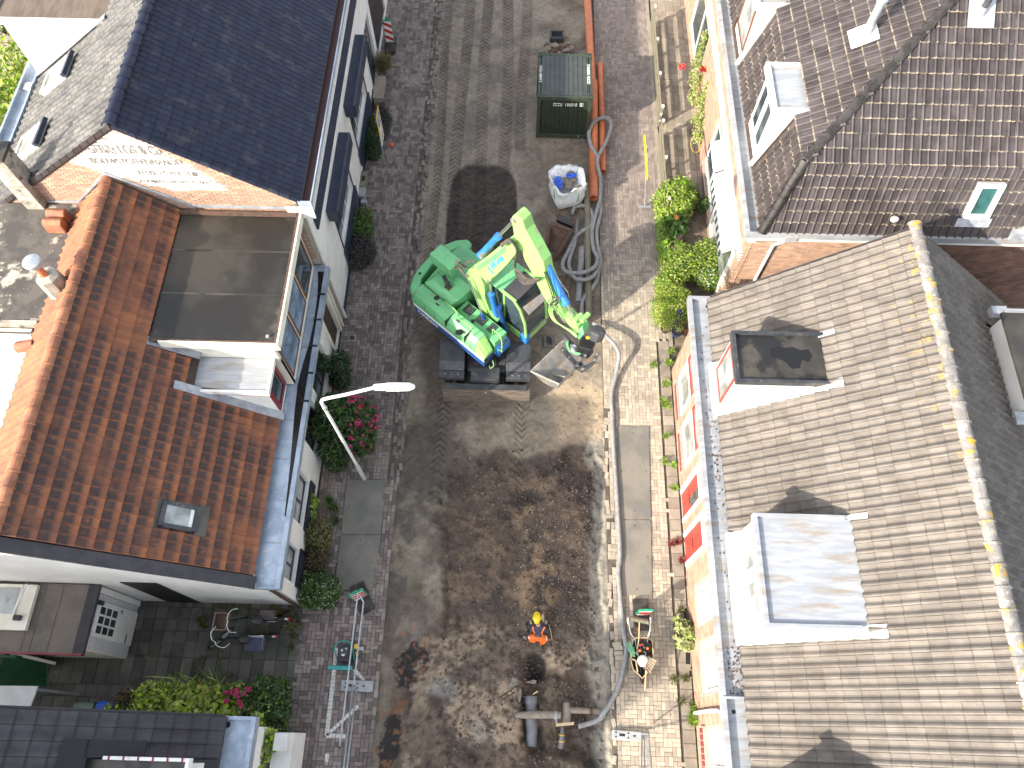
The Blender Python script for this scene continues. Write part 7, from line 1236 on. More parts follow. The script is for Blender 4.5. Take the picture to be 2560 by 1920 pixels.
# trousers: pelvis, thighs forward, shins folded back and splayed
tr_ = [W(885, 960, .28), W(760, 960, .16), W(650, 960, .10), W(720, 1060, .09), W(860, 1040, .09), W(1010, 980, .16), W(1120, 1000, .10), W(1020, 1060, .09), W(940, 1150, .08)]
skin('trousers', [W(880, 880, .33)]+tr_, [(0, 1), (1, 2), (2, 3), (3, 4), (4, 5), (1, 6), (6, 7), (7, 8), (8, 9)], [.135, .15, .115, .095, .085, .062, .115, .09, .085, .06], 'hivis', PW)
skin('boot', [W(600, 1000, .07), W(540, 975, .06), W(480, 940, .05)], [(0, 1), (1, 2)], [.05, .045, .04], 'boot', PW); skin('boot', [W(960, 1160, .07), W(945, 1200, .05)], [(0, 1)], [.045, .035], 'boot', PW)
for pts in ([(800, 860, .52), (770, 800, .58), (745, 740, .65), (755, 680, .70)], [(975, 880, .50), (990, 810, .58), (1020, 750, .64), (1055, 690, .69)]):
    Q = [W(*p)+np.array([0, -.02, .075]) for p in pts]; mb = MB()
    for a, b2 in zip(Q[:-1], Q[1:]): d = (b2-a)/2; mb.obox((a+b2)/2, d*1.05, np.cross(d/np.linalg.norm(d), UZ)*.026, UZ*.012)
    obj('brace', mb, 'hivis', PW, bevel=.005)
obj('belt', MB().tube([W(770, 905, .40), W(880, 940, .47), W(1010, 905, .40)], .018, 6), 'hivis', PW)
for wr, sgn in ((W(700, 640, .20), -1), (W(1092, 640, .22), 1)):                      # gloved hands: palm and five fingers reaching to the soil
    hv = [wr, wr+np.array([0, .045, -.03]), wr+np.array([0, .085, -.06])]; rad = [.026, .034, .03]; ed = [(0, 1), (1, 2)]
    hand = skin('hand', hv, ed, rad, 'glove', PW, 1)
    for k in range(4):
        fx_ = (k-1.5)*.019; L_ = (.85, 1., .95, .75)[k]*.06; b0 = wr+np.array([fx_, .09, -.065]); skin('finger', [b0-np.array([0, .02, -.01]), b0+np.array([0, L_*.5, -.008]), b0+np.array([0, L_*.8, -.035])], [(0, 1), (1, 2)], [.0095, .009, .0075], 'glove', hand, 1)
    b0 = wr+np.array([-sgn*.03, .045, -.04]); skin('finger', [b0+np.array([sgn*.01, 0, 0]), b0+np.array([-sgn*.02, .025, -.01]), b0+np.array([-sgn*.022, .05, -.025])], [(0, 1), (1, 2)], [.011, .010, .008], 'glove', hand, 1)
st_ = thing('tan_stone', 'pale oblong stone held upright beside the yellow helmet', 'stone', tuple(W(1005, 470, .1))); obj('stone_body', MB().ball(W(1005, 470, .22), (.045, .12, .06), 14, 10), 'wood_new', st_, smooth=True)
cb_ = thing('work_cable', 'thin beige cable trailing beside the worker', 'cable', tuple(W(1180, 700, 0))); obj('cable', MB().tube(spline([W(1160, 640, .32), W(1190, 740, .2), W(1230, 900, .06), W(1225, 1020, .04), W(1120, 1040, .1), W(980, 1045, .1)], 5), .012, 6), 'wood_new', cb_, smooth=True)
# ================================================================== WHEELBARROW with tools
WB = thing('wheelbarrow', 'loaded rusty wheelbarrow with white grips on the right pavement', 'wheelbarrow', tuple(un(*zq(380, 650), 0)[:2])+(0,))
def Q_(x, y, z): return un(*zq(x, y), z)
rim = [(300, 500), (340, 485), (430, 485), (468, 510), (478, 600), (480, 680), (465, 730), (425, 800), (380, 850), (355, 820), (300, 770), (282, 700), (278, 600)]
R1 = [Q_(x, y, .55) for x, y in rim]; ctr = sum(R1)/len(R1); R2 = [ctr+(p-ctr)*.68-UZ*.27 for p in R1]; n_ = len(R1); tray = MB().add(R1+R2, [(i, (i+1) % n_, n_+(i+1) % n_, n_+i) for i in range(n_)]+[tuple(range(n_, 2*n_))]); obj('tray', tray, 'rust', WB); obj('rim', MB().tube(R1+[R1[0]], .014, 6), 'wood_new', WB)
obj('handle', MB().tube(spline([Q_(258, 330, .62), Q_(275, 440, .6), Q_(320, 520, .5), Q_(370, 800, .3)], 4), .017, 8).tube(spline([Q_(454, 325, .62), Q_(450, 420, .6), Q_(430, 500, .5), Q_(390, 800, .3)], 4), .017, 8), 'galv', WB); obj('grip', MB().tube([Q_(256, 360, .63), Q_(251, 308, .64)], .024, 10), 'sign_white', WB); obj('grip', MB().tube([Q_(455, 355, .63), Q_(454, 302, .64)], .024, 10), 'sign_white', WB)
obj('wheel', MB().lathe(Q_(378, 830, .2)-np.array([.035, 0, 0]), [(.12, 0), (.19, .02), (.19, .06), (.12, .08)], 18, (1, 0, 0)), 'tyre', WB)
for nm, lab, cat, pts, r, m_ in (('broom', 'street broom with brown bristles lying across the wheelbarrow handles', 'broom', [(355, 345), (350, 500), (330, 640)], .014, 'wood_new'), ('shovel', 'wooden shovel handle sticking out of the wheelbarrow towards the fence', 'shovel', [(415, 780), (405, 960)], .017, 'wood_new')):
    t = thing(nm, lab, cat, tuple(Q_(*pts[0], .6))); obj('handle', MB().tube([Q_(x, y, .70-.1*i) for i, (x, y) in enumerate(pts)], r, 8), m_, t)
    if nm == 'broom':
        A_, B2_ = Q_(278, 318, .68), Q_(440, 352, .68); obj('head', MB().obox((A_+B2_)/2, (B2_-A_)/2, np.array([0, .035, 0]), UZ*.025), 'wood_pole', t); obj('bristles', MB().obox((A_+B2_)/2+np.array([.0, .05, -.01]), (B2_-A_)/2*.98, np.array([0, .03, 0]), UZ*.03), 'rust', t)
    else: obj('shovel_blade', MB().prism([Q_(380, 640, .62), Q_(470, 660, .62), Q_(450, 790, .60), Q_(400, 780, .6)], (0, 0, .006)), 'rust', t)
t = thing('bucket', 'black bucket filled with small parts in the wheelbarrow', 'bucket', tuple(Q_(395, 590, .4))); obj('pail', MB().lathe(Q_(397, 580, .45), [(.09, 0), (.125, .22), (.135, .225), (.12, .23), (.10, .17)], 22), 'black', t, smooth=True, ang=40)
for k, (x, y, m_) in enumerate(((362, 550, 'traffic_red'), (430, 580, 'orange'), (360, 600, 'orange'), (400, 570, 'navy_cloth'), (405, 610, 'black_steel'), (385, 545, 'rust'))): obj('content', MB().ball(Q_(x, y, .66), .035, 10, 6), m_, t)
t = thing('white_helmet', 'white hard hat lying on the wheelbarrow load', 'helmet', tuple(Q_(388, 690, .55))); obj('shell', MB().ball(Q_(388, 692, .60), (.125, .14, .10), 22, 12, zmin=-.1), 'sign_white', t, smooth=True); obj('brim', MB().lathe(Q_(388, 695, .59), [(.14, 0), (.135, .012)], 22), 'sign_white', t)
t = thing('green_netting', 'crumpled green netting hanging over the wheelbarrow side', 'netting', tuple(Q_(270, 570, .5))); m2 = MB()
for k in range(16): a = k*.41; m2.tube([Q_(235+rng.random()*60, 520+rng.random()*40, .6), Q_(250+rng.random()*60, 560+rng.random()*50, .62), Q_(290+rng.random()*40, 620+rng.random()*40, .6)], .010, 5)
obj('net', m2, 'bag_green', t)
t = thing('wood_bundle', 'fan of pale wooden stakes lying in the wheelbarrow', 'stakes', tuple(Q_(470, 730, .5)))
for k in range(11): a = k/10; obj('stake', MB().tube([Q_(430-a*25, 650+a*95, .60+.01*k), Q_(512-a*60, 690+a*120, .62)], .017, 6), 'wood_new' if k % 2 else 'asbestos', t)
for a, b2 in (((290, 675), (340, 700)), ((325, 700), (340, 795))): obj('stake', MB().tube([Q_(*a, .58), Q_(*b2, .56)], .02, 6), 'wood_new', t)
t = thing('rope_coil', 'coil of brown rope hung on the left wheelbarrow handle', 'rope', tuple(Q_(312, 435, .4))); m2 = MB()
for k in range(4): r_ = .045+.022*k; m2.tube([Q_(314, 435, .5)+np.array([r_*math.cos(i*.42), r_*math.sin(i*.42), .01*k]) for i in range(16)], .012, 5)
obj('rope', m2, 'wicker', t)
for k, p in enumerate(((150, 545), (165, 580), (165, 625), (175, 665))):
    c = Q_(*p, .05); t = obj('loose_clinker', MB().obox((c[0], c[1], .055), (.105, .01, 0), (-.004, .05, 0), (0, 0, .04)), 'paver_mauve'); tag(t, ('topmost of the four loose clinkers left of the hose by the wheelbarrow', 'second loose clinker from the top left of the hose by the wheelbarrow', 'third loose clinker from the top left of the hose by the wheelbarrow', 'lowest of the four loose clinkers left of the hose by the wheelbarrow')[k], 'brick', 'loose clinkers beside the hose')
# ================================================================== BICYCLES
zk = zm(460, 1460, 6.9125)
def K(x, y, z): return un(*zk(x, y), z)
def bicycle(label, rear, front, turn, m_, bags):
    """rear and front wheel hubs on the ground plane, leaning against the wall"""
    t = thing('bicycle', label, 'bicycle', (rear[0], rear[1], 0)); r0, f0_ = np.array([*rear, .34]), np.array([*front, .34]); d = f0_-r0; d /= np.linalg.norm(d); sdir = np.array([-d[1], d[0], 0]); lean = (UZ*.97+sdir*.22); lean /= np.linalg.norm(lean)
    def up(p, h): return p+lean*h
    for hub, dr_, nm in ((r0, d, 'wheel'), (f0_, d*math.cos(turn)+sdir*math.sin(turn), 'wheel')):
        ax = np.cross(dr_, lean); c = hub+lean*.0; w_ = obj(nm, MB().tube([c+(dr_*math.cos(a)+lean*math.sin(a))*.34 for a in np.linspace(0, 2*math.pi, 29)], .024, 6, caps=False), 'tyre', t, smooth=True)
        obj('rim', MB().tube([c+(dr_*math.cos(a)+lean*math.sin(a))*.305 for a in np.linspace(0, 2*math.pi, 25)], .02, 5, caps=False), 'galv', w_); sp_ = MB()
        for a in np.linspace(0, 2*math.pi, 13)[:-1]: sp_.tube([c, c+(dr_*math.cos(a)+lean*math.sin(a))*.31], .0025, 3)
        obj('spokes', sp_, 'chrome', w_)
        obj('mudguard', MB().tube([c+(dr_*math.cos(a)+lean*math.sin(a))*.37 for a in np.linspace(.5, 2.7, 12)], [.022]*12, 5), 'bike_green', t)
    bb = r0+d*.46-lean*.04; seat = r0+d*.30; head = f0_-d*.16; fr_ = MB(); H_t = up(head, .62); S_t = up(seat, .52)
    for a, b_ in ((bb, S_t), (S_t, up(head, .45)), (bb, up(head, .38)), (bb, r0), (S_t, r0), (up(head, .3), H_t)): fr_.tube([a, b_], .023, 8)
    fr_.tube([up(head, .4), f0_+d*.0], .015, 8); obj('frame', fr_, m_, t, smooth=True, ang=50)
    obj('saddle', MB().ball(S_t+lean*.12, (.15, .12, .06), 14, 8), 'black', t, smooth=True); obj('carrier', MB().tube([up(r0, .42)-d*.12+sdir*.05, up(seat, .42)+sdir*.05], .009, 6).tube([up(r0, .42)-d*.12-sdir*.05, up(seat, .42)-sdir*.05], .009, 6), 'chrome', t)
    hb = H_t+lean*.16; dd = d*math.cos(turn)+sdir*math.sin(turn); ss = np.array([-dd[1], dd[0], 0]); obj('handlebar', MB().tube(spline([hb-dd*.22+ss*.28, hb-dd*.05+ss*.26, hb+dd*.04+ss*.1, hb+dd*.02, hb+dd*.04-ss*.1, hb-dd*.05-ss*.26, hb-dd*.22-ss*.28], 4), .012, 8), 'chrome', t, smooth=True)
    for s_ in (-1, 1): obj('grip', MB().tube([hb-dd*.22+ss*.28*s_, hb-dd*.34+ss*.28*s_], .019, 8), 'black', t)
    axr = np.cross(d, lean); obj('coat_guard', MB().lathe(r0-axr*.035, [(.33, 0), (.33, .006)], 24, axr).lathe(r0+axr*.03, [(.33, 0), (.33, .006)], 24, axr), 'black', t)
    obj('rear_light', MB().obox(r0-d*.37+lean*.22, d*.02, sdir*.03, lean*.04), 'traffic_red', t); obj('mudguard_tip', MB().obox(r0-d*.31+lean*.27, d*.06-lean*.05, sdir*.022, lean*.012), 'sign_white', t)
    obj('pedal', MB().tube([bb+sdir*.02, bb-sdir*.1-lean*.14], .012, 6).obox(bb-sdir*.14-lean*.14, d*.05, sdir*.04, lean*.01), 'black', t); obj('chain_guard', MB().obox((bb+r0)/2+sdir*.05, (bb-r0)/2*1.15, sdir*.012, lean*.07), 'black', t)
    return t, dict(r0=r0, d=d, s=sdir, up=up, hb=hb, S=S_t)
ry = 2.42; b1, k1 = bicycle('dark green bicycle with brown front basket leaning on the white gable', (-6.05, 2.66), (-7.15, 2.62), .1, 'bike_green', 1); b2, k2 = bicycle('black bicycle with light grey pannier and front wheel turned to the alley', (-6.30, 2.22), (-7.38, 2.14), .75, 'black', 1)
c = k1['hb']-np.array([.22, 0, .12]); obj('basket', MB().box((c[0]-.16, c[1]-.2, c[2]-.12), (c[0]-.14, c[1]+.2, c[2]+.1)).box((c[0]+.14, c[1]-.2, c[2]-.12), (c[0]+.16, c[1]+.2, c[2]+.1)).box((c[0]-.14, c[1]-.2, c[2]-.12), (c[0]+.14, c[1]-.18, c[2]+.1)).box((c[0]-.14, c[1]+.18, c[2]-.12), (c[0]+.14, c[1]+.2, c[2]+.1)).box((c[0]-.14, c[1]-.18, c[2]-.12), (c[0]+.14, c[1]+.18, c[2]-.1)), 'wicker', b1); obj('basket_rim', MB().tube([(c[0]-.16, c[1]-.2, c[2]+.1), (c[0]+.16, c[1]-.2, c[2]+.1), (c[0]+.16, c[1]+.2, c[2]+.1), (c[0]-.16, c[1]+.2, c[2]+.1), (c[0]-.16, c[1]-.2, c[2]+.1)], .013, 6), 'asbestos', b1)
q_ = k1['up'](k1['r0'], .46); obj('pannier', MB().obox(q_+np.array([-.12, .12, -.05]), (.18, 0, 0), (0, .12, .03), (0, -.01, .10)), 'bag_brown', b1, bevel=.03); q_ = k2['up'](k2['r0'], .46); obj('pannier', MB().obox(q_+np.array([-.08, -.14, -.10]), (.22, 0, 0), (0, .16, .04), (0, -.02, .15)), 'navy_cloth', b2, bevel=.03); obj('pannier_lid', MB().obox(q_+np.array([-.08, -.12, .02]), (.225, 0, 0), (0, .17, .04), (0, 0, .012)), 'saddle_grey', b2, bevel=.02)
# ================================================================== FENCE, POTS, BENCH, PLANTS
def fence(label, x, y0, y1, posts):
    t = thing('garden_fence', label, 'fence', (x, (y0+y1)/2, 0), 'low white fences of the front yard')
    for z0, z1_ in ((.06, .27), (.36, .57), (.68, .90)): obj('board', MB().box((x-.010, y0, z0), (x+.010, y1, z1_)), 'wood_pole', t, bevel=.003)
    for yy in posts: q_ = obj('post', MB().box((x+.013, yy-.04, 0), (x+.075, yy+.04, .93)), 'fence_white', t); obj('post_cap', MB().box((x-.0, yy-.055, .931), (x+.09, yy+.055, .955)), 'fence_white', q_, bevel=.008)
fence('low white board fence at the top of the right pavement', 4.66, 19.75, 24.9, (24.8, 23.1, 21.4, 19.85)); fence('low white board fence nearest the sunny green bushes', 4.64, 15.7, 19.3, (19.2, 17.6, 15.9))
kb = MB().box((4.56, 11., -.04), (4.66, 28, .05)); tag(obj('kerb', kb, 'slab_tan'), 'concrete edging between right pavement and gardens', None, kind='structure')
def pot(name, label, px, r, h, m_, z=0): c = un(*px, z+h*.5); t = thing(name, label, 'flower pot', (c[0], c[1], z)); obj('pot', MB().lathe((c[0], c[1], z), [(r*.75, 0), (r, h*.9), (r*1.08, h*.92), (r*1.08, h), (r*.9, h), (r*.85, h*.8)], 20), m_, t, smooth=True, ang=35); obj('compost', MB().lathe((c[0], c[1], z+h*.82), [(r*.88, 0), (r*.88, .01)], 16), 'soil_garden', t); return t, c
zh = zm(1560, 640, 4.147)
pot('flower_pot', 'round dark bowl pot at the foot of the green bush', zh(430, 760), .15, .18, 'pot_dark'); t, c = pot('flower_pot', 'dark blue pot with yellow green plant beside the bowl pot', zh(540, 790), .16, .28, 'pot_blue'); foliage('foliage', t, [((c[0]+.05, c[1]+.02, .36), .14)], 'leaf_pale', 260, .04); pot('flower_pot', 'terracotta pot against the brick corner', zh(650, 745), .15, .22, 'terracotta'); pot('flower_pot', 'dark ringed pot among the front garden plants', zs5(390, 1115), .22, .3, 'pot_dark'); pot('flower_pot', 'small dark pot under the climbing rose', zs5(372, 720), .11, .16, 'pot_dark')
tl = thing('garden_hose_reel', 'blue tarpaulin strap hanging in the round bush', 'strap', tuple(un(*zh(570, 620), .5))); obj('strap', MB().tube(spline([un(*zh(575, 555), 1.0), un(*zh(578, 610), .85), un(*zh(555, 670), .6), un(*zh(530, 710), .35)], 4), [.06]*13, 6), 'pot_blue', tl)
hp_ = thing('yellow_hoop', 'thin yellow hoop leaning in the front garden by the rose', 'hoop', tuple(un(*zs5(385, 790), 0))); c = un(*zs5(390, 785), .3); obj('hoop', MB().tube([c+np.array([.16*math.cos(a), .3*math.sin(a), .1*math.sin(a)]) for a in np.linspace(0, 2*math.pi, 22)], .008, 5, caps=False), 'sign_yellow', hp_)
def plant(name, label, cat, base, parts, group=None, stem=True):
    t = thing(name, label, cat, (base[0], base[1], 0), group)
    if stem:
        m2 = MB()
        for k in range(6): a = k*1.05; m2.tube([(base[0]+.04*math.cos(a), base[1]+.04*math.sin(a), 0), (base[0]+.16*math.cos(a), base[1]+.16*math.sin(a), .35), (base[0]+.26*math.cos(a), base[1]+.26*math.sin(a), .6)], [.012, .01, .006], 5)
        obj('stems', m2, 'trunk', t)
    for p in parts:
        if p[0] == 'f': foliage('foliage', t, p[1], p[2], p[3], p[4], **(p[5] if len(p) > 5 else {}))
        elif p[0] == 'b': blades('blades', t, p[1], p[2], p[3], **p[4])
        elif p[0] == 'w': flowers('flowers', t, p[1], p[2], p[3])
    return t
def on_blob(blobs, n, top=.1):
    out = []
    while len(out) < n:
        c, r = blobs[rng.integers(len(blobs))]; r = np.array(r if hasattr(r, '__len__') else (r, r, r), float); d = rng.normal(0, 1, 3); d /= np.linalg.norm(d)
        if d[2] > top: out.append(np.array(c)+d*r*1.03)
    return out
U5 = lambda x, y, z: tuple(un(*zs5(x, y), z))
UH = lambda x, y, z: tuple(un(*zh(x, y), z))
def near(px, z, r, n, s): return [un(px[0]+rng.normal(0, s), px[1]+rng.normal(0, s), z+rng.random()*r) for _ in range(n)]
# right front garden, from the top down
bl1 = [(U5(270, 1080, .55), (.72, .58, .55)), (U5(310, 1030, .5), (.48, .36, .45)), (U5(235, 1150, .4), (.42, .42, .4)), (U5(310, 1140, .5), (.4, .4, .45))]; plant('green_bush', 'bright green leafy bush at the end of the white fence', 'bush', U5(270, 1090, 0), [('f', bl1, 'leaf_lime', 6200, .055, dict(long=2.1)), ('f', bl1, 'leaf_yellow', 2600, .05, dict(long=2))])
plant('potted_plant', 'loose green plant by the dark ringed pot', 'plant', U5(430, 1130, 0), [('f', [(U5(440, 1120, .3), (.3, .32, .28)), (U5(380, 1070, .3), (.22, .2, .2))], 'leaf_mid', 900, .05)])
bl2 = [(U5(290, 1230, .55), (.34, .38, .4)), (U5(250, 1290, .35), (.22, .3, .3))]; sfw = plant('sunflower', 'broad leaved sunflower with one orange flower', 'sunflower', U5(280, 1250, 0), [('f', bl2, 'leaf_mid', 420, .15, dict(long=1.2)), ('w', [np.array(U5(283, 1185, 1.05))], 'flower_sun', .09)])
bl3 = [(U5(220, 1330, .3), (.22, .55, .35)), (U5(300, 1370, .28), (.3, .4, .28)), (U5(200, 1220, .25), (.14, .5, .3))]; plant('flowering_border', 'mixed green border with pink and mauve flowers along the kerb', 'flower bed', U5(240, 1340, 0), [('f', bl3, 'leaf_mid', 2000, .045), ('f', bl3, 'leaf_lime', 2600, .045, dict(long=2.4)), ('b', [un(*zs5(x, y), .1) for x, y in ((200, 1200), (205, 1280), (210, 1360), (215, 1440), (290, 1400))], 'leaf_lime', 420, dict(h=.5, w=.012, spread=.25)), ('w', near(zs5(285, 1365), .5, .1, 7, 8)+near(zs5(310, 1290), .5, .1, 5, 5), 'flower_mauve', .045), ('w', near(zs5(250, 1440), .4, .1, 6, 6), 'flower_pink', .035)])
bl4 = [(U5(340, 1440, .5), (.70, .62, .55)), (U5(455, 1400, .55), (.5, .62, .55)), (U5(270, 1500, .42), (.5, .5, .45)), (U5(470, 1520, .45), (.42, .42, .45)), (U5(230, 1560, .4), (.4, .45, .4))]; plant('green_bush', 'wide light green bush in front of the brick corner', 'bush', U5(350, 1450, 0), [('f', bl4, 'leaf_lime', 9500, .04, dict(long=2)), ('f', bl4, 'leaf_yellow', 3500, .04), ('f', bl4, 'leaf_mid', 2500, .055)])
bl5 = [(UH(430, 560, .55), (.50, .66, .55)), (UH(560, 520, .6), (.5, .62, .6)), (UH(480, 400, .45), (.5, .4, .45))]; plant('round_bush', 'round clipped bush with tiny pale leaves at the roof corner', 'bush', UH(500, 540, 0), [('f', bl5, 'leaf_yellow', 7200, .032), ('f', bl5, 'leaf_lime', 5200, .034)])
plant('white_flower_shrub', 'shrub with white blossoms against the brick house corner', 'shrub', UH(890, 250, 0), [('f', [(UH(900, 230, .5), (.35, .4, .4)), (UH(960, 270, .5), (.2, .25, .3))], 'leaf_mid', 1400, .05), ('w', on_blob([(UH(900, 230, .5), (.35, .4, .4))], 30), 'flower_white', .035)])
zx = zm(1600, 0, 2.304); vb_ = [(tuple(un(*zx(700, 1590), 1.6)), (.25, .18, .2)), (tuple(un(*zx(790, 1560), 1.6)), (.25, .2, .2)), (tuple(un(*zx(850, 1530), 1.7)), (.3, .22, .25))]; plant('wall_shrub', 'green shrub in the gap between the two brick houses', 'shrub', un(*zx(780, 1560), 0), [('f', vb_, 'leaf_lime', 1500, .06)])
# climbing rose on the brick facade
rs = [(U5(400, 330, 1.3), (.25, .3, .5)), (U5(430, 260, 1.6), (.2, .3, .4)), (U5(400, 420, 1.2), (.3, .25, .5)), (U5(380, 520, 1.0), (.2, .3, .4)), (U5(430, 560, 1.1), (.25, .35, .4)), (U5(450, 490, 1.5), (.2, .2, .4)), (U5(410, 650, .8), (.25, .3, .4)), (U5(410, 740, .5), (.25, .35, .35)), (U5(440, 200, 2.), (.12, .2, .3))]
plant('climbing_rose', 'climbing rose with red blooms on the brick facade behind the white fence', 'rose', U5(400, 700, 0), [('f', rs, 'leaf_pale', 2100, .05, dict(shell=.7)), ('f', rs, 'leaf_lime', 900, .05)]+[('w', [np.array(U5(x, y, z))+rng.normal(0, .035, 3) for _ in range(7)], 'flower_red', .12) for x, y, z in ((317, 365, 1.3), (432, 385, 1.7), (486, 360, 1.8), (495, 403, 1.8), (492, 528, 1.7), (500, 602, 1.7))])
# ivy vine between houses done; left side
zo = zm(680, 960, 2.764); UO = lambda x, y, z: tuple(un(*zo(x, y), z))
bo = [(UO(480, 280, .9), (.72, .6, .8)), (UO(600, 230, .8), (.55, .55, .7)), (UO(600, 380, .7), (.5, .5, .6)), (UO(430, 170, 1.1), (.5, .45, .6)), (UO(420, 430, .6), (.42, .5, .5)), (UO(440, 530, .4), (.35, .3, .4)), (UO(330, 300, 1.), (.3, .4, .4))]
fl_ = on_blob([bo[1], bo[2]], 46, -.1)+near(zo(690, 260), .8, .3, 26, 12)+near(zo(660, 440), .5, .3, 14, 6)+near(zo(590, 270), 1.4, .2, 14, 5)+near(zo(540, 110), 1.5, .2, 12, 12)+near(zo(620, 170), 1.3, .2, 12, 10)
plant('oleander', 'large dark oleander with pink flowers under the street lamp arm', 'shrub', UO(480, 320, 0), [('f', bo, 'leaf_dark', 5200, .06, dict(long=3.2)), ('f', bo, 'leaf_mid', 3600, .055, dict(long=3.4)), ('w', fl_, 'flower_pink', .055)])
bs = [(UO(530, 60, .6), (.3, .4, .5)), (UO(420, 60, .7), (.3, .35, .4))]
zr_ = zm(700, 560, 3.606); UR = lambda x, y, z: tuple(un(*zr_(x, y), z))
plant('ivy_shrub', 'dark green shrub in the window recess of the red roofed house', 'shrub', UR(540, 1280, 0), [('f', [(UR(545, 1240, .5), (.28, .35, .45)), (UR(550, 1350, .6), (.3, .35, .5)), (UR(380, 1250, .9), (.25, .35, .4)), (UR(540, 1420, .5), (.3, .25, .4))], 'leaf_dark', 2400, .06)])
plant('lavender_bush', 'grey brown twiggy bush against the white wall', 'shrub', UR(740, 280, 0), [('f', [(UR(740, 250, .35), (.48, .55, .42)), (UR(700, 320, .3), (.35, .4, .35))], 'leaf_grey', 4200, .03, dict(long=3.5)), ('f', [(UR(740, 250, .35), (.45, .5, .42))], 'leaf_purple', 1500, .028, dict(long=3))])
plant('green_bush', 'small dark green bush beside the grey twiggy one on the left pavement', 'bush', UR(740, 40, 0), [('f', [(UR(730, 40, .4), (.45, .45, .45)), (UR(760, -40, .35), (.35, .4, .38))], 'leaf_mid', 2600, .045), ('f', [(UR(730, -50, .35), (.4, .4, .4))], 'leaf_olive', 900, .045)])
US = lambda x, y, z: tuple(un(*zs6(x, y), z))
plant('hedge', 'dark narrow hedge behind the yellow parking sign', 'hedge', US(450, 1330, 0), [('f', [(US(450, 1250, .4), (.3, .5, .42)), (US(440, 1400, .4), (.34, .45, .42)), (US(450, 1500, .35), (.3, .3, .35))], 'leaf_dark', 3800, .04), ('f', [(US(570, 1220, .2), (.22, .7, .25)), (US(540, 1100, .2), (.2, .4, .2))], 'leaf_grey', 1400, .03, dict(long=3))])
plant('ornamental_grass', 'dry tufted grass in the planter end by the doorway', 'grass', US(545, 660, 0), [('b', [un(*zs6(545, 670), .25)], 'grass_dry', 650, dict(h=.5, w=.008, spread=.28)), ('b', [un(*zs6(545, 670), .2)], 'leaf_olive', 200, dict(h=.4, w=.008, spread=.25))], stem=False)
plant('ornamental_grass', 'brownish tuft below the concrete bench on the left pavement', 'grass', US(480, 1000, 0), [('b', [un(*zs6(480, 1000), .1)], 'leaf_brown', 220, dict(h=.3, w=.01, spread=.22)), ('b', [un(*zs6(450, 960), .1)], 'leaf_olive', 120, dict(h=.25, w=.01, spread=.2))], stem=False)
bn = thing('concrete_bench', 'pale concrete bench block against the white house', 'bench', US(510, 850, 0)); P = [un(*zs6(x, y), .42) for x, y in ((463, 745), (570, 745), (545, 968), (440, 965))]; obj('seat', MB().prism(P, (0, 0, -.10)), 'slab_tan', bn, bevel=.015); c = sum(P)/4; obj('leg', MB().box((c[0]-.15, c[1]+.45, 0), (c[0]+.15, c[1]+.6, .32)), 'slab_tan', bn); obj('leg', MB().box((c[0]-.15, c[1]-.6, 0), (c[0]+.15, c[1]-.45, .32)), 'slab_tan', bn)
zw = zm(860, 420, 3.606); ob_ = thing('birdhouse_planter', 'small tan wooden planter leaning on the white wall', 'planter', tuple(un(*zw(180, 120), 0))); c = un(*zw(180, 120), .2); obj('box', MB().box((c[0]-.1, c[1]-.3, 0), (c[0]+.1, c[1]+.3, .35)), 'wood_pole', ob_, bevel=.01); obj('opening', MB().box((c[0]-.05, c[1]-.1, .351), (c[0]+.06, c[1]+.1, .356)), 'black', ob_)
for k, p in enumerate(((170, 240), (180, 310))): c = un(*zw(*p), .1); t = thing('stone_block', ('tall grey stone block by the wooden planter', 'low grey stone block by the green bush')[k], 'stone', (c[0], c[1], 0)); obj('block', MB().box((c[0]-.1, c[1]-(.2 if k == 0 else .08), 0), (c[0]+.1, c[1]+(.2 if k == 0 else .08), .28-.1*k)), 'block_grey', t, bevel=.02)
mh = thing('drain_cover', 'round drain cover in a concrete square on the left pavement', 'drain', UR(650, 1025, 0)); c = un(*zr_(650, 1025), .01); obj('square', MB().box((c[0]-.13, c[1]-.13, -.03), (c[0]+.13, c[1]+.13, .006)), 'slab_tan', mh); obj('cover', MB().lathe((c[0], c[1], .006), [(.08, 0), (.08, .008)], 20), 'black_steel', mh)
def weeds(label, pts, m_='leaf_mid', n=70, h=.14):
    t = thing('weed_tuft', label, 'weed', tuple(pts[0][:2])+(0,), 'weeds growing along the wall bases'); blades('leaves', t, pts, m_, n*len(pts), h=h, w=.012, spread=.10); return t
# planting strip in front of the red roofed house
ps = MB(); P = [un(*zo(x, y), .06) for x, y in ((335, 730), (385, 730), (365, 1290), (300, 1290))]; pst = struct('planting_strip', MB().prism(P, (0, 0, -.08)), 'soil_garden')
plant('dry_shrub', 'yellow brown drying shrub below the white window pier', 'shrub', UO(310, 1060, 0), [('f', [(UO(310, 1040, .45), (.38, .42, .4)), (UO(330, 1100, .35), (.3, .3, .35))], 'leaf_olive', 2200, .045), ('f', [(UO(320, 1030, .5), (.36, .4, .4))], 'grass_dry', 1100, .04)]); plant('dead_shrub', 'brown withered shrub between the yellow shrub and the white flowering one', 'shrub', UO(300, 1200, 0), [('f', [(UO(300, 1200, .3), (.36, .5, .32))], 'leaf_brown', 1800, .04, dict(long=2.5)), ('f', [(UO(300, 1200, .3), (.36, .5, .32))], 'leaf_dark', 600, .05)])
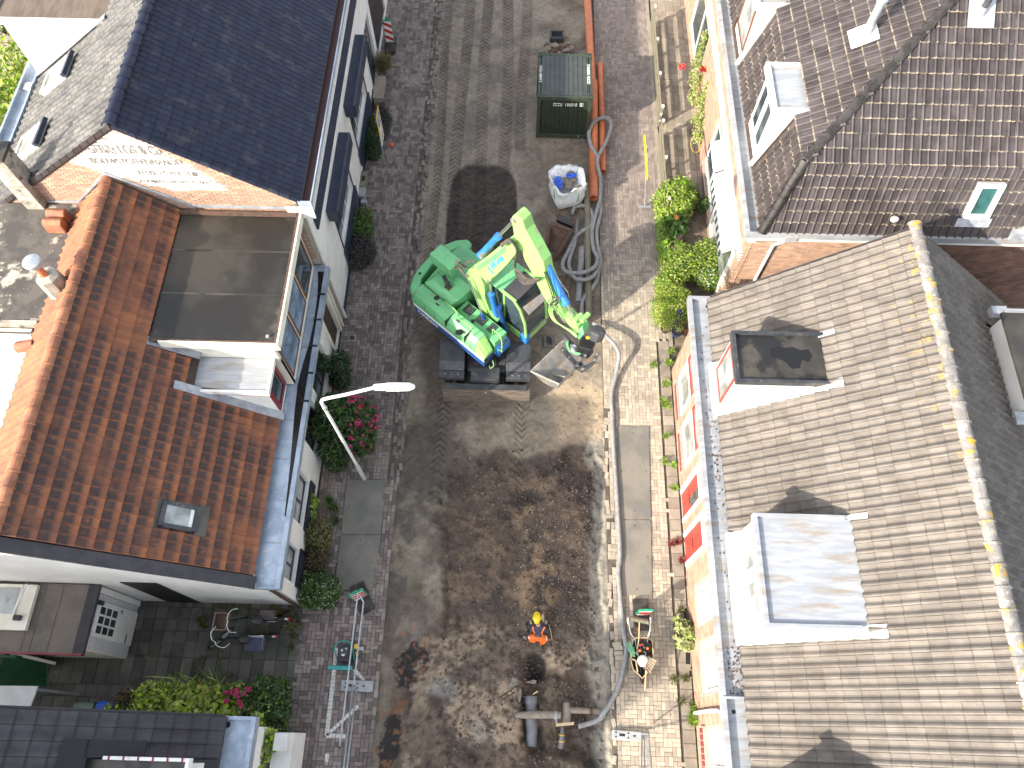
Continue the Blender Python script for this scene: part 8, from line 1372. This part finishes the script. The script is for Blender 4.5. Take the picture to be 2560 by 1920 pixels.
wfb = [(UO(310, 1420, .4), (.62, .52, .42)), (UO(380, 1450, .35), (.35, .42, .38)), (UO(260, 1480, .3), (.3, .3, .3))]; plant('flowering_shrub', 'green shrub with tiny white flowers at the corner of the white house', 'shrub', UO(320, 1430, 0), [('f', wfb, 'leaf_mid', 4200, .042), ('f', wfb, 'leaf_dark', 1500, .05), ('w', on_blob(wfb[1:2], 90, -.1)+on_blob(wfb[:1], 40), 'flower_white', .016)])
plant('sill_plant', 'bright green leafy plant growing up beside the dark window sill', 'plant', UO(285, 840, 0), [('f', [(UO(285, 820, .55), (.13, .22, .3)), (UO(285, 900, .4), (.08, .12, .2))], 'leaf_lime', 340, .07)])
weeds('grass weeds between the planting strip and the first road plate', [un(*zo(x, y), 0) for x, y in ((420, 850), (440, 870), (400, 800), (440, 950), (345, 980))], n=60, h=.2)
weeds('long dry grass at the house corner behind the bicycles', [K(x, y, 0) for x, y in ((1700, 500), (1780, 620), (1900, 560), (1960, 700), (1850, 760), (1500, 880), (1250, 940))], 'grass_dry', 60, .3); weeds('green weeds around the bicycle wheels in the alley', [K(x, y, 0) for x, y in ((1400, 900), (1250, 980), (360, 720), (300, 620), (1900, 900), (1850, 1100))], 'leaf_olive', 50, .14)
weeds('weeds in the slab strip before the upper windows of the brick house', [UH(x, y, 0) for x, y in ((480, 1000), (470, 1110), (430, 1330), (410, 1520), (430, 1560), (300, 1135))], 'leaf_lime', 60, .16)
z4_ = zm(1600, 700, 2.304); weeds('weeds along the middle of the brick house front', [un(*z4_(x, y), 0) for x, y in ((140, 720), (150, 600), (160, 480), (145, 900), (140, 1050), (190, 1070), (195, 1200))], 'leaf_lime', 50, .15)
weeds('red leaved weeds before the red doors', [un(*z4_(x, y), 0) for x, y in ((220, 1510), (240, 1620), (180, 1520))], 'leaf_red', 60, .16)
weeds('small weeds at the foot of the lower windows', [Q_(x, y, 0) for x, y in ((730, 240), (670, 855), (770, 850), (725, 1060), (830, 1090))], 'leaf_olive', 40, .1); weeds('grass tuft at the downpipe foot', [Q_(x, y, .1) for x, y in ((835, 1190), (845, 1160), (825, 1215), (840, 1240))], 'leaf_lime', 130, .22)
plant('hydrangea', 'pale green leafy plant with big leaves leaning over the cellar slots', 'plant', Q_(770, 460, 0), [('f', [(tuple(Q_(780, 450, .4)), (.36, .4, .3)), (tuple(Q_(760, 540, .3)), (.22, .2, .2)), (tuple(Q_(720, 340, .25)), (.16, .16, .16))], 'leaf_pale', 420, .12, dict(long=1.2))])
cl_ = thing('cellar_slot', 'row of dark cellar openings in the pavement along the brick wall', 'grating', tuple(Q_(790, 650, 0)))
for a, b_ in (((750, 195), (790, 370)), ((765, 590), (822, 745)), ((800, 770), (832, 850))): P = [Q_(a[0], a[1], .012), Q_(b_[0], a[1], .012), Q_(b_[0], b_[1], .012), Q_(a[0], b_[1], .012)]; obj('frame', MB().prism([p for p in P], (0, 0, -.03)), 'slab_tan', cl_); q4 = sum(P)/4; obj('opening', MB().prism([q4+(p-q4)*.72+UZ*.003 for p in P], (0, 0, -.002)), 'black', cl_)
# hedge and vine at the lower left, ivy on garden wall
zv = zm(200, 1700, 4.254); UV = lambda x, y, z: tuple(un(*zv(x, y), z))
plant('heather', 'reddish brown shrub beside the blue bin', 'shrub', UV(540, 270, 0), [('f', [(UV(520, 230, .8), (.42, .34, .5)), (UV(620, 300, .8), (.4, .3, .5))], 'leaf_brown', 1500, .05), ('f', [(UV(540, 300, .8), (.4, .34, .5))], 'leaf_dark', 1000, .05)])
vb1 = [(UV(800, 200, 1.1), (.55, .40, .5)), (UV(780, 300, 1.2), (.5, .35, .5)), (UV(950, 300, 1.1), (.45, .4, .5)), (UV(360, 330, 1.2), (.25, .15, .2))]; plant('climbing_vine', 'yellow green vine with small round leaves left of the broad leaved hedge', 'vine', UV(830, 260, 0), [('f', vb1, 'leaf_yellow', 2600, .065), ('f', vb1, 'leaf_mid', 900, .07)])
vb2 = [(UV(1180, 220, 1.1), (.5, .42, .5)), (UV(1330, 260, 1.1), (.5, .42, .5)), (UV(1130, 320, 1.3), (.6, .3, .4)), (UV(1450, 330, 1.2), (.5, .3, .4)), (UV(1000, 330, 1.2), (.3, .2, .3))]; plant('grape_vine', 'broad leaved light green vine along the dark roof edge', 'vine', UV(1300, 280, 0), [('f', vb2, 'leaf_yellow', 1500, .13, dict(long=1.1)), ('f', vb2, 'leaf_lime', 1500, .10, dict(long=1.1))])
plant('fern', 'spiky green fern sticking up above the vine leaves', 'fern', UV(1430, 180, 0), [('b', [un(*zv(1430, 190), .7), un(*zv(1210, 130), .8), un(*zv(1040, 170), .8)], 'leaf_lime', 160, dict(h=.6, w=.018, spread=.4))], stem=False)
vb3 = [(UV(1640, 200, .9), (.45, .4, .5)), (UV(1700, 320, .9), (.5, .3, .4))]; plant('hydrangea', 'hydrangea with magenta blooms near the dark roof corner', 'hydrangea', UV(1660, 220, 0), [('f', vb3, 'leaf_mid', 1400, .09, dict(long=1.2)), ('f', vb3, 'leaf_yellow', 500, .08, dict(long=1.2)), ('w', [p for x, y in ((1560, 125), (1620, 130), (1680, 115), (1670, 160), (1745, 140), (1800, 90), (1700, 240), (1720, 270), (1560, 220)) for p in near(zv(x, y), 1.35, .1, 9, 2.6)], 'flower_pink', .045)])
vb4 = [(UV(1950, 230, .7), (.55, .6, .6)), (UV(2080, 200, .6), (.45, .55, .5)), (UV(2050, 400, .6), (.45, .5, .5)), (UV(1900, 380, .7), (.4, .4, .5))]; plant('rosemary_bush', 'dark feathery green bush at the alley mouth', 'bush', UV(2000, 280, 0), [('f', vb4, 'leaf_dark', 2600, .05, dict(long=2.4)), ('f', vb4, 'leaf_mid', 2400, .05, dict(long=2)), ('f', vb4[:2], 'leaf_lime', 500, .04)])
vb5 = [(UV(1880, 480, 1.0), (.3, .4, .5)), (UV(1850, 600, 1.1), (.25, .45, .5)), (UV(1820, 780, 1.3), (.2, .5, .3)), (UV(1960, 620, 1.3), (.4, .3, .25)), (UV(1930, 730, 1.3), (.35, .3, .2)), (UV(1860, 880, 1.3), (.3, .35, .25))]; plant('grape_vine', 'vine trailing over the white garden wall below the zinc gutter corner', 'vine', UV(1880, 650, 0), [('f', vb5, 'leaf_lime', 900, .10, dict(long=1.1)), ('f', vb5, 'leaf_yellow', 400, .09, dict(long=1.1))])
# trees at the top left behind the house
def tree(label, px, z, r, n, m1, m2_):
    c = un(*px, z); t = thing('garden_tree', label, 'tree', (c[0], c[1], 0), 'garden trees behind the upper left house'); m2 = MB(); m2.tube([(c[0], c[1], 0), (c[0]+.1, c[1], z*.5), (c[0], c[1], z)], [.12, .09, .04], 8)
    for k in range(6): a = k*1.1; m2.tube([(c[0]+.05, c[1], z*.55), (c[0]+r*.7*math.cos(a), c[1]+r*.7*math.sin(a), z+r*.3)], [.05, .015], 6)
    obj('trunk', m2, 'trunk', t); bl = [((c[0]+r*.55*math.cos(k*1.3), c[1]+r*.55*math.sin(k*1.3), z+.3*math.sin(k*2.2)*r), r*.55) for k in range(6)]; foliage('crown', t, bl, m1, n, .11); foliage('crown', t, bl, m2_, n//2, .11)
tree('bushy yellow green tree beside the rear gutter of the upper left house', (28, 240), 3.2, 1.6, 2600, 'leaf_lime', 'leaf_yellow'); tree('smaller green tree at the left edge below the bushy one', (-10, 330), 2.2, 1.2, 1500, 'leaf_lime', 'leaf_mid'); tree('tree at the top left corner of the photo', (-25, 20), 2.5, 1.2, 900, 'leaf_mid', 'leaf_lime')
dp_ = thing('downpipe_hopper', 'white gutter hopper on the rear gutter of the upper left house', 'hopper', tuple(un(*zb(290, 900), 5))); c = un(*zb(290, 890), 5.1); obj('hopper', MB().box((c[0]-.12, c[1]-.12, 4.9), (c[0]+.12, c[1]+.12, 5.1)), 'white_paint', dp_)

# small litter and details that break up clean surfaces
def litter(parent_label, cat, pts, m_, s, name='leaf_litter'):
    mb = MB()
    for p in pts: a = rng.random()*3.14; c, s_ = math.cos(a)*s, math.sin(a)*s; mb.obox(p, (c, s_, 0), (-s_*.6, c*.6, 0), (0, 0, .003), rng.random())
    return tag(obj(name, mb, m_), parent_label, cat, None, 'stuff')
litter('dry leaves and grit scattered over the left pavement near the shrubs', 'litter', [(-5.4+abs(rng.normal(0, .5)), rng.uniform(0, 26), .008) for _ in range(420)], 'asbestos', .018)
litter('sandy grit spilled over the right pavement edge', 'litter', [(2.55+abs(rng.normal(0, .45)), rng.uniform(-1, 27), .006) for _ in range(700)], 'clod', .012, 'grit')
litter('sandy grit trodden onto the left pavement edge', 'litter', [(-3.5-abs(rng.normal(0, .4)), rng.uniform(-1, 27), .006) for _ in range(700)], 'clod', .012, 'grit')
weeds('moss and weeds between slabs of the alley', [(rng.uniform(-9.5, -5.7), rng.choice([1.27, 1.7, .1, 3.0]), 0) for _ in range(26)], 'leaf_olive', 14, .05)
for k in range(2): obj('reflective_band', MB().tube([W(640+k*12, 935+k*110, .20-.05*k), W(668+k*12, 1010+k*60, .20)], .022, 6) if k == 0 else MB().tube([W(1085, 940, .19), W(1100, 1045, .19)], .022, 6), 'sign_white', PW)
